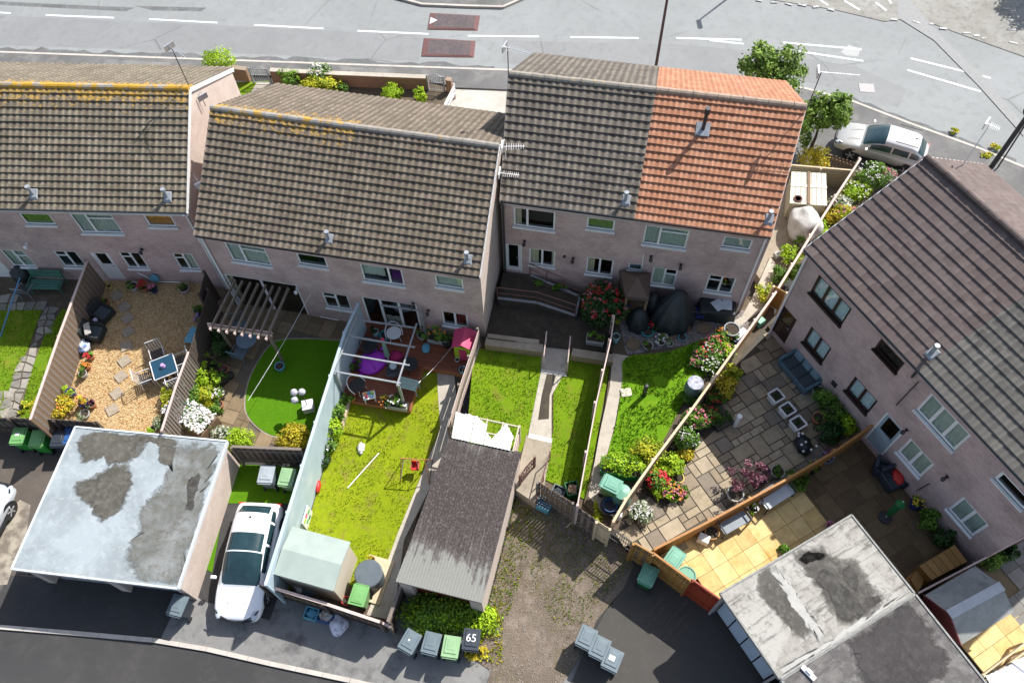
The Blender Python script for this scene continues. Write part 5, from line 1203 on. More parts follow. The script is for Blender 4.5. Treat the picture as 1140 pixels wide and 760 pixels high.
# stone retaining walls of the stepped lawn, hand rails
STB = brick_mat('tan_walling', (.36, .27, .15), (.30, .225, .13), (.20, .16, .10), .45, .15)
lowwall('low tan stone retaining wall left of the garden steps', [(541, 386), (604, 394)], .42, ZC - .14, STB, .3, CONCD, 'stone_wall')
lowwall('low tan stone retaining wall right of the garden steps', [(636, 398), (682, 405)], .42, ZC - .14, STB, .3, CONCD, 'stone_wall')
lowwall('second tan stone course behind the left retaining wall', [(543, 379), (600, 386)], .3, ZC - .02, STB, .2, CONCD, 'stone_wall')
def rail(label, pts, h, z, m=None, posts=None, mid=True, name='handrail'):
    q = [P(x, y, zz) for (x, y), zz in zip(pts, z)]; c = q[0].copy(); root = thing(name, label, 'handrail', c); q = [x - c for x in q]; U = Vector((0, 0, h))
    mb = MB(); mb.path([x + U for x in q], .024)
    if mid: mb.path([x + U * .5 for x in q], .018)
    mb.build('rail', m or RUST, root)
    n = posts or len(q)
    for i in range(n):
        t = i / (n - 1) * (len(q) - 1); k = min(int(t), len(q) - 2); x = q[k].lerp(q[k + 1], t - k); MB().tube(x, x + U, .024).build('post', m or RUST, root)
    return root
rail('bleached steel handrail on the left of the garden steps', [(605, 408), (608, 382)], .9, [ZC - .1, ZC + .05], W_PINK, 2, False)
rail('bleached steel handrail on the right of the garden steps', [(631, 415), (634, 387)], .9, [ZC - .1, ZC + .05], W_PINK, 2, False)
rail('rusty steel handrail beside the lower garden ramp', [(597, 562), (612, 512)], .85, [ZC - .3, ZC - .1], RUST, 3, False)
# raised ramp at the back door of the grey roofed house
def ramp():
    z0, z1 = ZC + .05, ZC + .62; q = [(560, 303), (590, 306), (646, 325), (641, 346), (598, 336), (554, 332)]
    poly = [P(x, y, z1) for x, y in q]; c = poly[0].copy(); c.z = z0; root = thing('door_ramp', 'raised concrete platform and ramp at the door of the grey roofed house', 'ramp', c)
    hs = [z1 - z0, z1 - z0, .22, .2, z1 - z0 - .08, z1 - z0]; L = [(p.x - c.x, p.y - c.y) for p in poly]; n = len(L); m = MB()
    vs = [(*a, -.1) for a in L] + [(*a, h) for a, h in zip(L, hs)]
    m.add(vs, [tuple(range(n, 2 * n))[::-1], tuple(range(n))] + [((i + 1) % n, i, n + i, n + (i + 1) % n) for i in range(n)]); m.build('deck', YARD, root)
    e = MB()
    for i in (1, 2, 3, 4): e.bar((*L[i], hs[i] + .02), (*L[(i + 1) % n], hs[(i + 1) % n] + .02), .09, .06)
    e.build('edging', METAL_G, root)
    def rl(a, b, k):
        A, B = Vector((*L[a], hs[a])), Vector((*L[b], hs[b])); U = Vector((0, 0, .8)); r = MB(); r.tube(A + U, B + U, .022); r.tube(A + U * .5, B + U * .5, .016); r.build('rail', RUST, root)
        for i in range(k): x = A.lerp(B, i / (k - 1)); MB().tube(x, x + U, .022).build('post', RUST, root)
    rl(1, 2, 4); rl(5, 4, 2); rl(4, 3, 2)
ramp()
# ---------------------------------------------------------------- plants
def bush(px, py, z, rx, ry, h, mats, label, n=500, flow=None, size=.07, name='bush', cat='bush', group=None, seed=None, hollow=.45, lift=0.0):
    c = P(px, py, z + h * .55); sd = seed if seed is not None else int(px * 3 + py)
    root = thing(name, label, cat, (c.x, c.y, z), 0, group); m = MB(); R = random.Random(sd)
    m.leaves((0, 0, h * .52 + lift), (rx, ry, h * .5), int(n * 2.6), size * .84, len(mats), sd, hollow=hollow * .8)
    k = max(3, int(h * 5))
    mats = list(mats); few = flow and flow[1] < 45
    if few:                                             # a few small blooms: part of the foliage
        fl_ = flow[0] if isinstance(flow[0], list) else [flow[0]]
        for i in range(flow[1] * 2):
            d = Vector((R.gauss(0, 1), R.gauss(0, 1), abs(R.gauss(0, 1)) + .15)).normalized() * R.uniform(.85, 1.05); c0 = Vector((d.x * rx, d.y * ry, h * .52 + lift + d.z * h * .5)); mi = len(mats) + R.randrange(len(fl_))
            for j in range(4): m.leaf(c0 + Vector((R.gauss(0, 1), R.gauss(0, 1), R.gauss(0, .6))) * flow[2] * .4, (R.gauss(0, .5), R.gauss(0, .5), 1), flow[2] * .6, mi, R.uniform(0, 3), .8)
        mats += fl_
    m.build('foliage', mats, root)
    s = MB()
    for i in range(k): t = R.uniform(0, 2 * PI); s.tube((0, 0, 0), (rx * .6 * math.cos(t), ry * .6 * math.sin(t), h * R.uniform(.45, .8)), .014, .006, 5)
    s.build('stems', BARK, root)
    if flow and not few:
        fm_, fn, fs = flow; fn = int(fn * 1.5); fs *= .75; f = MB(); ms = fm_ if isinstance(fm_, list) else [fm_]
        for i in range(fn):
            d = Vector((R.gauss(0, 1), R.gauss(0, 1), abs(R.gauss(0, 1)) + .15)).normalized() * R.uniform(.85, 1.05); c0 = Vector((d.x * rx, d.y * ry, h * .52 + lift + d.z * h * .5)); mi = R.randrange(len(ms))
            for j in range(6):
                q = c0 + Vector((R.gauss(0, 1), R.gauss(0, 1), R.gauss(0, .6))) * fs * .6; f.leaf(q, (R.gauss(0, .5), R.gauss(0, .5), 1), fs * .8, mi, R.uniform(0, 3), .8)
        f.build('flowers', ms, root)['kind'] = 'stuff'
    return root
def pot(px, py, z, r, h, pm, label, mats=None, pr=.2, ph=.35, flow=None, n=110, sq=False, cat='plant pot', group=None, name='plant_pot', size=.055):
    c = P(px, py, z + h + (ph * .4 if mats else 0)); root = thing(name, label, cat, (c.x, c.y, z), .5, group)
    if sq:
        m = MB(); m.box(0, 0, h / 2, r * 1.7, r * 1.7, h, 0, taper=1.15); m.build('pot', pm, root, bevel=.03)
        s = MB(); s.box(0, 0, h + .002, r * 1.6, r * 1.6, .02); s.build('soil', SOIL, root)
        e = MB(); k = r * .98
        for a, b in (((-k, -k), (k, -k)), ((k, -k), (k, k)), ((k, k), (-k, k)), ((-k, k), (-k, -k))): e.bar((*a, h + .02), (*b, h + .02), .05, .06)
        e.build('rim', pm, root)
    else:
        MB().lathe([(r * .72, 0), (r * .95, h * .85), (r * 1.05, h * .86), (r * 1.05, h), (r * .9, h), (r * .86, h - .04)], n=16).build('pot', pm, root, smooth=False)
        MB().lathe([(.001, 0), (r * .88, 0), (r * .88, .012)], cz=h - .05, n=14).build('soil', SOIL, root)
    if mats:
        sd = int(px * 5 + py); m = MB(); m.leaves((0, 0, h + ph * .45), (pr, pr, ph * .55), int(n * 1.6), size * .8, len(mats), sd, hollow=.2)
        mats = list(mats)
    if flow:
        fm_, fn, fs = flow; fn = int(fn * 1.5); fs *= .8; R = random.Random(int(px * 7)); f = m
        for i in range(fn):
            t = R.uniform(0, 2 * PI); q = R.uniform(.2, 1); c0 = Vector((pr * q * math.cos(t), pr * q * math.sin(t), h + ph * (1.0 - .4 * q)))
            for j in range(5): f.leaf(c0 + Vector((R.gauss(0, 1), R.gauss(0, 1), R.gauss(0, .5))) * fs * .5, (R.gauss(0, .4), R.gauss(0, .4), 1), fs * .75, len(mats), R.uniform(0, 3), .8)
        mats.append(fm_)
    if mats: m.build('foliage', mats, root)
    return root
def tree(px, py, z, h, cr, ch, label, mats, n=2600, seed=1, size=.10):
    c = P(px, py, z + h - ch * .5); root = thing('tree', label, 'tree', (c.x, c.y, z)); R = random.Random(seed)
    t = MB(); p = Vector((0, 0, 0)); prev = p
    for i in range(4): q = Vector((R.uniform(-.06, .06), R.uniform(-.06, .06), (h - ch * .6) * (i + 1) / 4)); t.tube(prev, q, .10 - .018 * i, .10 - .018 * (i + 1), 8); prev = q
    for i in range(9):
        a = R.uniform(0, 2 * PI); q = prev + Vector((math.cos(a) * cr * R.uniform(.4, .8), math.sin(a) * cr * R.uniform(.4, .8), ch * R.uniform(.15, .6))); t.tube(prev - Vector((0, 0, R.uniform(0, .5))), q, .035, .01, 6)
    t.build('trunk', BARK, root)
    m = MB(); cz = h - ch * .5
    for i in range(7):
        a = i * 2.4; k = R.uniform(.3, .62); m.leaves((math.cos(a) * cr * k, math.sin(a) * cr * k, cz + R.uniform(-.25, .3) * ch), (cr * R.uniform(.4, .6), cr * R.uniform(.4, .6), ch * R.uniform(.26, .38)), n // 7, size, len(mats), seed * 10 + i, hollow=.25)
    m.build('crown', mats, root); return root
tree(858, 78, -.7, 3.4, 1.55, 2.3, 'broad young green tree on the pavement behind the orange roof', LT, 4600, 3)
tree(917, 131, -.4, 3.3, 1.15, 2.4, 'narrow green tree between the orange roof and the silver car', LT, 4200, 4)
bush(908, 176, -.1, .75, .6, 1.1, LO, 'golden shrub at the foot of the narrow green tree', 700)
bush(245, 70, -.74, .85, .75, 1.5, LL, 'tall lime green bush behind the lichen ridged roof', 900)
bush(322, 86, -.73, .6, .5, .95, [LL[2], LG[1], LG[0]], 'rounded mid green bush beside the left iron gate', 600)
bush(356, 82, -.73, .6, .5, 1.1, LG, 'loose green bush with white blossom by the brick front wall', 700, (F_WHITE, 26, .06))
bush(358, 95, -.73, 1.0, .55, .9, LY, 'wide yellow shrub below the loose white blossomed bush', 800)
bush(381, 99, -.73, .3, .3, .5, LG, 'small green bush at the end of the wide yellow shrub', 250)
bush(437, 103, -.73, .55, .5, .85, LL, 'clipped green ball bush in the front bed', 550)
bush(467, 106, -.73, .36, .36, .8, LL, 'light green bush beside the right iron gate', 420)
bush(331, 95, -.73, .4, .3, .45, LP, 'low pale grey green shrub by the yellow shrub', 250)
# flower border by the right hand house
for (x, y, rx, ry, h, m, lab, fl) in [
    (970, 194, .75, .6, 1.0, LG, 'leafy green shrub with white flowers next to the silver car', (F_WHITE, 30, .06)),
    (988, 196, .4, .4, .7, LP, 'pale pink flowering shrub against the brown roof edge', (F_PINK, 20, .05)),
    (952, 212, .75, .5, .6, LL, 'lime green border plants with white specks by the pink topped fence', (F_WHITE, 26, .05)),
    (936, 226, .5, .45, .5, LP, 'cream flowering clump in the border', (F_WHITE, 40, .06)),
    (940, 237, .6, .45, .6, LY, 'yellow green clump with pink blooms at the roof edge', (F_PINK, 24, .05)),
    (925, 240, .45, .4, .5, LO, 'golden clump in the middle of the border', None),
    (911, 258, .6, .55, .8, LL, 'bright lime bush beside the pink topped fence near the roof corner', None),
    (895, 268, .4, .4, .6, LG, 'green bush below the tarpaulin heap', None)]:
    bush(x, y, -.05, rx, ry, h, m, lab, 420 * rx / .5, fl)
for (x, y, rx, h, m, lab) in [(880, 283, .45, .7, LL, 'light green weedy bush by the end wall path'), (868, 305, .4, .6, LG, 'green weedy bush half way down the end wall path'), (853, 325, .45, .5, LY, 'yellow green weedy bush at the lower end of the side path'), (888, 302, .4, .6, LG, 'green bush at the corner of the brown roofed house')]:
    bush(x, y, -.02, rx, rx, h, m, lab, 320)
m = MB(); m.box(0, 0, .1, .5, .3, .2, .4); v = P(868, 283, .1); mesh_thing(m, 'stone_block', STONEP, 'grey stone block on the end wall path', 'stone block', (v.x, v.y, 0), bevel=.02)
# foot of the dark roofed garage
bush(492, 684, T(-2), 1.35, .75, .9, [LL[0], LG[1], LG[0]], 'broad green shrub growing in front of the red garage door', 2200, name='shrub', cat='shrub')
bush(541, 691, T(-1), .5, .5, .6, LL, 'lime green weeds at the end of the broad green shrub', 500, name='shrub', cat='shrub')
bush(529, 723, T(-1), .4, .35, .35, LO, 'golden weeds behind the numbered bin', 240, name='weed', cat='weed')
# garden A
zg = ZA + .02
for (x, y, r, h, pm, lab, ml, pr, ph, fl) in [
    (99, 395, .15, .22, TERRA, 'terracotta pot with red flowers next to the rolled bag', LG, .17, .2, (F_RED, 10, .06)),
    (95, 406, .15, .22, TERRA, 'terracotta pot of orange flowers at the foot of the plank fence', LG, .18, .22, (F_ORANGE, 10, .06)),
    (90, 414, .17, .25, STONEP, 'white stone pot with green leaves by the plank fence', LG, .24, .3, None),
    (75, 434, .2, .3, BLUEPOT, 'blue pot with a round light green plant', LL, .3, .45, None),
    (71, 449, .2, .3, BLUEPOT, 'blue pot with a yellow flowering plant', LY, .28, .35, (F_YEL, 14, .06)),
    (90, 445, .2, .3, BLUEPOT, 'blue pot with a gold and orange plant', LO, .3, .4, (F_ORANGE, 8, .05)),
    (101, 449, .14, .22, TERRA, 'small terracotta pot with rusty leaves', LR, .16, .2, None),
    (92, 459, .2, .2, STONEP, 'low pot with grey green foliage in the gravel corner', LP, .34, .3, None),
    (146, 316, .22, .28, STONEP, 'stone pot with leafy plant against the house wall', LG, .24, .3, None),
    (158, 317, .2, .25, TERRA, 'pot of red flowers against the house wall', LG, .24, .28, (F_RED, 18, .06)),
    (169, 319, .18, .25, BLUEPOT, 'blue pot with crimson flowers against the house wall', LD, .2, .25, (F_PINK, 10, .06)),
    (204, 319, .22, .22, STONEP, 'wide stone bowl of green plants by the house wall', LG, .32, .25, None),
    (115, 334, .18, .25, TERRA, 'terracotta pot behind the dark armchairs', LG, .14, .2, None),
    (121, 318, .12, .2, mat('yellow_ball', (.62, .50, .12)), 'small yellow pot by the white back door', None, .1, .1, None),
    (220, 343, .2, .3, BLUEPOT, 'blue pot with green plant near the end of the gravel', LG, .26, .35, None),
    (219, 353, .15, .25, BLUEPOT, 'small blue pot with lilac flowers at the gravel edge', LG, .18, .2, (F_LILAC, 8, .05)),
    (168, 477, .16, .15, STONEP, 'low pot with lime foliage beside the garage roof', LL, .25, .2, None)]:
    pot(x, y, zg, r, h, pm, lab, ml, pr, ph, fl)
bush(56, 453, zg, .75, .6, .8, LO, 'gold and red shrub in the corner of the gravel garden', 800, (F_ORANGE, 20, .05))
bush(189, 441, zg, .35, .5, .6, LY, 'yellow shrub against the slatted fence', 380)
bush(180, 470, zg, .3, .3, .45, LP, 'grey green shrub at the foot of the slatted fence', 220)
bush(24, 452, ZA + .04, .3, .25, .15, LY, 'low yellow green tuft between path stones', 120, name='weed', cat='weed')
def armchair(px, py, z, rz, label, frame, cush, w=.75, name='armchair', cat='armchair'):
    c = P(px, py, z + .45); root = thing(name, label, cat, (c.x, c.y, z), rz)
    m = MB(); m.box(0, 0, .2, w, .72, .28); m.build('base', frame, root, bevel=.04)
    MB().box(0, .34, .5, w, .14, .6, 0, rx=-.15).build('backrest', frame, root, bevel=.05)
    for s in (-1, 1): MB().box(s * (w / 2 - .05), -.02, .42, .11, .7, .2).build('armrest', frame, root, bevel=.04)
    MB().box(0, -.05, .38, w - .22, .56, .12).build('cushion', cush, root, bevel=.04); return root
armchair(112, 346, zg, math.radians(60), 'dark rattan armchair nearer the house wall', RATTAN, CLOTHG)
armchair(103, 368, zg, math.radians(80), 'dark rattan armchair with a pale throw, farther from the house wall', RATTAN, CLOTHG)
v = P(97, 366, zg + .7); m = MB(); m.box(0, 0, .02, .25, .6, .03, .4); m.box(-.1, .02, -.14, .03, .6, .3, .4); mesh_thing(m, 'throw', mat('grey_throw', (.42, .40, .38)), 'pale grey throw on the dark armchair', 'throw', v, bevel=.01)
m = MB(); m.lathe([(.22, 0), (.24, .38), (.24, .4), (.05, .4)], n=16); v = P(107, 357, zg + .4); mesh_thing(m, 'side_table', METAL_D, 'small round side table between the dark armchairs', 'side table', (v.x, v.y, zg))
m = MB(); m.lathe([(.05, 0), (.09, .05), (.08, .12)], n=12); mesh_thing(m, 'bowl', mat('lilac_glaze', (.45, .42, .60)), 'small lilac bowl on the round side table', 'bowl', (v.x, v.y, zg + .4))
v = P(94, 386, zg + .2); m = MB(); m.blob((0, 0, .2), (.22, .3, .25), .2, 2.5, 4); mesh_thing(m, 'rolled_bag', mat('blue_white_bag', (.62, .66, .74), (.16, .24, .50), 6, .6, lo=.48, hi=.55), 'blue and white plastic bag by the plank fence', 'bag', (v.x, v.y, zg), smooth=True)
# glass dining table and its chairs
TZ = zg; tc = P(182, 408, TZ + .72); ta = math.radians(24)
root = thing('dining_table', 'square blue glass topped dining table on the gravel', 'dining table', (tc.x, tc.y, TZ), ta)
MB().box(0, 0, .71, .92, .92, .012).build('table_top', mat('blue_smoked_glass', (.012, .05, .085), (.015, .06, .10), 2, .08, spec=.8), root)
m = MB(); s = .47
for a, b in (((-s, -s), (s, -s)), ((s, -s), (s, s)), ((s, s), (-s, s)), ((-s, s), (-s, -s))): m.tube((*a, .71), (*b, .71), .022)
m.build('frame', METAL_W, root)
for a, b in ((-s, -s), (s, -s), (s, s), (-s, s)): MB().tube((a * .95, b * .95, 0), (a * .95, b * .95, .7), .02).build('leg', METAL_W, root)
m = MB(); m.lathe([(.04, 0), (.10, .03), (.06, .10), (.08, .16), (.02, .17)], n=12); mesh_thing(m, 'table_ornament', F_LILAC, 'lilac ornament in the middle of the glass table', 'ornament', (tc.x, tc.y, TZ + .72))
def metal_chair(px, py, z, rz, label, fm_=METAL_W, sm=None, group=None):
    c = P(px, py, z + .5); root = thing('garden_chair', label, 'chair', (c.x, c.y, z), rz, group); m = MB(); w = .27
    for s in (-w, w):
        MB().path([(s, -.25, 0), (s, -.25, .6), (s, .2, .62), (s, .26, 0)], .018).build('leg', fm_, root)
    m.path([(-w, .22, .42), (-w, .34, .98), (w, .34, .98), (w, .22, .42)], .018)
    for i in range(1, 5): x = -w + 2 * w * i / 5; m.bar((x, .22, .44), (x, .34, .97), .02)
    m.build('backrest', fm_, root); k = MB()
    for i in range(7): k.bar((-w, -.24 + i * .077, .42), (w, -.24 + i * .077, .42), .055, .015)
    k.build('seat', sm or fm_, root); return root
G4 = 'white metal chairs round the glass table'
for (x, y, a, lab) in [(175, 393, 24, 'white metal chair on the house side of the glass table'), (203, 400, -66, 'white metal chair between the glass table and slatted fence'), (161, 420, 114, 'white metal chair at the sunny side of the glass table'), (192, 422, 204, 'white metal chair between the glass table and the yellow shrub')]:
    metal_chair(x, y, TZ, math.radians(a), lab, METAL_W, METAL_D, G4)
m = MB(); m.box(0, 0, 0, .42, .75, .05, -.3); v = P(214, 373, zg + .4); mesh_thing(m, 'folded_board', PL_SKY, 'blue board leaning against the plank fence', 'board', v, bevel=.01)
m = MB(); m.lathe([(.16, -.06), (.2, -.06), (.2, .06), (.16, .06)], n=18); o = mesh_thing(m, 'hose_reel', PL_SKY, 'pale blue hose reel on the house wall by the white back door', 'hose reel', A_.W(A_.fp(173, 307)[0], -.14, A_.fp(173, 307)[1])); o.rotation_euler = (PI / 2, 0, A_.a)
# garden A left: green bench, lounger, rail
v = P(52, 316, ZA + .4); root = thing('garden_bench', 'green two seat garden bench under the far left windows', 'bench', (v.x, v.y, ZA), A_.a)
GB = mat('green_bench_paint', (.07, .20, .15), (.05, .15, .115), 5, .6)
m = MB()
for i in range(4): m.bar((-.72, -.25 + i * .13, .44), (.72, -.25 + i * .13, .44), .11, .03)
m.build('seat', GB, root); m = MB()
for i in range(3): m.bar((-.72, .3 + i * .03, .58 + i * .14), (.72, .3 + i * .03, .58 + i * .14), .03, .12)
m.build('backrest', GB, root)
for s in (-.68, .68):
    MB().path([(s, -.28, 0), (s, -.28, .62), (s, .3, .62)], .03).build('armrest', GB, root); MB().bar((s, .28, 0), (s, .36, .9), .05).build('leg', GB, root)
metal_chair(28, 322, ZA, math.radians(170), 'grey reclining garden chair beside the green bench', METAL_G, CLOTHG)
v = P(20, 302, ZA + .7); m = MB(); m.blob((0, 0, .45), (.4, .35, .5), .12, 1.5, 8, zmin=0); mesh_thing(m, 'covered_barbecue', CLOTHD, 'black covered barbecue between far left windows', 'barbecue', (v.x, v.y, ZA), smooth=True)
a, b = P(0, 376, ZA), P(22, 309, ZA + 1.35); mesh_thing(MB().tube((0, 0, 0), b - a, .03), 'pole', mat('blue_pole', (.10, .25, .42), rough=.5), 'blue pole leaning over the far left lawn', 'pole', a)
# garden B left: pergola, table set, planters
pz = ZB + 2.25; root = thing('pergola', 'timber pergola over the patio sliders', 'pergola', P(280, 345, ZB), B_.a); rinv = Matrix.Rotation(-B_.a, 4, 'Z') @ Matrix.Translation(-root.location)
def rl_(v): return rinv @ Vector(v)
top = [(262, 312), (270, 313), (279, 314.5), (287.5, 316), (296, 317.5), (304, 318.5), (312, 320), (321, 321)]; bot = [(235, 365), (244, 367), (253, 368.5), (262, 370), (270, 371.5), (279, 373), (288, 374.5), (297, 376)]
PW = wood('grey_pergola_wood', (.24, .19, .15), (.17, .135, .105))
for a, b in zip(top, bot):
    A, Bv = P(*a, pz), P(*b, pz); k = B_.loc(A)
    if k.y > -.02: A = B_.W(k.x, -.02, pz)
    m = MB(); m.bar(rl_(A), rl_(Bv), .06, .14); m.build('beam', PW, root)
    MB().bar(rl_(Bv), rl_(Bv + (Bv - A).normalized() * .1), .064, .12).build('beam_end', W_PINK, root)
for (a, b) in (((231, 360.5), (303.5, 371)), ((232, 363.5), (303, 374))):
    MB().bar(rl_(P(*a, pz - .12)), rl_(P(*b, pz - .12)), .05, .12).build('crossbeam', W_PINK, root)
for (x, y) in ((300, 374), (243, 363)):
    t = P(x, y, pz - .1); MB().bar(rl_((t.x, t.y, ZB)), rl_(t), .09).build('post', PW, root)
v = P(311, 409, ZB + .2); pot(311, 407, ZB, .2, .3, PL_SKY, 'blue and white planter round the foot of the pergola post', None, cat='planter')
def round_table(px, py, z, r, label, m_, top=.72):
    c = P(px, py, z + top); root = thing('round_table', label, 'table', (c.x, c.y, z)); MB().lathe([(.001, top - .03), (r, top - .03), (r, top), (.001, top)], n=24).build('table_top', m_, root)
    for i in range(3): t = i * 2.1; MB().tube((r * .8 * math.cos(t), r * .8 * math.sin(t), 0), (r * .3 * math.cos(t), r * .3 * math.sin(t), top - .03), .016).build('leg', m_, root)
    return root
BLM = mat('slate_blue_metal', (.14, .20, .26), (.11, .16, .21), 4, .4)
round_table(274, 378, ZB, .42, 'round slate blue bistro table beneath the pergola edge', BLM)
metal_chair(266, 392, ZB, math.radians(160), 'slate blue bistro chair on the garden side of the round table', BLM); metal_chair(266, 362, ZB, math.radians(10), 'slate blue bistro chair under the pergola beams', BLM)
for (x, y, r, h, pm, lab, ml, pr, ph, fl) in [
    (229, 401, .22, .3, PL_BLACK, 'black pot with a lime plant high by the slatted fence', LL, .38, .5, None), (240, 408, .2, .25, PL_BLACK, 'black pot of dark leaves beside the lime plant', LG, .26, .3, None),
    (249, 410, .18, .25, TERRA, 'terracotta pot on the patio next to black pots', LR, .14, .12, None), (246, 419, .24, .3, PL_BLACK, 'black pot with a wide fern on the patio', LG, .34, .3, None), (256, 417, .16, .22, PL_BLACK, 'empty black pot on the patio edge', None, .1, .1, None),
    (242, 438, .24, .3, PL_BLACK, 'black pot with white flowers beside yellow foliage', LG, .28, .3, (F_WHITE, 12, .05)), (242, 449, .2, .26, TERRA, 'tipped terracotta pot by the white flowering bed', LG, .18, .2, None)]:
    pot(x, y, ZB + .02, r, h, pm, lab, ml, pr, ph, fl)
bush(229, 422, ZB + .02, .48, .45, .9, LL, 'lime green bush against the slatted fence', 500); bush(231, 440, ZB + .02, .5, .4, .8, LY, 'yellow bush between lime bush and the white flowering bed', 480)
bush(213, 440, ZB + .1, .4, .4, .8, LG, 'light green climbing shrub at the slatted fence', 320); bush(239, 457, ZB + .02, .35, .3, .5, LG, 'green plant beside the white flowering bed', 240)
bush(245, 385, ZB, .4, .6, 1.2, LD, 'dark green shrub against the dark plank fence', 450); bush(242, 372, ZB, .3, .3, 1.0, LD, 'dark green climber beside the pergola post', 260)
bush(266, 489, ZB + .02, .55, .45, .8, LL, 'round lime green ball bush by the white roofed garage', 1000, size=.05); bush(325, 487, ZB + .04, .62, .55, .85, LO, 'gold flecked round bush at the end of the round turf lawn', 1000, size=.06)
bush(248, 482, ZB + .02, .45, .3, .4, LP, 'pale flecked low plants by the garage corner', 320, (F_WHITE, 20, .05))
v = P(212, 462, ZB + .6); root = thing('raised_planter', 'timber raised bed overflowing with small white flowers', 'raised bed', (v.x, v.y, ZB), math.radians(-32))
MB().box(0, 0, .3, 2.0, .95, .6).build('box', W_BROWN, root)
m = MB(); m.leaves((0, 0, .62), (1.0, .5, .25), 700, .06, 3, 9, hollow=.1, lowcut=-.2); m.build('foliage', LG, root)
f = MB(); R = random.Random(5)
for i in range(800): f.leaf((R.uniform(-1, 1), R.uniform(-.5, .5), .78 + R.uniform(-.05, .1)), (R.gauss(0, .3), R.gauss(0, .3), 1), .055, 0, R.uniform(0, 3), .8)
f.build('flowers', F_WHITE, root)['kind'] = 'stuff'
m = MB()
for i in range(3): m.path([(-.3 + i * .3, -.5, .7), (-.3 + i * .3, -.2, 1.05), (-.3 + i * .3, .2, 1.05), (-.3 + i * .3, .5, .7)], .012, 5)
m.build('hoops', PL_DGREEN, root)
bx = P(342, 450, ZB + .45); root = thing('ball_planter', 'white cube planter carrying three white flower balls on a stem', 'planter', (bx.x, bx.y, ZB + .05), .2)
MB().box(0, 0, .2, .42, .42, .4, taper=1.08).build('planter', PL_WHITE, root, bevel=.02)
m = MB(); ctr = Vector((0, 0, 1.05)); m.tube((0, 0, .4), ctr, .018)
cz = Matrix.Rotation(-.2, 3, 'Z')
bl = [Vector((-.28, .12, 1.35)), Vector((-.32, -.14, 1.2)), Vector((.02, .06, 1.35))]
for q in bl: m.tube(ctr, q, .012)
m.build('stem', BARK, root)
for i, q in enumerate(bl):
    b = MB(); b.blob(q, (.135, .135, .13), .08, 3, i, 12, 8)
    for j in range(90): d = Vector((RND.gauss(0, 1), RND.gauss(0, 1), RND.gauss(0, 1))).normalized(); b.leaf(q + d * .14, d, .04, 0, RND.uniform(0, 3), .8)
    b.build('flower_ball', mat('grey_white_petal', (.66, .64, .66), (.48, .47, .52), 12), root)
def line(label, a, za, b, zb_, r=.008, m_=None):
    p, q = P(*a, za), P(*b, zb_); n = 6; pts = [Vector((0, 0, 0)).lerp(q - p, i / n) - Vector((0, 0, .12 * math.sin(PI * i / n))) for i in range(n + 1)]
    mesh_thing(MB().path(pts, r, 5), 'washing_line', m_ or PL_WHITE, label, 'washing line', p)
line('thin white washing line over the round turf lawn', (346, 326), ZB + 2.2, (276, 446), ZB + 1.7); line('thin washing line from the playhouse to the deck frame', (503, 386), ZB + 1.5, (466, 426), ZB + 1.6, .008, METAL_G)
# ---------------------------------------------------------------- deck and what is on it
DK = ZB + .3
def deck():
    poly = pp([(408, 348), (398, 372), (374, 443), (456, 456.5), (471, 409), (503, 413.5), (522, 418), (540, 376), (534, 368)], DK); a = B_.a; ca, sa = math.cos(a), math.sin(a)
    q = [(x * ca + y * sa, -x * sa + y * ca) for x, y in poly]; c = P(440, 400, ZB); root = thing('deck', 'red brown stained timber decking behind the patio doors', 'decking', (c.x, c.y, ZB)); m = MB(); w = .145
    y = min(p[1] for p in q); ym = max(p[1] for p in q); i = 0
    while y < ym:
        yc = y + w / 2; xs = []
        for k in range(len(q)):
            (ax, ay), (bx, by) = q[k], q[(k + 1) % len(q)]
            if (ay > yc) != (by > yc): xs.append(ax + (bx - ax) * (yc - ay) / (by - ay))
        xs.sort()
        for x0, x1 in zip(xs[::2], xs[1::2]):
            P4 = [(x0, y + .004), (x1, y + .004), (x1, y + w - .004), (x0, y + w - .004)]; m.prism([(x * ca - z * sa - c.x, x * sa + z * ca - c.y) for x, z in P4], .27, .3 + (i % 3) * .001, i % 2)
        y += w; i += 1
    m.build('boards', [W_DECK, wood('red_brown_decking_b', (.215, .065, .03), (.16, .048, .022), .5)], root); e = MB()
    for k in range(2, 6): p, r_ = poly[k], poly[(k + 1) % len(poly)]; e.bar((p[0] - c.x, p[1] - c.y, .15), (r_[0] - c.x, r_[1] - c.y, .15), .04, .3)
    e.build('fascia_board', wood('orange_deck_edge', (.42, .17, .07), (.34, .13, .05)), root)
deck()
ft = DK + 1.85; root = thing('canopy_frame', 'bare grey metal canopy frame over the decking', 'canopy frame', P(420, 400, DK)); o_ = root.location.copy()
for a, b in (((398, 356), (463, 365)), ((387, 374), (462, 386.5)), ((377, 393), (456, 406.5)), ((370, 413), (446, 426.5))): MB().bar(P(*a, ft) - o_, P(*b, ft) - o_, .06).build('crossbeam', METAL_G, root)
for a, b in (((464, 360), (442, 429)), ((399, 350), (370, 416)), ((424, 339.5), (469, 346))): MB().bar(P(*a, ft + .06) - o_, P(*b, ft + .06) - o_, .06).build('beam', METAL_G, root)
for x, y in ((373, 415), (443.5, 428), (468.5, 346)): t = P(x, y, ft); MB().bar(Vector((t.x, t.y, DK)) - o_, t - o_, .09).build('post', METAL_G, root)
def ellip(px, py, z, rx, ry, h, m_, label, name, cat, nz=.05, seed=1, rz=0):
    v = P(px, py, z + h * .5); o = mesh_thing(MB().blob((0, 0, h * .4), (rx, ry, h * .6), nz, 1.6, seed, 22, 14, zmin=0), name, m_, label, cat, (v.x, v.y, z), smooth=True); o.rotation_euler.z = rz; return o
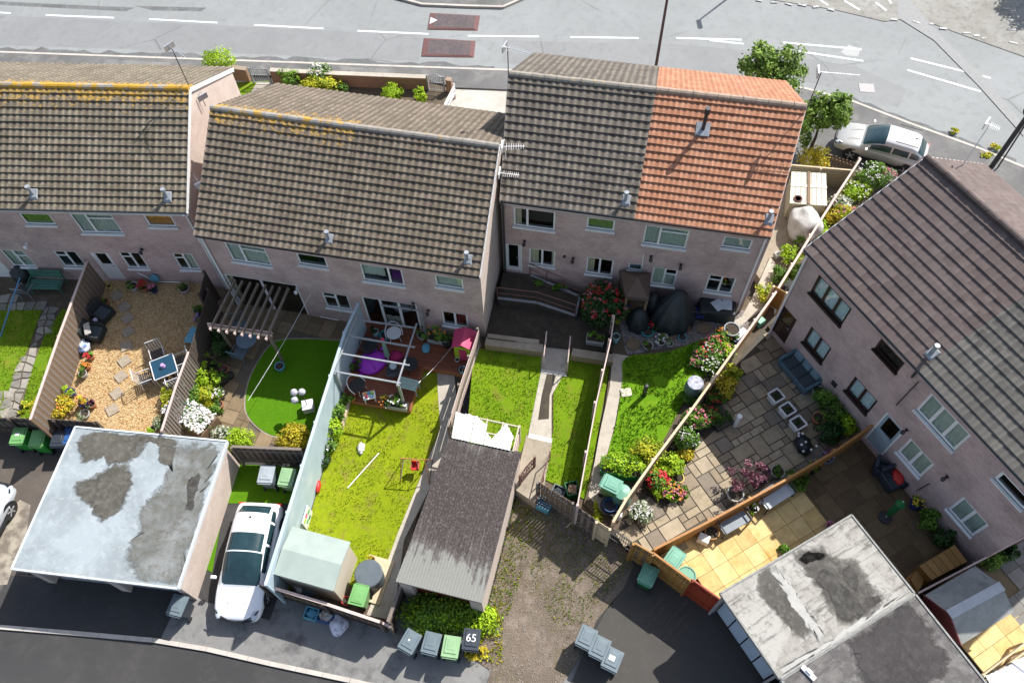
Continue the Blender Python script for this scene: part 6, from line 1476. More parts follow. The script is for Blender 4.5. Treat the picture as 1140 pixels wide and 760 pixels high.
v = P(413, 402, DK + .2); root = thing('beetle_seat', 'large purple beetle shaped sandpit on the decking', 'sandpit', (v.x, v.y, DK), .5)
MB().lathe([(.50, 0), (.58, .08), (.52, .2), (.3, .27), (.02, .29)], n=24, sx=1.1, sy=.95).build('shell', PL_PURPLE, root, smooth=True)
MB().blob((.25, .52, .12), (.24, .2, .14), .02).build('head', PL_PURPLE, root, smooth=True)
for s in (-1, 1):
    for k in (-.3, .05, .4): MB().blob((s * .62 + k * .1, k, .06), (.1, .08, .07), 0).build('foot', PL_PURPLE, root, smooth=True)
MB().bar((-.02, -.5, .26), (-.02, .3, .3), .02, .03).build('seam', mat('deep_purple', (.22, .02, .34)), root)
v = P(433, 402, DK); root = thing('folded_parasol', 'folded sage green parasol with a pink cap on the decking', 'parasol', v)
MB().lathe([(.22, 0), (.25, .06), (.06, .1)], n=16).build('base', METAL_D, root); MB().tube((0, 0, .1), (0, 0, 1.75), .02).build('pole', METAL_W, root)
MB().lathe([(.11, .5), (.10, .9), (.075, 1.4), (.05, 1.68)], n=9).build('canopy', mat('sage_canvas', (.20, .33, .27), (.15, .26, .21), 5), root); MB().lathe([(.05, 1.68), (.09, 1.72), (.03, 1.85)], n=10).build('cap', PL_PINK, root)
ellip(441, 396, DK, .3, .25, .4, mat('magenta_cloth', (.35, .01, .10)), 'magenta pouffe beside the folded parasol', 'pouffe', 'pouffe', .06, 3)
root = round_table(437, 413, DK, .3, 'small dark round table with a glass bowl on the decking', METAL_D, .5)
v = P(438, 409, DK + .55); mesh_thing(MB().lathe([(.06, 0), (.14, .06), (.15, .14), (.12, .1)], n=14), 'glass_bowl', mat('pale_glass', (.50, .58, .60), rough=.15), 'pale bowl standing on the small dark round table', 'bowl', v)
def hoop_chair(px, py, z, rz, label, fm_, sm):
    c = P(px, py, z + .4); root = thing('hoop_chair', label, 'chair', (c.x, c.y, z), rz); m = MB()
    m.path([(.36 * math.cos(t * PI / 10), .36 * math.sin(t * PI / 10) * 1.1, .42 + .3 * math.sin(t * PI / 10)) for t in range(-1, 12)], .02); m.build('frame', fm_, root)
    MB().lathe([(.001, .40), (.3, .40), (.32, .44), (.001, .43)], n=18).build('seat', sm, root)
    for i in range(4): t = .8 + i * PI / 2; MB().tube((.25 * math.cos(t), .25 * math.sin(t), .4), (.32 * math.cos(t), .32 * math.sin(t), 0), .016).build('leg', fm_, root)
    return root
hoop_chair(457, 405, DK, 2, 'dark hoop chair on the open side of the decking', METAL_D, RATTAN); hoop_chair(398, 429, DK, 1.0, 'white framed hoop chair at the lower end of the decking', METAL_W, RATTAN); hoop_chair(412, 385, DK, 1.4, 'dark hoop chair by the blue fence above the purple sandpit', METAL_D, RATTAN); hoop_chair(438.5, 371, DK, .2, 'pale hoop chair in front of the patio doors', METAL_W, PL_WHITE)
v = P(454, 427, DK + .6); root = thing('side_table', 'sage green slatted table by the deck frame post', 'table', (v.x, v.y, DK), -.3); m = MB()
for i in range(5): m.bar((-.42, -.2 + i * .1, .6), (.42, -.2 + i * .1, .6), .085, .02)
m.build('table_top', mat('sage_paint', (.30, .42, .38), (.25, .36, .32), 5), root)
for a, b in ((-.38, -.18), (.38, -.18), (-.38, .18), (.38, .18)): MB().bar((a, b, 0), (a, b, .6), .04).build('leg', MATS['sage_paint'], root)
v = P(411, 440, DK + .35); root = thing('toy_table', 'colourful toy play table on the lower decking', 'toy table', (v.x, v.y, DK), .2)
MB().box(0, 0, .35, .5, .36, .06).build('tray', PL_WHITE, root, bevel=.02)
for i, (a, b, mm) in enumerate([(-.15, .06, PL_ORANGE), (.0, .08, PL_SKY), (.14, .05, PL_LIME), (-.1, -.08, PL_PINK), (.1, -.08, PL_SKY)]): MB().lathe([(.06, 0), (.06, .08), (.02, .12)], a, b, 10, cz=.38).build('toy', mm, root)
for a, b in ((-.2, -.14), (.2, -.14), (-.2, .14), (.2, .14)): MB().bar((a, b, 0), (a, b, .33), .04).build('leg', PL_WHITE, root)
for (x, y, r, h, pm, lab, ml, pr, ph, fl) in [
    (397, 404, .2, .25, PL_BLACK, 'black pot with leafy plant by the purple sandpit', LG, .3, .35, None), (428, 446, .18, .25, TERRA, 'terracotta pot at the deck edge with orange flowers', LG, .24, .3, (F_ORANGE, 8, .05)), (434, 449, .16, .22, STONEP, 'grey pot of pale leaves at the deck edge', LP, .2, .2, None),
    (444, 441, .15, .25, PL_BLACK, 'black pot with spiky green plant behind the trough', LG, .2, .4, None), (469, 370, .2, .25, STONEP, 'stone pot with green plant by the patio wall', LG, .3, .4, None), (497, 377, .2, .3, PL_BLACK, 'black pot with leafy bush beside the pink playhouse', LG, .36, .6, None),
    (391, 441, .14, .2, PL_ORANGE, 'small orange pot at the lower corner of the decking', LG, .2, .25, None), (429, 372.5, .24, .2, mat('turquoise_glaze', (.03, .36, .44), rough=.3), 'turquoise bowl planter in front of the patio doors', None, .1, .1, None), (417, 367, .14, .35, mat('aqua_glaze', (.30, .58, .60), rough=.3), 'aqua urn by the patio doors', LD, .2, .25, None),
    (515, 411, .16, .22, PL_SKY, 'blue pot at the far end of the decking', None, .1, .1, None), (509, 400, .1, .12, PL_WHITE, 'tiny white pot in front of the pink playhouse', None, .1, .1, None)]:
    pot(x, y, DK, r, h, pm, lab, ml, pr, ph, fl)
def trough(px, py, z, w, d, h, rz, pm, label, mats=None, flow=None, n=160, ph=.35):
    c = P(px, py, z + h); root = thing('trough_planter', label, 'planter', (c.x, c.y, z), rz); MB().box(0, 0, h / 2, w, d, h, taper=1.05).build('trough', pm, root, bevel=.015); MB().box(0, 0, h + .004, w * .96, d * .9, .02).build('soil', SOIL, root)
    if mats: m = MB().leaves((0, 0, h + ph * .4), (w * .5, d * .65, ph * .55), int(n * 1.6), .05, 3, int(px), hollow=.1); mats = list(mats)
    if flow:
        f = m; R = random.Random(int(py))
        for i in range(flow[1]): c0 = Vector((R.uniform(-w, w) * .5, R.uniform(-d, d) * .6, h + ph * R.uniform(.5, .95))); [f.leaf(c0 + Vector((R.gauss(0, .03), R.gauss(0, .03), 0)), (R.gauss(0, .4), R.gauss(0, .4), 1), flow[2], len(mats), R.uniform(0, 3), .8) for _ in range(4)]
        mats.append(flow[0])
    if mats: m.build('foliage', mats, root)
    return root
trough(443, 450, DK, .75, .3, .28, -.2, STONEP, 'white stone trough planter on the deck corner', LG, (F_WHITE, 10, .04)); trough(487, 376, DK, .8, .3, .3, -.2, STONEP, 'white trough with tall plants by the patio wall', LG, (F_ORANGE, 8, .05), 300, .8)
v = P(474, 387, DK + .1); mesh_thing(MB().lathe([(.12, 0), (.2, .04), (.2, .1), (.1, .16)], n=16, sx=.85, sy=1.2), 'toy_tub', PL_SKY, 'pale blue toy tub lying on the open decking', 'toy tub', (v.x, v.y, DK))
def playhouse():
    z = DK + 1.05; q = flat([(506, 366), (531, 368.5), (525.5, 390), (502.5, 386)], z); c = sum(q, Vector()) / 4; root = thing('playhouse', 'childrens playhouse with a pink roof and lime green walls', 'playhouse', (c.x, c.y, DK)); L = [x - c for x in q]
    W_ = [x * .84 for x in L]; MB().prism([(x.x, x.y) for x in W_], 0, 1.0).build('wall', PL_LIME, root)
    r0, r1 = (L[0] + L[1]) / 2 + Vector((0, 0, 1.25)), (L[3] + L[2]) / 2 + Vector((0, 0, 1.25)); m = MB(); b = Vector((0, 0, .98)); t = Vector((0, 0, .04))
    for (p, s) in ((L[0], L[3]), (L[1], L[2])): m.add([p + b, s + b, r1, r0, p + b + t, s + b + t, r1 + t, r0 + t], [(0, 1, 2, 3), (4, 5, 6, 7), (0, 1, 5, 4), (1, 2, 6, 5), (2, 3, 7, 6), (3, 0, 4, 7)])
    m.build('roof', PL_PINK, root)
    a, d = W_[3], W_[2]; e = (d - a); n = Vector((e.y, -e.x, 0)).normalized(); p = a + e * .5 + n * .006
    MB().box(p.x, p.y, .42, .32, .02, .8, yaw(a, d)).build('door', PL_PINK, root)
playhouse()
# lawn of the decked garden
v = P(460, 512, ZB + 1.1); root = thing('swing', 'small childs swing with orange legs and red bucket seat', 'swing', (v.x, v.y, ZB + .02), -.1); OM = mat('orange_metal', (.50, .22, .08), rough=.5)
for s in (-.45, .45):
    for k in (-.5, .5): MB().tube((s, 0, 1.2), (s * 1.25, k, 0), .018).build('leg', OM, root)
    MB().tube((s * 1.25, -.5, .03), (s * 1.25, .5, .03), .014).build('foot', METAL_D, root)
MB().tube((-.45, 0, 1.2), (.45, 0, 1.2), .02).build('top_bar', OM, root)
for s in (-.12, .12): MB().tube((s, 0, .5), (s, 0, 1.2), .008).build('rope', PL_WHITE, root)
m = MB(); m.box(0, 0, .4, .3, .28, .05); m.box(0, .14, .54, .3, .04, .3); m.box(-.14, 0, .5, .03, .28, .16); m.box(.14, 0, .5, .03, .28, .16); m.build('seat', PL_RED, root, bevel=.015)
a, b = P(422, 504, ZB + .06), P(387, 543, ZB + .06); mesh_thing(MB().tube((0, 0, 0), b - a, .025), 'clothes_prop', METAL_W, 'long white clothes prop lying on the yellow green lawn', 'clothes prop', a)
v = P(402, 499, ZB + .06); mesh_thing(MB().blob((0, 0, .04), (.14, .22, .06), .4, 3, 2), 'rag', PL_WHITE, 'white rag dropped on the yellow green lawn', 'rag', v, smooth=True)
v = P(354, 541, ZB + .15); mesh_thing(MB().blob((0, 0, .12), (.1, .26, .13), .1, 2, 2), 'toy', PL_RED, 'red toy lying by the foot of the blue fence', 'toy', (v.x, v.y, ZB), smooth=True)
a, b = P(389, 447, ZB + .15), P(380, 478, ZB + .15); mesh_thing(MB().bar((0, 0, 0), b - a, .1, .2), 'bed_edging', W_CREAM, 'pale timber board edging the flower bed below the decking', 'edging board', a)
for (x, y, rx, ry, h, ml, lab, fl) in [(373, 460, .4, .4, .9, LG, 'green bush nearest the decking in the bed along the blue fence', None), (369, 478, .4, .45, .9, LL, 'light green bush in the bed along the blue fence', None), (364, 496, .4, .4, .6, LG, 'low bush with white flowers along the blue fence', (F_WHITE, 12, .05)), (358, 512, .3, .3, .4, LD, 'small dark plant with lilac flowers along the blue fence', (F_LILAC, 10, .05)), (380, 444, .25, .25, .6, LG, 'green plant squeezed between decking and blue fence', None)]:
    bush(x, y, ZB + .02, rx, ry, h, ml, lab, 380, fl)
v = P(342, 576, ZB + .4); root = thing('painted_panel', 'white panel with green and yellow daubs against the blue fence', 'panel', (v.x, v.y, ZB), pyaw(345, 566, 338, 590)); MB().box(0, 0, .4, .7, .04, .8).build('panel', PL_WHITE, root)
for i, (a, b, mm) in enumerate([(-.2, .5, PL_GREEN2), (.1, .3, PL_GREEN2), (.2, .6, PL_LIME), (-.1, .2, PL_DGREEN), (0, .62, PL_PINK)]): MB().box(a, .024, b, .16, .012, .14, 0).build('daub', mm, root)
v = P(410, 638, ZB + .9); root = thing('water_tank', 'round dark grey lidded water tank beside the sage shed', 'water tank', (v.x, v.y, ZB)); TK = mat('tank_grey', (.10, .125, .14), (.08, .10, .115), 3, .5)
MB().lathe([(.42, .03), (.47, .15), (.47, .8), (.44, .84)], n=24).build('tank', TK, root); MB().lathe([(.5, .84), (.5, .89), (.46, .92), (.001, .93)], n=24).build('lid', TK, root)
m = MB(); m.box(0, 0, .03, 1.0, 1.6, .06, -.3); v = P(417, 645, ZB); mesh_thing(m, 'paving_board', W_CREAM, 'pale board underneath the round water tank', 'board', (v.x, v.y, ZB + .03))
pot(413, 622, ZB + .06, .13, .2, TERRA, 'terracotta pot of orange flowers behind the water tank', LO, .14, .15, None); pot(385, 668, ZB, .16, .22, PL_RED, 'red pot between the sage shed and the dark fence', None)
for i, (x, y, mm, lab) in enumerate([(345, 655, PL_GREY, 'grey bag squeezed behind the sage shed'), (336, 652, PL_WHITE, 'white bag squeezed behind the sage shed')]): ellip(x, y, ZB, .3, .25, .5, mm, lab, 'rubbish_bag', 'bag', .15, i)
# ---------------------------------------------------------------- wheelie bins
def bin_(px, py, z, rz, bm, lm, label, group=None, num=None, handle=True):
    c = P(px, py, z + 1.04); root = thing('wheelie_bin', label, 'wheelie bin', (c.x, c.y, z), rz, group); m = MB()
    m.add([(-.21, -.22, .08), (.21, -.22, .08), (.21, .24, .08), (-.21, .24, .08), (-.27, -.32, .96), (.27, -.32, .96), (.27, .32, .96), (-.27, .32, .96)], [(3, 2, 1, 0), (4, 5, 6, 7), (0, 1, 5, 4), (1, 2, 6, 5), (2, 3, 7, 6), (3, 0, 4, 7)])
    m.build('body', bm, root, bevel=.02)
    m = MB(); m.box(0, 0, .985, .58, .70, .05); m.box(0, -.02, 1.02, .44, .54, .045, taper=.9); m.box(0, -.05, 1.045, .26, .34, .015, taper=.9); m.build('lid', lm, root, bevel=.015)
    m = MB(); m.tube((-.25, .38, .95), (.25, .38, .95), .022)
    for s in (-.24, 0, .24): m.bar((s, .30, .95), (s, .38, .95), .03)
    m.build('handle', lm, root)
    for s in (-.25, .25): MB().tube((s - .03, .25, .1), (s + .03, .25, .1), .1, n=14).build('wheel', RUBBER, root)
    if num:
        cu = bpy.data.curves.new('number', 'FONT'); cu.body = num; cu.size = .36; cu.extrude = .002; cu.align_x = 'CENTER'; cu.align_y = 'CENTER'; to = bpy.data.objects.new('number', cu); me = bpy.data.meshes.new_from_object(to); bpy.data.objects.remove(to); me.materials.clear(); me.materials.append(PL_WHITE)
        o = bpy.data.objects.new('number', me); COL.objects.link(o); o.parent = root; o.location = (0, -.03, 1.056); o.rotation_euler = (0, 0, PI)
    return root
def sticker(root, w=.16, d=.12, m_=None): MB().box(.03, -.02, 1.055, w, d, .004).build('sticker', m_ or PL_WHITE, root)
r_ = math.radians
b = bin_(20, 484, PT(20, 500).z, PI, PL_GREEN2, PL_GREEN, 'bright green wheelie bin with a white mark on its lid, nearer the car'); sticker(b)
bin_(41, 487, PT(40, 500).z, PI, PL_GREEN2, PL_GREEN, 'plain bright green wheelie bin next to the dark one'); bin_(65, 487, PT(65, 500).z, PI, PL_DARK, PL_DARK, 'dark wheelie bin beside two bright green bins'); bin_(78, 484, PT(78, 500).z, PI, PL_DARK, PL_BLUE, 'dark blue lidded wheelie bin half hidden by the white garage roof')
bin_(197, 673, PT(195, 690).z, r_(165), PL_DARK, PL_GREY, 'dark wheelie bin at the front corner of the white roofed garage')
b = bin_(296, 527, PT(296, 540).z + .05, r_(175), PL_GREY, mat('pale_grey_lid', (.34, .38, .41), rough=.5), 'grey wheelie bin behind the parked white car'); bin_(319, 530, PT(319, 540).z + .05, r_(172), PL_SAGE, PL_SAGE, 'pale green wheelie bin behind the parked white car')
b = bin_(456, 713, PT(450, 735).z + .03, r_(150), PL_GREY, PL_GREY, 'grey wheelie bin with a white sticker, first of the four by the shrub'); sticker(b, .06, .06)
bin_(480, 715, PT(475, 740).z + .03, r_(165), PL_GREY, PL_GREY, 'grey wheelie bin with plain lid, beside the pale green one by the shrub'); bin_(502, 719, PT(495, 740).z + .03, r_(170), PL_SAGE, PL_SAGE, 'pale green wheelie bin in the row of four by the shrub')
bin_(524.5, 711, PT(520, 735).z + .03, r_(172), PL_DARK, PL_DARK, 'dark wheelie bin numbered in white on its lid', num='65')
bin_(653, 708.5, PT(648, 730).z + .06, r_(152), PL_GREY, PL_GREY, 'grey wheelie bin standing on the edge of the gravel, in the row of three'); bin_(668, 720, PT(660, 740).z + .06, r_(152), PL_GREY, PL_GREY, 'middle grey wheelie bin in the row of three on the tarmac')
b = bin_(682, 733, PT(675, 750).z + .06, r_(152), PL_GREY, PL_GREY, 'grey wheelie bin with a white lid label, in the row of three'); sticker(b, .2, .16)
bin_(722, 639, PT(720, 650).z + .06, r_(150), PL_DGREEN, PL_TEAL, 'lone teal lidded wheelie bin by the golden plank fence'); bin_(751, 621, ZC, r_(-40), PL_SAGE, PL_TEAL, 'teal green wheelie bin standing on the yellow paving'); bin_(399, 662, ZB, r_(-15), PL_GREEN, PL_GREEN, 'bright green wheelie bin between the sage shed and the decked lawn')
v = P(764, 641, ZC); mesh_thing(MB().lathe([(.3, 0), (.34, .06), (.3, .06), (.28, .03), (.001, .03)], n=20), 'round_tray', PL_TEAL, 'round teal tray on the yellow paving by the red gate', 'tray', (v.x, v.y, ZC + .03))
def crate(px, py, z, w, d, h, rz, m_, label, fill=None, slat=False, name='crate'):
    c = P(px, py, z + h * .6); root = thing(name, label, 'crate', (c.x, c.y, z), rz); m = MB()
    for s in (-1, 1): m.box(0, s * d / 2, h / 2, w, .03, h); m.box(s * w / 2, 0, h / 2, .03, d - .03, h)
    m.box(0, 0, .02, w - .04, d - .04, .03); m.build('box', m_, root)
    if slat:
        k = MB()
        for i in range(5): k.bar((-w / 2, -d / 2 + d * (i + .5) / 5, h), (w / 2, -d / 2 + d * (i + .5) / 5, h), .03, .015)
        k.build('slats', mat('pale_blue_slat', (.36, .48, .58)), root)
    if fill: MB().blob((0, 0, h * .6), (w * .42, d * .42, h * .3), .25, 4, 3).build('contents', fill, root)
    return root
crate(606, 561, PT(606, 565).z + .05, .5, .45, .4, -.5, PL_SKY, 'blue slatted crate on the gravel below the picket fence', slat=True); crate(637, 545, ZC - .12, .45, .5, .5, .2, PL_DGREEN, 'dark green open crate holding orange scraps behind the picket fence', mat('orange_scraps', (.45, .22, .10), (.60, .45, .30), 9)); crate(622, 547, ZC - .12, .45, .35, .35, -.5, PL_GREY, 'grey lidded crate beside the dark green crate', CLOTHG)
crate(347, 683, T(-8) + .02, .45, .38, .32, -.3, PL_SKY, 'pale blue recycling crate under the dark fence', PL_SKY); crate(362.5, 685, T(-8) + .02, .6, .45, .3, -.3, PL_BLUE, 'blue recycling crate filled with cartons under the dark fence', mat('cartons', (.62, .60, .58), (.35, .22, .14), 7, lo=.45, hi=.55))
ellip(377, 695, T(-8) + .02, .32, .36, .45, mat('white_sack', (.62, .62, .70), (.25, .25, .32), 6, .5, lo=.5, hi=.62), 'crumpled white sack next to the recycling crates', 'white_sack', 'sack', .16, 6)
# ---------------------------------------------------------------- stepped lawn and rose garden
bush(672, 338, ZC, .95, .9, 1.7, LD, 'large rose bush covered in red and pink roses', 2000, ([F_RED, F_RED, F_PINK], 46, .085)); trough(663, 376, ZC + .05, .7, .4, .35, -.2, STONEP, 'stone trough at the foot of the red rose bush', LG); bush(688, 352, ZC, .25, .25, .5, LY, 'small yellow green plant beside the red rose bush', 120)
for (x, y, lab) in ((600, 316, 'weed tuft on the upper edge of the door ramp'), (625, 320, 'weed tuft against the wall under the back window')): bush(x, y, ZC + .35, .35, .15, .3, LG, lab, 130, name='weed', cat='weed')
def draped(m, prof, folds, sx=1, sy=1, lean=(0, 0), n=44, seed=1):
    "a cloth cover hanging in folds round a profile of (radius, height)"
    vs = []; zt = prof[-1][1]
    for r, z in prof:
        for i in range(n):
            t = 2 * PI * i / n; k = 1 + .07 * math.sin(folds * t + .6 * math.sin(2 * t)) * (1 - z / zt * .6) + .05 * noise.noise(Vector((math.cos(t) * 1.5, math.sin(t) * 1.5, z + seed)))
            vs.append((r * k * sx * math.cos(t) + lean[0] * z / zt, r * k * sy * math.sin(t) + lean[1] * z / zt, z))
    q = len(prof); m.add(vs, [(j * n + i, j * n + (i + 1) % n, (j + 1) * n + (i + 1) % n, (j + 1) * n + i) for j in range(q - 1) for i in range(n)] + [tuple((q - 1) * n + i for i in range(n))])
def arbour():
    z = ZC + 1.9; q = flat([(690, 301), (724, 304), (722, 333), (697, 330)], z); c = sum(q, Vector()) / 4; root = thing('arbour', 'small brown arbour with a pyramid roof by the back wall', 'arbour', (c.x, c.y, ZC)); L = [x - Vector((c.x, c.y, ZC)) for x in q]; ap = sum(L, Vector()) / 4 + Vector((0, 0, .55))
    m = MB(); m.add(L + [ap], [(0, 1, 4), (1, 2, 4), (2, 3, 4), (3, 0, 4), (3, 2, 1, 0)]); m.build('roof', wood('brown_felt_roof', (.13, .085, .062), (.09, .06, .045)), root); e = MB()
    for i in range(4): e.bar(L[i] - Vector((0, 0, .08)), L[(i + 1) % 4] - Vector((0, 0, .08)), .05, .14)
    e.build('fascia', W_DARK, root)
    for x in L: MB().bar((x.x * .9, x.y * .9, 0), (x.x * .9, x.y * .9, x.z - .1), .09).build('post', W_BROWN, root)
    MB().box(0, 0, .42, 1.0, .5, .05, -.2).build('seat', W_BROWN, root)
arbour()
pot(694, 343, ZC, .3, .45, W_GOLD, 'half barrel planter with blue flowers by the arbour', LG, .3, .25, (mat('petal_blue', (.08, .06, .45)), 12, .06))
v = P(750, 345, ZC + .8); root = thing('covered_swing_seat', 'tall black weather cover with a peaked top against the back wall', 'covered seat', (v.x, v.y, ZC), -.2); m = MB(); draped(m, [(.80, 0), (.86, .25), (.80, .6), (.66, .95), (.48, 1.3), (.34, 1.6), (.20, 1.8), (.06, 1.88)], 11, 1.1, .95, (.12, .2)); m.build('cover', CLOTHD, root, smooth=True)
for x, y, sc_, lab in ((711, 355, 1.0, 'black covered garden item in front of the arbour'), (727, 338, .85, 'dark covered item between arbour and the tall black cover')): v = P(x, y, ZC + .5); m = MB(); draped(m, [(.42 * sc_, 0), (.44 * sc_, .3), (.36 * sc_, .7), (.24 * sc_, 1.0), (.08, 1.12)], 7, 1, 1.05, (0, .05), 32, x); mesh_thing(m, 'covered_item', CLOTHD, lab, 'cover', (v.x, v.y, ZC), smooth=True)
v = P(799, 342, ZC + .6); root = thing('covered_bench', 'low black covered bench below the end kitchen window', 'covered bench', (v.x, v.y, ZC), -.2); MB().box(0, 0, .35, 1.6, .8, .7, taper=.92).build('cover', CLOTHD, root, bevel=.08, seg=3)
m = MB(); m.box(-.15, 0, 0, .45, .5, .02, .5); m.box(.2, -.02, .015, .4, .5, .02, -.2); v = P(804, 339, ZC + .72); mesh_thing(m, 'cloth', mat('pale_blue_cloth', (.60, .68, .74)), 'pale cloths laid on the low black covered bench', 'cloth', v)
a, b = P(771, 340, ZC), P(777, 309, ZC + 1.5); b = Vector((a.x + .1, a.y + .55, ZC + 1.75)); root = thing('ladder', 'aluminium step ladder leaning on the back wall', 'ladder', a); q = b - a
for s in (-.2, .2): MB().bar((s, 0, 0), (q.x + s * .8, q.y, q.z), .03, .06).build('stile', ALU, root)
for i in range(7): t = (i + .7) / 7.4; MB().bar((q.x * t - .19, q.y * t, q.z * t), (q.x * t + .19, q.y * t, q.z * t), .1, .025).build('tread', ALU, root)
metal_chair(776, 347, ZC, r_(175), 'dark folding chair with blue seat beside the ladder', METAL_D, mat('navy_cloth', (.03, .05, .25)))
for (x, y, r, h, pm, lab, ml, pr, ph, fl) in [
    (721, 369, .24, .15, mat('turquoise_enamel', (.02, .42, .42), rough=.3), 'turquoise bowl on the grey gravel', None, .1, .1, None), (763, 362, .22, .25, TERRA, 'pot painted red and yellow on the grey gravel', LR, .18, .15, (F_YEL, 6, .06)), (760, 375, .18, .1, PL_SKY, 'pale blue dish at the lawn edge', None, .1, .1, None), (736, 378, .2, .2, STONEP, 'grey pot with white flowers on the gravel edge', LG, .3, .3, (F_WHITE, 10, .05)), (686, 374, .16, .4, mat('aqua_glaze', (.30, .58, .60), rough=.3), 'aqua jug standing by the garden path', None, .1, .1, None),
    (728, 362, .18, .2, PL_BLACK, 'black pot with crimson flowers beside the turquoise bowl', LD, .22, .2, (F_RED, 6, .05)), (722, 383, .2, .2, STONEP, 'stone pot with small leaves beside the lawn', LG, .24, .2, None), (746, 381, .14, .16, STONEP, 'little stone pot of white flowers by the lawn', LP, .16, .16, None)]:
    pot(x, y, ZC, r, h, pm, lab, ml, pr, ph, fl)
for (x, y, lab) in ((783, 365, 'round brown stepping stone near the covered bench'), (705, 383, 'round brown stepping stone near the garden path'), (745, 372, 'round brown stepping stone in the middle of the grey gravel')): v = P(x, y, ZC); mesh_thing(MB().lathe([(.3, 0), (.3, .05), (.001, .06)], n=18), 'stepping_stone', mat('brown_stone', (.20, .14, .085)), lab, 'stepping stone', v)
v = P(697, 437, ZC + .03); mesh_thing(MB().box(0, 0, .02, .42, .36, .04, .1), 'paving_slab', mat('cream_slab', (.62, .55, .45)), 'single cream slab between path and lush lawn', 'paving slab', v, bevel=.01)
v = P(717, 440, ZC + .03); root = thing('bollard_light', 'black bollard light in the lush lawn', 'bollard light', v); MB().lathe([(.1, 0), (.09, .05), (.09, .42)], n=16).build('post', PL_BLACK, root); MB().lathe([(.07, .42), (.07, .5)], n=16).build('lens', mat('grey_lens', (.4, .42, .45), rough=.2), root); MB().lathe([(.095, .5), (.095, .8), (.06, .83), (.001, .835)], n=16).build('cap', PL_BLACK, root)
v = P(772, 432, ZC + .45); root = thing('water_butt', 'grey green water butt with a pale lid in the flower border', 'water butt', (v.x, v.y, ZC)); WB = mat('butt_grey_green', (.12, .165, .15), (.09, .13, .12), 4, .5); MB().lathe([(.26, 0), (.36, .35), (.36, .6), (.3, .88)], n=20).build('barrel', WB, root, smooth=True); MB().lathe([(.31, .88), (.31, .93), (.001, .95)], n=20).build('lid', mat('butt_lid', (.52, .54, .60), (.2, .2, .26), 9), root)
pot(815, 366, ZC, .32, .6, mat('dull_zinc', (.20, .215, .225), (.15, .16, .17), 6, .5), 'galvanised dustbin planter beside the pink topped fence', None, cat='planter'); pot(821, 374, ZC, .2, .3, PL_BLUE, 'blue pot under the galvanised dustbin planter', LG, .2, .3, None)
for (x, y, rx, h, ml, lab, fl) in [(805, 374, .45, .6, LG, 'green border plant with orange blooms at the top of the lush lawn', (F_ORANGE, 14, .07)), (795, 384, .5, .7, LG, 'border plant with red blooms, below the orange flowered one', ([F_RED, F_PINK], 20, .07)), (785, 392, .5, .65, LG, 'border plant dotted red and white', ([F_RED, F_WHITE], 20, .06)), (806, 391, .45, .6, LL, 'lime border plant with a pink bloom against the fence', (F_PINK, 8, .08)), (790, 405, .5, .6, LG, 'leafy border plant with white specks above the water butt', (F_WHITE, 22, .05)), (776, 402, .35, .5, LG, 'border plant with pink flowers at the lawn edge', (F_PINK, 14, .06)), (797, 398, .4, .6, LG, 'mixed border plant against the brown fence', (F_WHITE, 12, .05)), (769, 442, .3, .35, LG, 'low leafy plant at the foot of the water butt', None)]:
    bush(x, y, ZC, rx, rx * .9, h, ml, lab, 420, fl)
trough(692, 520, ZC, 1.5, .6, .45, r_(-12), PL_DGREEN, 'dark green raised planter full of leafy vegetables', LL, None, 900, .7); bush(721, 501, ZC + .02, .6, .5, .7, LY, 'yellow shrub at the lower end of the lush lawn', 560)
bush(664, 575, ZC - .1, .2, .7, .2, LY, 'strip of yellow weeds at the edge of the lower path', 180, name='weed', cat='weed')
bin_(681, 538, ZC, r_(60), PL_GREEN, PL_TEAL, 'light green wheelie bin next to the teal compost cone'); v = P(692, 551, ZC + .5); root = thing('compost_bin', 'teal green cone shaped compost bin against the brown fence', 'compost bin', (v.x, v.y, ZC), .4); MB().lathe([(.38, 0), (.34, .5), (.27, .8)], n=20).build('body', PL_TEAL, root); MB().lathe([(.3, .8), (.3, .86), (.001, .9)], n=20).build('lid', PL_TEAL, root)
v = P(679, 563, ZC + .3); root = thing('tub', 'deep blue tub standing in a dark trug', 'tub', (v.x, v.y, ZC)); MB().lathe([(.2, .05), (.27, .45), (.25, .45), (.2, .12), (.001, .12)], n=18).build('tub', PL_BLUE, root); MB().lathe([(.28, 0), (.36, .3), (.33, .3)], n=18).build('trug', PL_BLACK, root)
ellip(687, 572, ZC, .18, .22, .3, PL_WHITE, 'small white bag by the deep blue tub', 'bag', 'bag', .2, 3)
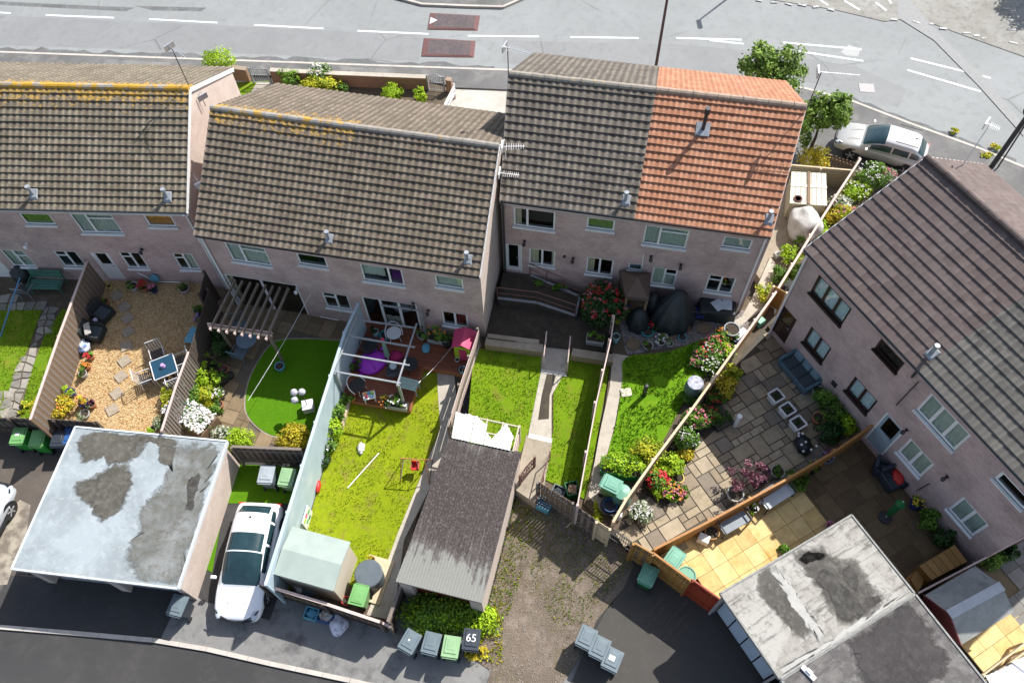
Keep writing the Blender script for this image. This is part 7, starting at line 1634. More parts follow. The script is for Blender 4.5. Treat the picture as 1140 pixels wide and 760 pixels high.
# ---------------------------------------------------------------- stone paved garden
for (x, y, rx, h, ml, lab, fl) in [(815, 415, .35, .8, LY, 'yellow shrub climbing the brown fence by the paving', None), (808, 430, .5, .7, LO, 'golden sprawling shrub below the brown fence', None), (797, 440, .4, .4, LG, 'low plants with crimson flowers along the brown fence', (F_RED, 12, .05)),
    (775, 466, .5, .8, LG, 'rose bush with pale pink blooms half way along the brown fence', (F_PINK, 16, .07)), (765, 487, .5, .8, LG, 'green rose bush with white blooms, next to the pale pink one', (F_WHITE, 14, .06)), (762, 503, .35, .4, LO, 'golden clump at the paving edge', None), (748, 517, .5, .7, LL, 'light green shrub against the brown fence', None), (733, 535, .45, .7, LG, 'shrub with bright crimson blooms at the brown fence', (F_RED, 16, .09)), (741, 545, .45, .5, LL, 'lime plant beside the bright crimson blooms', (F_PINK, 8, .06)), (753, 547, .4, .5, LG, 'shrub with salmon blooms at the paving edge', ([F_PINK, F_ORANGE], 16, .07)), (786, 462, .5, .7, LG, 'leafy plant with red hips by the dark square planter', (F_RED, 10, .05)), (724, 520, .4, .5, LY, 'yellow green plant behind the crimson blooms', None)]:
    bush(x, y, ZC, rx, rx * .85, h, ml, lab, 400, fl)
sheet('flower_bed', [(826, 398), (822, 425), (795, 455), (800, 475), (772, 500), (752, 540), (742, 570), (715, 545), (735, 512), (775, 456)], SOIL, z=ZC + .035)
bush(714, 570, ZC + .03, .42, .4, .7, LP, 'round pale variegated shrub near the iron gate', 520, (F_WHITE, 30, .05)); trough(802, 465, ZC, .75, .75, .25, AD, PL_BLACK, 'square dark planter of moss beside the stone paving', [LD[1], LG[2], LD[0]], None, 350, .12)
v = P(818, 474, ZC); root = thing('bollard_light', 'white bollard post on the stone paving', 'bollard', v); MB().tube((0, 0, 0), (0, 0, .82), .085, n=16).build('post', PL_WHITE, root); MB().lathe([(.1, .82), (.1, .88), (.001, .9)], n=16).build('cap', PL_WHITE, root)
pot(755, 531, ZC, .22, .2, mat('yellow_glaze', (.60, .42, .04), rough=.4), 'yellow glazed bowl at the edge of the stone paving', None)
c = P(832, 527, ZC + 1.0); root = thing('tree', 'small plum leaved maple in a white pot on the stone paving', 'tree', (c.x, c.y, ZC)); pc = P(819, 549, ZC + .4) - Vector((c.x, c.y, ZC))
m = MB()
for i in range(6): m.leaves((RND.uniform(-.6, .6), RND.uniform(-.35, .35), RND.uniform(.85, 1.15)), (.42, .36, .22), 170, .06, 3, 40 + i, hollow=.1)
m.build('crown', LR, root); t = MB(); pp0 = Vector((pc.x, pc.y, .4))
for q in ((-.4, -.1, .95), (.1, .2, 1.0), (.5, .25, .95), (0, -.2, .9)): t.tube(pp0, q, .025, .01, 6)
t.build('trunk', BARK, root)
pot(819, 549, ZC + .02, .3, .42, STONEP, 'white pot holding the plum leaved maple', None, n=0); pot(849, 532, ZC + .02, .2, .35, mat('plum_glaze', (.10, .03, .10), rough=.3), 'plum glazed pot beside the maple', LR, .22, .2, None)
pot(867, 523, ZC + .02, .25, .35, STONEP, 'pale pot with green plant against the orange fence', LG, .28, .25, None)
for i, (x, y, lab) in enumerate([(864.5, 440, 'square white pot closest to the blue grey sofa'), (877, 455, 'square white pot, middle of three on the dark paving'), (889, 470, 'square white pot closest to the lamp cluster')]): pot(x, y, ZC + .03, .24, .36, PL_WHITE, lab, LD, .16, .1, None, sq=True, group='square white pots on the paving', n=60)
for (x, y, r, h, pm, lab, ml, pr, ph, fl) in [(912, 433, .22, .4, STONEP, 'white stone pot at the end of the blue grey sofa', LD, .2, .2, None), (913, 463, .24, .35, TERRA, 'terracotta pot under the wall plants', LG, .25, .3, None)]: pot(x, y, ZC + .03, r, h, pm, lab, ml, pr, ph, fl)
for (x, y, rx, h, ml, lab) in [(918, 444, .45, .9, LG, 'green plant against the wall by the blue grey sofa'), (933, 460, .5, .8, LG, 'mid green plant against the wall between the brown framed windows'), (945, 473, .45, .7, LL, 'yellow green plant against the wall at the orange fence'), (923, 480, .5, .8, LD, 'dark green plant behind the terracotta pot')]: bush(x, y, ZC + .03, rx, rx * .8, h, ml, lab, 420)
v = P(934, 483, ZC + .3); mesh_thing(MB().box(0, 0, .25, .1, .7, .5, AD), 'green_box', PL_DGREEN, 'narrow green box by the orange fence', 'box', (v.x, v.y, ZC + .03), bevel=.01)
v = P(896, 492, ZC + .4); root = thing('ornament_cluster', 'cluster of small white globe lights on dark stems', 'garden lights', (v.x, v.y, ZC + .03)); R = random.Random(8)
MB().blob((0, 0, .15), (.3, .4, .2), .2, 3, 2).build('base', CLOTHD, root, smooth=True)
for i in range(8): x, y, z = R.uniform(-.3, .35), R.uniform(-.4, .4), R.uniform(.35, .6); MB().tube((x, y, .1), (x, y, z), .01).build('stem', METAL_D, root); MB().blob((x, y, z), (.05, .05, .05), 0, 1, 1, 10, 6).build('globe', PL_WHITE, root, smooth=True)
v = (P(873, 407, ZC + .4) + P(910, 416, ZC + .4) + P(889, 394, ZC + .4) + P(893, 434, ZC + .4)) / 4; root = thing('garden_sofa', 'blue grey garden sofa under the brown framed windows', 'sofa', (v.x, v.y, ZC + .03), AD); SB = mat('blue_grey_weave', (.10, .16, .19), (.07, .12, .145), 12, .7)
MB().box(0, -.02, .2, 1.7, .8, .3).build('base', SB, root, bevel=.04); MB().box(0, .36, .5, 1.7, .16, .5).build('backrest', SB, root, bevel=.05)
for s in (-1, 1): MB().box(s * .8, -.05, .42, .14, .76, .25).build('armrest', SB, root, bevel=.04)
for s in (-.48, 0, .48): MB().box(s, -.07, .38, .46, .6, .1).build('cushion', CLOTHG, root, bevel=.04); MB().box(s, .25, .6, .42, .1, .34, rx=-.2).build('back_cushion', mat('blue_grey_cushion', (.16, .24, .28)), root, bevel=.04)
m = MB(); m.box(0, 0, .06, 1.3, .75, .12, AD); v = P(873, 372, ZC + .1); mesh_thing(m, 'door_step', YARD, 'broad stone step in front of the brown back door', 'step', (v.x, v.y, ZC + .03), bevel=.02)
for (x, y, mm, lab) in ((826, 371, PL_WHITE, 'small white box in the corner of the fence by the paving'), (823, 378, METAL_G, 'grey crate in the corner of the fence by the paving'), (846, 358, PL_TEAL, 'teal watering can near the brown back door')): v = P(x, y, ZC + .2); mesh_thing(MB().box(0, 0, .16, .4, .32, .32, .6, taper=.9), 'storage_box' if mm is not PL_TEAL else 'watering_can', mm, lab, 'box' if mm is not PL_TEAL else 'watering can', (v.x, v.y, ZC + .03), bevel=.03)
# ---------------------------------------------------------------- yellow paved garden
def slat_bench(q, label, sm, z=ZC + .03):
    w = flat(q, z + .45); c = sum(w, Vector()) / 4; a = yaw(w[0], w[1]); L_ = ((w[1] - w[0]).length + (w[2] - w[3]).length) / 2; D_w = ((w[2] - w[1]).length + (w[3] - w[0]).length) / 2
    root = thing('garden_bench', label, 'bench', (c.x, c.y, z), a); MB().box(0, -.05, .42, L_, D_w * .85, .05).build('seat', sm, root, bevel=.015); m = MB(); n = int(L_ / .11)
    for i in range(n): m.bar((-L_ / 2 + L_ * (i + .5) / n, D_w / 2, .42), (-L_ / 2 + L_ * (i + .5) / n, D_w / 2 + .08, .85), .05, .02)
    m.bar((-L_ / 2, D_w / 2 + .08, .86), (L_ / 2, D_w / 2 + .08, .86), .05); m.bar((-L_ / 2, D_w / 2 - .01, .42), (L_ / 2, D_w / 2 - .01, .42), .05); m.build('backrest', METAL_D, root)
    for s in (-1, 1):
        MB().path([(s * L_ / 2, -D_w / 2, 0), (s * L_ / 2, -D_w / 2, .62), (s * L_ / 2, D_w / 2, .64)], .03).build('armrest', METAL_D, root); MB().bar((s * L_ / 2, D_w / 2, 0), (s * L_ / 2, D_w / 2, .45), .05).build('leg', METAL_D, root)
slat_bench([(797, 581), (826, 565), (835, 578), (808, 596)], 'slat backed bench with a slate grey cushion along the orange fence', mat('slate_seat', (.22, .25, .28), (.18, .205, .23), 4, .6)); slat_bench([(844, 555), (876, 535), (885, 548), (855, 567)], 'slat backed bench with a pale seat, between plant pots along the orange fence', mat('pale_seat', (.52, .58, .63), (.46, .52, .57), 3, .5))
pot(840, 563, ZC + .03, .2, .3, STONEP, 'grey pot with a lime plant between the two slat backed benches', LL, .28, .3, (F_WHITE, 6, .05)); pot(793, 592, ZC + .03, .26, .35, W_GOLD, 'wooden barrel pot at the end of the slate cushioned bench', None); v = P(783, 600, ZC + .2); mesh_thing(MB().box(0, 0, .18, .42, .32, .36, -.5, taper=.95), 'storage_box', PL_WHITE, 'small white box next to the wooden barrel pot', 'box', (v.x, v.y, ZC + .03), bevel=.03)
for (x, y, rx, h, ml, lab) in [(886, 534, .5, .6, LG, 'feathery green bush at the end of the pale seated bench'), (874, 612, .22, .2, LG, 'tuft of weeds at the edge of the pale garage roof'), (1037, 578, .45, .8, LG, 'green bush in front of the white framed lower window'), (1053, 595, .5, .8, LD, 'dark green bush near the golden timber store'), (1104, 622, .5, .6, LG, 'green plants below the dark garden fence'), (1120, 612, .4, .5, LD, 'dark low plants at the wall end')]: bush(x, y, ZC + .03, rx, rx * .8, h, ml, lab, 400)
pot(908, 518, ZC + .03, .22, .35, PL_BLACK, 'black pot with a yellow green plant by the orange fence', LY, .28, .35, None); pot(922, 507, ZC + .03, .24, .4, BLM, 'slate blue pot with lilac heather by the orange fence', LR, .26, .3, (F_LILAC, 12, .05)); pot(1023, 558, ZC + .03, .22, .4, BLUEPOT, 'blue pot with yellow flowers near the wall', LG, .25, .3, (F_YEL, 10, .06)); pot(925, 583, ZC + .03, .14, .2, F_LILAC, 'small lilac pot at the garage roof corner', LR, .15, .12, (F_PINK, 5, .05))
for (x, y, a, lab) in ((986, 521, 60, 'dark folding chair nearest the white back door'), (993, 533, 20, 'dark folding chair in the middle of the wall group'), (1006, 528, -30, 'dark folding chair behind the red cushion')): armchair(x, y, ZC + .03, r_(a), lab, PL_DARK, CLOTHG, .55, 'garden_chair', 'chair')
ellip(1000, 530, ZC + .45, .2, .32, .2, PL_RED, 'red cushion on the dark chairs by the wall', 'cushion', 'cushion', .08, 2)
v = P(985, 576, ZC + .03); root = thing('folded_parasol', 'folded deep green parasol on the brown paving', 'parasol', v); MB().lathe([(.24, 0), (.24, .08), (.05, .1)], n=16).build('base', METAL_D, root); MB().tube((0, 0, .1), (0, 0, 1.7), .022).build('pole', METAL_W, root); MB().lathe([(.09, .35), (.12, .6), (.13, 1.2), (.17, 1.45), (.05, 1.68)], n=10).build('canopy', PL_DGREEN, root)
w4 = flat([(1063, 606), (1077, 624.5), (1037, 645.5), (1023, 630)], ZC + .8); c = sum(w4, Vector()) / 4; root = thing('timber_store', 'golden timber garden store with boarded lid beside the grey felted shed', 'garden store', (c.x, c.y, ZC + .03)); L = [q - c for q in w4]
MB().prism([(x.x * .95, x.y * .95) for x in L], 0, .74).build('body', W_GOLD, root); m = MB()
for i in range(6): a0, a1 = (i + .04) / 6, (i + .96) / 6; P4 = [L[0].lerp(L[3], a0), L[1].lerp(L[2], a0), L[1].lerp(L[2], a1), L[0].lerp(L[3], a1)]; m.prism([(x.x, x.y) for x in P4], .745, .78, i % 2)
m.build('lid', [W_GOLD, wood('golden_timber_b', (.34, .19, .05), (.25, .125, .03), .6)], root)
w4 = flat([(1022, 632), (1035, 645), (1020, 660), (1008, 645)], ZC + .4); c = sum(w4, Vector()) / 4; root = thing('timber_step', 'low golden timber steps in front of the garden store', 'steps', (c.x, c.y, ZC + .03)); MB().prism([((q - c).x, (q - c).y) for q in w4], 0, .2).build('tread', W_GOLD, root); MB().prism([((q - c).x * .55, (q - c).y * .9) for q in w4], .2, .38).build('tread', W_GOLD, root)
# ---------------------------------------------------------------- vehicles
def car(px, py, z, rz, L, W, Hh, paint, lower, label, roofm=None, bonnet=.26, ws=.18, pano=False, suv=False, cowl=None):
    "nose towards +x; px,py is the middle of the car at mid height"
    c = P(px, py, z + .75); root = thing('parked_car', label, 'car', (c.x, c.y, z), rz)
    hl = L / 2; hw = W / 2; zb = .26 if not suv else .30; belt = Hh * .60
    xs = [-hl, -hl + .06, -hl + .3, -hl + .9, -.2, hl - L * bonnet - .15, hl - L * .2, hl - .38, hl - .1, hl]
    wd = [.80, .90, .97, 1, 1, 1, 1, .97, .86, .64]
    tp = [belt * .82, belt * .98, belt, belt, belt, belt, belt * .95, belt * .84, belt * .72, belt * .60]
    prof = lambda w, t: [(-w * .86, zb), (-w * .98, zb + .18), (-w, t * .62), (-w * .985, t * .84), (-w * .90, t * .97), (-w * .55, t * 1.0), (0, t * 1.015), (w * .55, t), (w * .90, t * .97), (w * .985, t * .84), (w, t * .62), (w * .98, zb + .18), (w * .86, zb)]
    m = MB(); vs = []
    for x, w, t in zip(xs, wd, tp): vs += [(x, y, zz) for y, zz in prof(w * hw, t)]
    k = 13; n = len(xs); fs = [(i * k + j, (i + 1) * k + j, (i + 1) * k + j + 1, i * k + j + 1) for i in range(n - 1) for j in range(k - 1)] + [tuple(range(k)), tuple((n - 1) * k + j for j in range(k))[::-1]]
    fs += [(i * k + k - 1, (i + 1) * k + k - 1, (i + 1) * k, i * k) for i in range(n - 1)]
    m.add(vs, fs); m.build('body', paint, root, smooth=True, subsurf=2)
    # cabin: one smooth shell, its faces shared out between glass, roof and pillars
    x0, x3 = hl - L * bonnet, -hl + .10; ln = x0 - x3; zb_ = belt - .07; NS, NT_ = 72, 40; rm = roofm or paint
    def prof_h(s):                       # height over the belt along the cabin
        up = min(1, s / ws_) if s < ws_ else 1.0; up = math.sin(up * PI / 2) ** .92
        dn = min(1, (1 - s) / .27); dn = math.sin(dn * PI / 2) ** .75
        return (Hh - zb_) * up * dn * (1 - .05 * max(0, s - ws_) / (1 - ws_))
    ws_ = ws * L / ln + .16
    def pt(i, j):
        s = i / NS; th = PI * j / NT_; c_, s_ = math.cos(th), math.sin(th); e = 2 / 2.9
        w = hw * (.93 - .05 * s - .10 * max(0, s - .75) / .25 - (.06 * (1 - s / .1) if s < .1 else 0))
        h = prof_h(s); q = abs(s_) ** e
        return (x0 - ln * s, w * (1 if c_ >= 0 else -1) * abs(c_) ** e * (1 - .11 * q), zb_ + h * q)
    V = [[pt(i, j) for j in range(NT_ + 1)] for i in range(NS + 1)]
    parts = {}
    for i in range(NS):
        for j in range(NT_):
            s = (i + .5) / NS; t = (j + .5) / NT_; side = min(t, 1 - t); zq = (V[i][j][2] + V[i + 1][j + 1][2]) / 2 - zb_
            if .035 + .05 * (.5 - side) < s < ws_ * .86 and side > .175: k = 'windscreen'
            elif s > .85 and s < .955 and side > .22: k = 'rear_window'
            elif pano and ws_ * .86 + .022 < s < .60 and side > .225: k = 'sunroof'
            elif side < .155 and zq > .10 and ws_ * .42 < s < .90 and not (.47 < s < .50) and not (.74 < s < .77): k = 'side_window_l' if t < .5 else 'side_window_r'
            elif side > .26 and s > ws_ * .8: k = 'roof'
            else: k = 'pillars'
            parts.setdefault(k, []).append((i, j))
    for k, fs_ in parts.items():
        idx = {}; m = MB(); F = []
        for (i, j) in fs_: F.append(tuple(idx.setdefault(q, len(idx)) for q in ((i, j), (i + 1, j), (i + 1, j + 1), (i, j + 1))))
        m.add([V[a][b] for a, b in idx], F); m.build(k[:-2] if k[-2] == '_' else k, CARGLASS if 'window' in k or k in ('windscreen', 'sunroof') else (rm if k == 'roof' else paint), root, smooth=True)
    x1, x2, wt, zt = x0 - ln * ws_, x3 + .45, hw * .72, Hh - .06
    MB().path([(hl - .10, -hw * .72, zb + .32), (hl + .0, -hw * .35, zb + .24), (hl + .02, 0, zb + .22), (hl + .0, hw * .35, zb + .24), (hl - .10, hw * .72, zb + .32)], .06, 8).build('bumper_trim', PL_BLACK, root)
    MB().path([(hl - .34, -hw * .88, belt * .86), (hl - .14, -hw * .66, belt * .74), (hl - .02, -hw * .3, belt * .62), (hl + .005, 0, belt * .59), (hl - .02, hw * .3, belt * .62), (hl - .14, hw * .66, belt * .74), (hl - .34, hw * .88, belt * .86)], .028, 6).build('grille_strip', PL_BLACK, root)
    for y in (-.33, .33): MB().bar((x0 - .02, y, belt + .0), (hl - .55, y * .9, belt * .97 + .0), .012, .02).build('bonnet_crease', paint, root)
    if suv:
        for s in (-1, 1): MB().tube((x1 - .2, s * wt * .92, zt + .07), (x2 + .1, s * wt * .92, zt + .06), .018).build('roof_rail', METAL_D, root)
    MB().lathe([(.05, 0), (.03, .06), (.01, .09)], x2 + .25, 0, 8, cz=zt + .02).build('aerial_fin', METAL_D, root)
    for x in (hl - L * .215, -hl + L * .185):
        for s in (-1, 1):
            r = .33; w = MB(); y = s * (hw - .13); w.tube((x, y - .11, r), (x, y + .122, r), r, n=22); wh = w.build('wheel', RUBBER, root); h = MB(); yo = y + s * .124
            for i in range(5): t = i * 2 * PI / 5; h.bar((x, yo, r), (x + .21 * math.cos(t), yo, r + .21 * math.sin(t)), .055, .02, up=(0, 1, 0))
            h.tube((x, yo - s * .01, r), (x, yo + s * .012, r), .06, n=10); h.build('hub', ALU, wh)
            MB().tube((x, y - s * .02, r + .04), (x, y + s * .118, r + .04), r + .05, n=22).build('wheel_arch', lower, root)
    for s in (-1, 1):
        MB().box(x0 - .35, s * (hw + .10), belt + .06, .12, .2, .13).build('mirror', paint, root, bevel=.03)
        MB().blob((hl - .26, s * hw * .70, tp[-2] * .98), (.24, .13, .09), 0, 1, 1, 12, 8).build('headlight', mat('headlamp', (.50, .55, .60), rough=.1), root, smooth=True)
        MB().box(-hl + .05, s * hw * .74, belt * .80, .06, .3, .14).build('tail_light', PL_RED, root, bevel=.02)
        MB().box(-.1, s * hw * .985, zb + .08, L * .48, .06, .12).build('sill', lower, root)
    MB().box(hl - .06, 0, zb + .2, .08, W * .5, .13).build('grille', PL_BLACK, root, bevel=.02); MB().box(hl - .015, 0, zb + .16, .012, .5, .11).build('number_plate', PL_WHITE, root); MB().box(-hl - .005, 0, zb + .32, .012, .5, .11).build('number_plate', mat('yellow_plate', (.7, .5, .05)), root)
    return root
def paint(name, c, rough=.22, metal=0.0):
    t = NT(name); t.b.inputs['Coat Weight'].default_value = .7; t.b.inputs['Coat Roughness'].default_value = .05; MATS[name] = t.fin(c, rough, metal); return MATS[name]
PWH, PSIL, PSG = paint('white_car_paint', (.80, .80, .81)), paint('silver_car_paint', (.50, .49, .46), .3, .4), paint('pale_silver_paint', (.56, .60, .64), .28, .3)
zc = T(-9) + .04
car(276, 622, zc, yaw(P(293, 556, zc + .7), P(264, 684, zc + .7)), 4.25, 1.8, 1.5, PWH, PL_BLACK, 'white car with a dark glass roof parked beside the blue fence', pano=True, bonnet=.24, ws=.2)
zc = -.3
car(982, 160, zc, yaw(P(1025, 173, zc + .7), P(938, 148, zc + .7)), 4.15, 1.78, 1.6, PSIL, PL_BLACK, 'silver estate car with a white roof parked in front of the brown roof', roofm=PWH, suv=True)
zc = T(-20) + .04
car(-36, 594, zc, yaw(P(-74, 661, zc), P(-2, 526, zc)), 4.2, 1.78, 1.5, PSG, PL_BLACK, 'pale silver car cut off by the frame, beside the bright green bins')
# ---------------------------------------------------------------- poles, aerials
def aerial(label, base, zb, top, zt, boom, nel, m_=None, elen=.35, vert=False, mast_r=.018):
    "TV aerial: mast from base (photo position at height zb) up to zt, boom towards the photo position boom"
    b = P(*base, zb); root = thing('tv_aerial', label, 'aerial', b); h = zt - zb; mm = m_ or ALU
    MB().tube((0, 0, -.1), (0, 0, h), mast_r).build('mast', METAL_D if m_ is None else m_, root); e = P(*boom, zt) - b - Vector((0, 0, h)); e.z = 0; d = e.normalized(); nn = Vector((-d.y, d.x, 0)); top_ = Vector((0, 0, h)); m = MB(); m.bar(top_ - d * .15, top_ + e, .02)
    for i in range(nel): p = top_ + e * (i + .5) / nel; q = Vector((0, 0, 1)) if vert else nn; L = elen * (1 - .35 * i / nel); m.tube(p - q * L / 2, p + q * L / 2, .007, n=5)
    m.box(-d.x * .12, -d.y * .12, h, .05, elen * 1.2, elen * .7, yaw((0, 0), d)); m.build('antenna', mm, root); return root
ra = A_.eave + RR; rb = B_.eave + RR; rc = C_.eave + RR; rd = D_.eave + RR
aerial('TV aerial on the ridge end of the lichen ridged roof', (210, 95), ra, None, ra + 1.75, (207, 64), 7)
aerial('small TV aerial fixed high on the pink gable', (228, 116), ra - 1.2, None, ra - .75, (220, 103), 4, mast_r=.014)
aerial('pale TV aerial low on the pink gable above the gap', (224, 208), A_.eave + .1, None, A_.eave + .35, (213, 192), 6, PL_WHITE)
aerial('TV aerial at the ridge end of the grey roof, reaching over the street', (566, 84), rc, None, rc + 1.25, (590, 60), 9)
aerial('upper pink white TV aerial at the gable between grey and lichen flecked roofs', (563, 176), rb - .8, None, rb - .2, (584, 163), 8, PL_WHITE)
aerial('lower pink white TV aerial at the gable between grey and lichen flecked roofs', (560, 205), rb - 1.7, None, rb - 1.1, (578, 195), 8, PL_WHITE)
aerial('TV aerial on a tall mast at the orange roof end', (899, 120), rc, None, rc + 1.6, (957, 84), 11)
aerial('TV aerial behind the ridge of the brown roof', (1074, 181), rd - 1.2, None, rd + .6, (1113, 144), 6, PL_WHITE)
b = PT(727, 93); root = thing('street_lamp', 'tall dark street lamp pole behind the ridge of the grey and orange roofs', 'street lamp', b); MB().tube((0, 0, -.1), (0, 0, 8.5), .085, .05, 12).build('pole', mat('brown_pole', (.12, .075, .06), (.09, .055, .045), 5, .6), root); m = MB(); m.path([(0, 0, 8.4), (0, .5, 8.7), (0, 1.2, 8.8)], .035); m.build('arm', MATS['brown_pole'], root); MB().box(0, 1.45, 8.8, .2, .6, .12).build('lamp_head', METAL_G, root, bevel=.03)
b = PT(1103, 187); root = thing('telegraph_pole', 'dark telegraph pole with stay and cable box at the right street corner', 'telegraph pole', (b.x, b.y, b.z)); MB().tube((0, 0, -.1), (0, 0, 7.5), .12, .09, 12).build('pole', METAL_D, root); MB().tube((.25, -.1, -.1), (.05, 0, 5.5), .035).build('stay', METAL_D, root)
m = MB()
for k in range(9): m.path([(.2 * math.cos(t * PI / 6) + .05, .1 + .03 * k - .1, 3.5 + .34 * math.sin(t * PI / 6)) for t in range(13)], .025, 5)
m.build('cable_coil', PL_BLACK, root); MB().box(0, .1, 4.7, .4, .3, .6).build('cable_box', METAL_D, root, bevel=.03)
for i, (x, y, lab) in enumerate([(1098, 172, 'yellow flowering weed at the foot of the telegraph pole'), (1108, 163, 'yellow flowering weed along the kerb by the telegraph pole'), (1063, 146, 'small yellow weed on the kerb edge')]): bush(x, y, PT(x, y).z + .05, .3 - i * .06, .2, .15, LY, lab, 120, (F_YEL, 8, .05), name='weed', cat='weed')
# trees across the road whose shade falls on the verge
tree(1235, -80, T(26), 5.5, 2.6, 4.0, 'tree beyond the top corner of the frame, shading the stony verge', LT, 3200, 21, .16)
b = PT(845, -28); root = thing('street_lamp', 'street lamp beyond the far kerb, its shadow on the road', 'street lamp', b); MB().tube((0, 0, 0), (0, 0, 6), .08, .05, 10).build('pole', METAL_G, root); MB().box(0, -.3, 6, .2, .7, .12).build('lamp_head', METAL_G, root)
# ---------------------------------------------------------------- ground cover
def tufts(name, px, z, n, mats, size=.05, seed=0, kind='stuff', flat_=.3):
    poly = [(p[0], p[1]) for p in pp(px, z)]; R = random.Random(seed); xs = [q[0] for q in poly]; ys = [q[1] for q in poly]; m = MB(); k = 0
    while k < n:
        x, y = R.uniform(min(xs), max(xs)), R.uniform(min(ys), max(ys)); c = False
        for i in range(len(poly)):
            a, b = poly[i], poly[(i + 1) % len(poly)]
            if (a[1] > y) != (b[1] > y) and x < (b[0] - a[0]) * (y - a[1]) / (b[1] - a[1]) + a[0]: c = not c
        k += 1
        if not c: continue
        if noise.noise(Vector((x * 1.3, y * 1.3, seed))) < -.25: continue
        for j in range(2):
            t = R.uniform(0, 2 * PI); s = size * R.uniform(.6, 1.6); w = .012 * s / .05; zz = z if z is not None else T(x) + .06; mi = R.randrange(len(mats)); o = len(m.v); dx, dy = math.cos(t), math.sin(t); l = R.uniform(.2, .9) * s
            m.v += [(x - dy * w, y + dx * w, zz), (x + dy * w, y - dx * w, zz), (x + dx * l, y + dy * l, zz + s)]; m.f.append((o, o + 1, o + 2)); m.m.append(mi); m.uv.append(None)
    o = m.build(name, mats); o['kind'] = kind; return o
tufts('grass', [(388, 430), (456, 455), (470, 405), (488, 410), (490, 470), (440, 600), (424, 645), (320, 652), (346, 575)], ZB + .02, 7000, GY_, .05, 1)
tufts('grass', [(528, 388), (606, 386), (600, 425), (592, 470), (574, 520), (518, 500)], ZC - .12, 3800, [GB_[0], GB_[1], GY_[1]], .05, 2); tufts('grass', [(628, 392), (680, 402), (652, 556), (600, 530), (616, 480), (616, 440)], ZC - .12, 3800, [GB_[0], GB_[1], GY_[1]], .05, 3)
tufts('grass', [(697, 398), (745, 391), (796, 374), (800, 395), (760, 450), (735, 495), (700, 530), (677, 512), (686, 470), (693, 425)], ZC + .03, 7500, GB_, .07, 4)
tufts('grass', [(-20, 338), (48, 341), (32, 385), (12, 430), (4, 466), (-20, 466)], ZA + .03, 3500, [GB_[0], GB_[1], GY_[1]], .05, 5); tufts('grass', [(70, 343), (84, 352), (60, 400), (38, 468), (22, 468), (32, 420), (50, 372)], ZA + .03, 2500, [GB_[0], GB_[1], GY_[1]], .05, 6)
tufts('weeds', [(545, 640), (575, 545), (600, 560), (590, 620), (560, 700), (545, 720)], None, 2600, [GY_[1], LO[2], GB_[2]], .06, 7); tufts('weeds', [(600, 560), (700, 620), (690, 650), (660, 690), (620, 700), (590, 640)], None, 2600, [LO[2], GY_[1], GB_[2]], .05, 8)
tufts('weeds', [(520, 690), (560, 670), (560, 740), (525, 730)], None, 500, [LO[0], LY[2]], .09, 9)
def pebbles(name, px, n, mats, seed, z=None, s=(.02, .06)):
    poly = pp(px, z); R = random.Random(seed); xs = [q[0] for q in poly]; ys = [q[1] for q in poly]; m = MB()
    for _ in range(n):
        x, y = R.uniform(min(xs), max(xs)), R.uniform(min(ys), max(ys)); c = False
        for i in range(len(poly)):
            a, b = poly[i], poly[(i + 1) % len(poly)]
            if (a[1] > y) != (b[1] > y) and x < (b[0] - a[0]) * (y - a[1]) / (b[1] - a[1]) + a[0]: c = not c
        if c: r = R.uniform(*s); zz = (T(x) + .05) if z is None else z; m.box(x, y, zz + r * .3, r * 2, r * 1.5, r, R.uniform(0, 3), R.randrange(len(mats)), taper=.6)
    o = m.build(name, mats); o['kind'] = 'stuff'
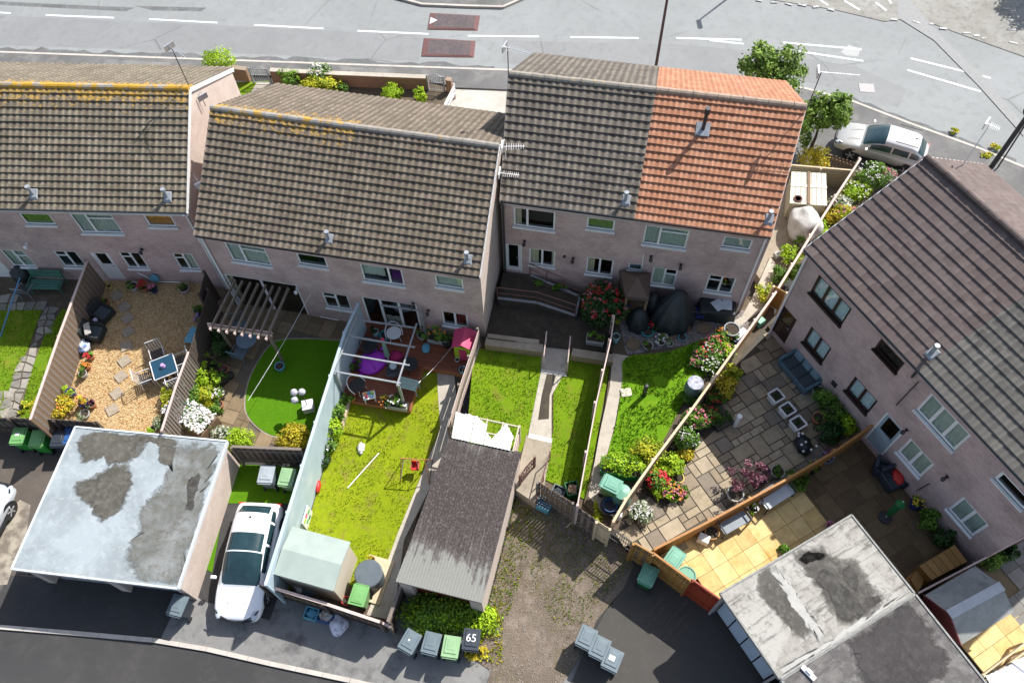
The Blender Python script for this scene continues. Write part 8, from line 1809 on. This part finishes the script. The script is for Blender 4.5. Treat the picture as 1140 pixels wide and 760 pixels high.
pebbles('loose_stones', [(540, 690), (575, 555), (640, 560), (706, 628), (664, 690), (640, 740), (600, 790), (545, 760), (555, 720)], 1700, STN + [mat('pale_pebble', (.30, .26, .22))], 3, None, (.012, .03))
pebbles('gravel', [(118, 316), (226, 318), (232, 330), (186, 488), (112, 482), (34, 470)], 7000, [mat('pebble_gold_a', (.55, .36, .17)), mat('pebble_gold_b', (.68, .50, .28)), mat('pebble_gold_c', (.40, .23, .09))], 4, ZA, (.015, .04))
# ---------------------------------------------------------------- light, sky, camera
SAZ, SEL = math.radians(-137), math.radians(48)
sv = Vector((math.cos(SAZ) * math.cos(SEL), math.sin(SAZ) * math.cos(SEL), -math.sin(SEL)))
sun = bpy.data.lights.new('sun', 'SUN'); sun.energy = 5.0; sun.angle = math.radians(.5); sun.color = (1.0, .965, .91)
so = bpy.data.objects.new('sun', sun); COL.objects.link(so); so.rotation_euler = sv.to_track_quat('-Z', 'Y').to_euler(); so.location = (20, 20, 60)
w = bpy.data.worlds.new('World'); sc.world = w; w.use_nodes = True
bg = w.node_tree.nodes['Background']; sk = w.node_tree.nodes.new('ShaderNodeTexSky'); sk.sky_type = 'NISHITA'; sk.sun_disc = False
sk.sun_elevation = SEL; sk.sun_rotation = math.radians(47); sk.dust_density = 1.5; sk.air_density = 1.0
hs = w.node_tree.nodes.new('ShaderNodeHueSaturation'); hs.inputs['Saturation'].default_value = .8      # broken white cloud pales the blue
w.node_tree.links.new(sk.outputs[0], hs.inputs['Color']); w.node_tree.links.new(hs.outputs[0], bg.inputs[0]); bg.inputs[1].default_value = .13
cam = bpy.data.cameras.new('camera'); co = bpy.data.objects.new('camera', cam); COL.objects.link(co)
M = Matrix((_r, _u, -_d)).transposed().to_4x4(); M.translation = CAM; co.matrix_world = M
cam.sensor_fit = 'HORIZONTAL'; cam.sensor_width = 36; cam.lens = 36 * F_ / 1140; cam.clip_end = 2000; cam.clip_start = .5
sc.camera = co
sc.view_settings.view_transform = 'Standard'; sc.view_settings.look = 'None'; sc.view_settings.exposure = .55; sc.view_settings.gamma = 1
sc.cycles.use_denoising = True; sc.cycles.max_bounces = 6; sc.cycles.transparent_max_bounces = 8
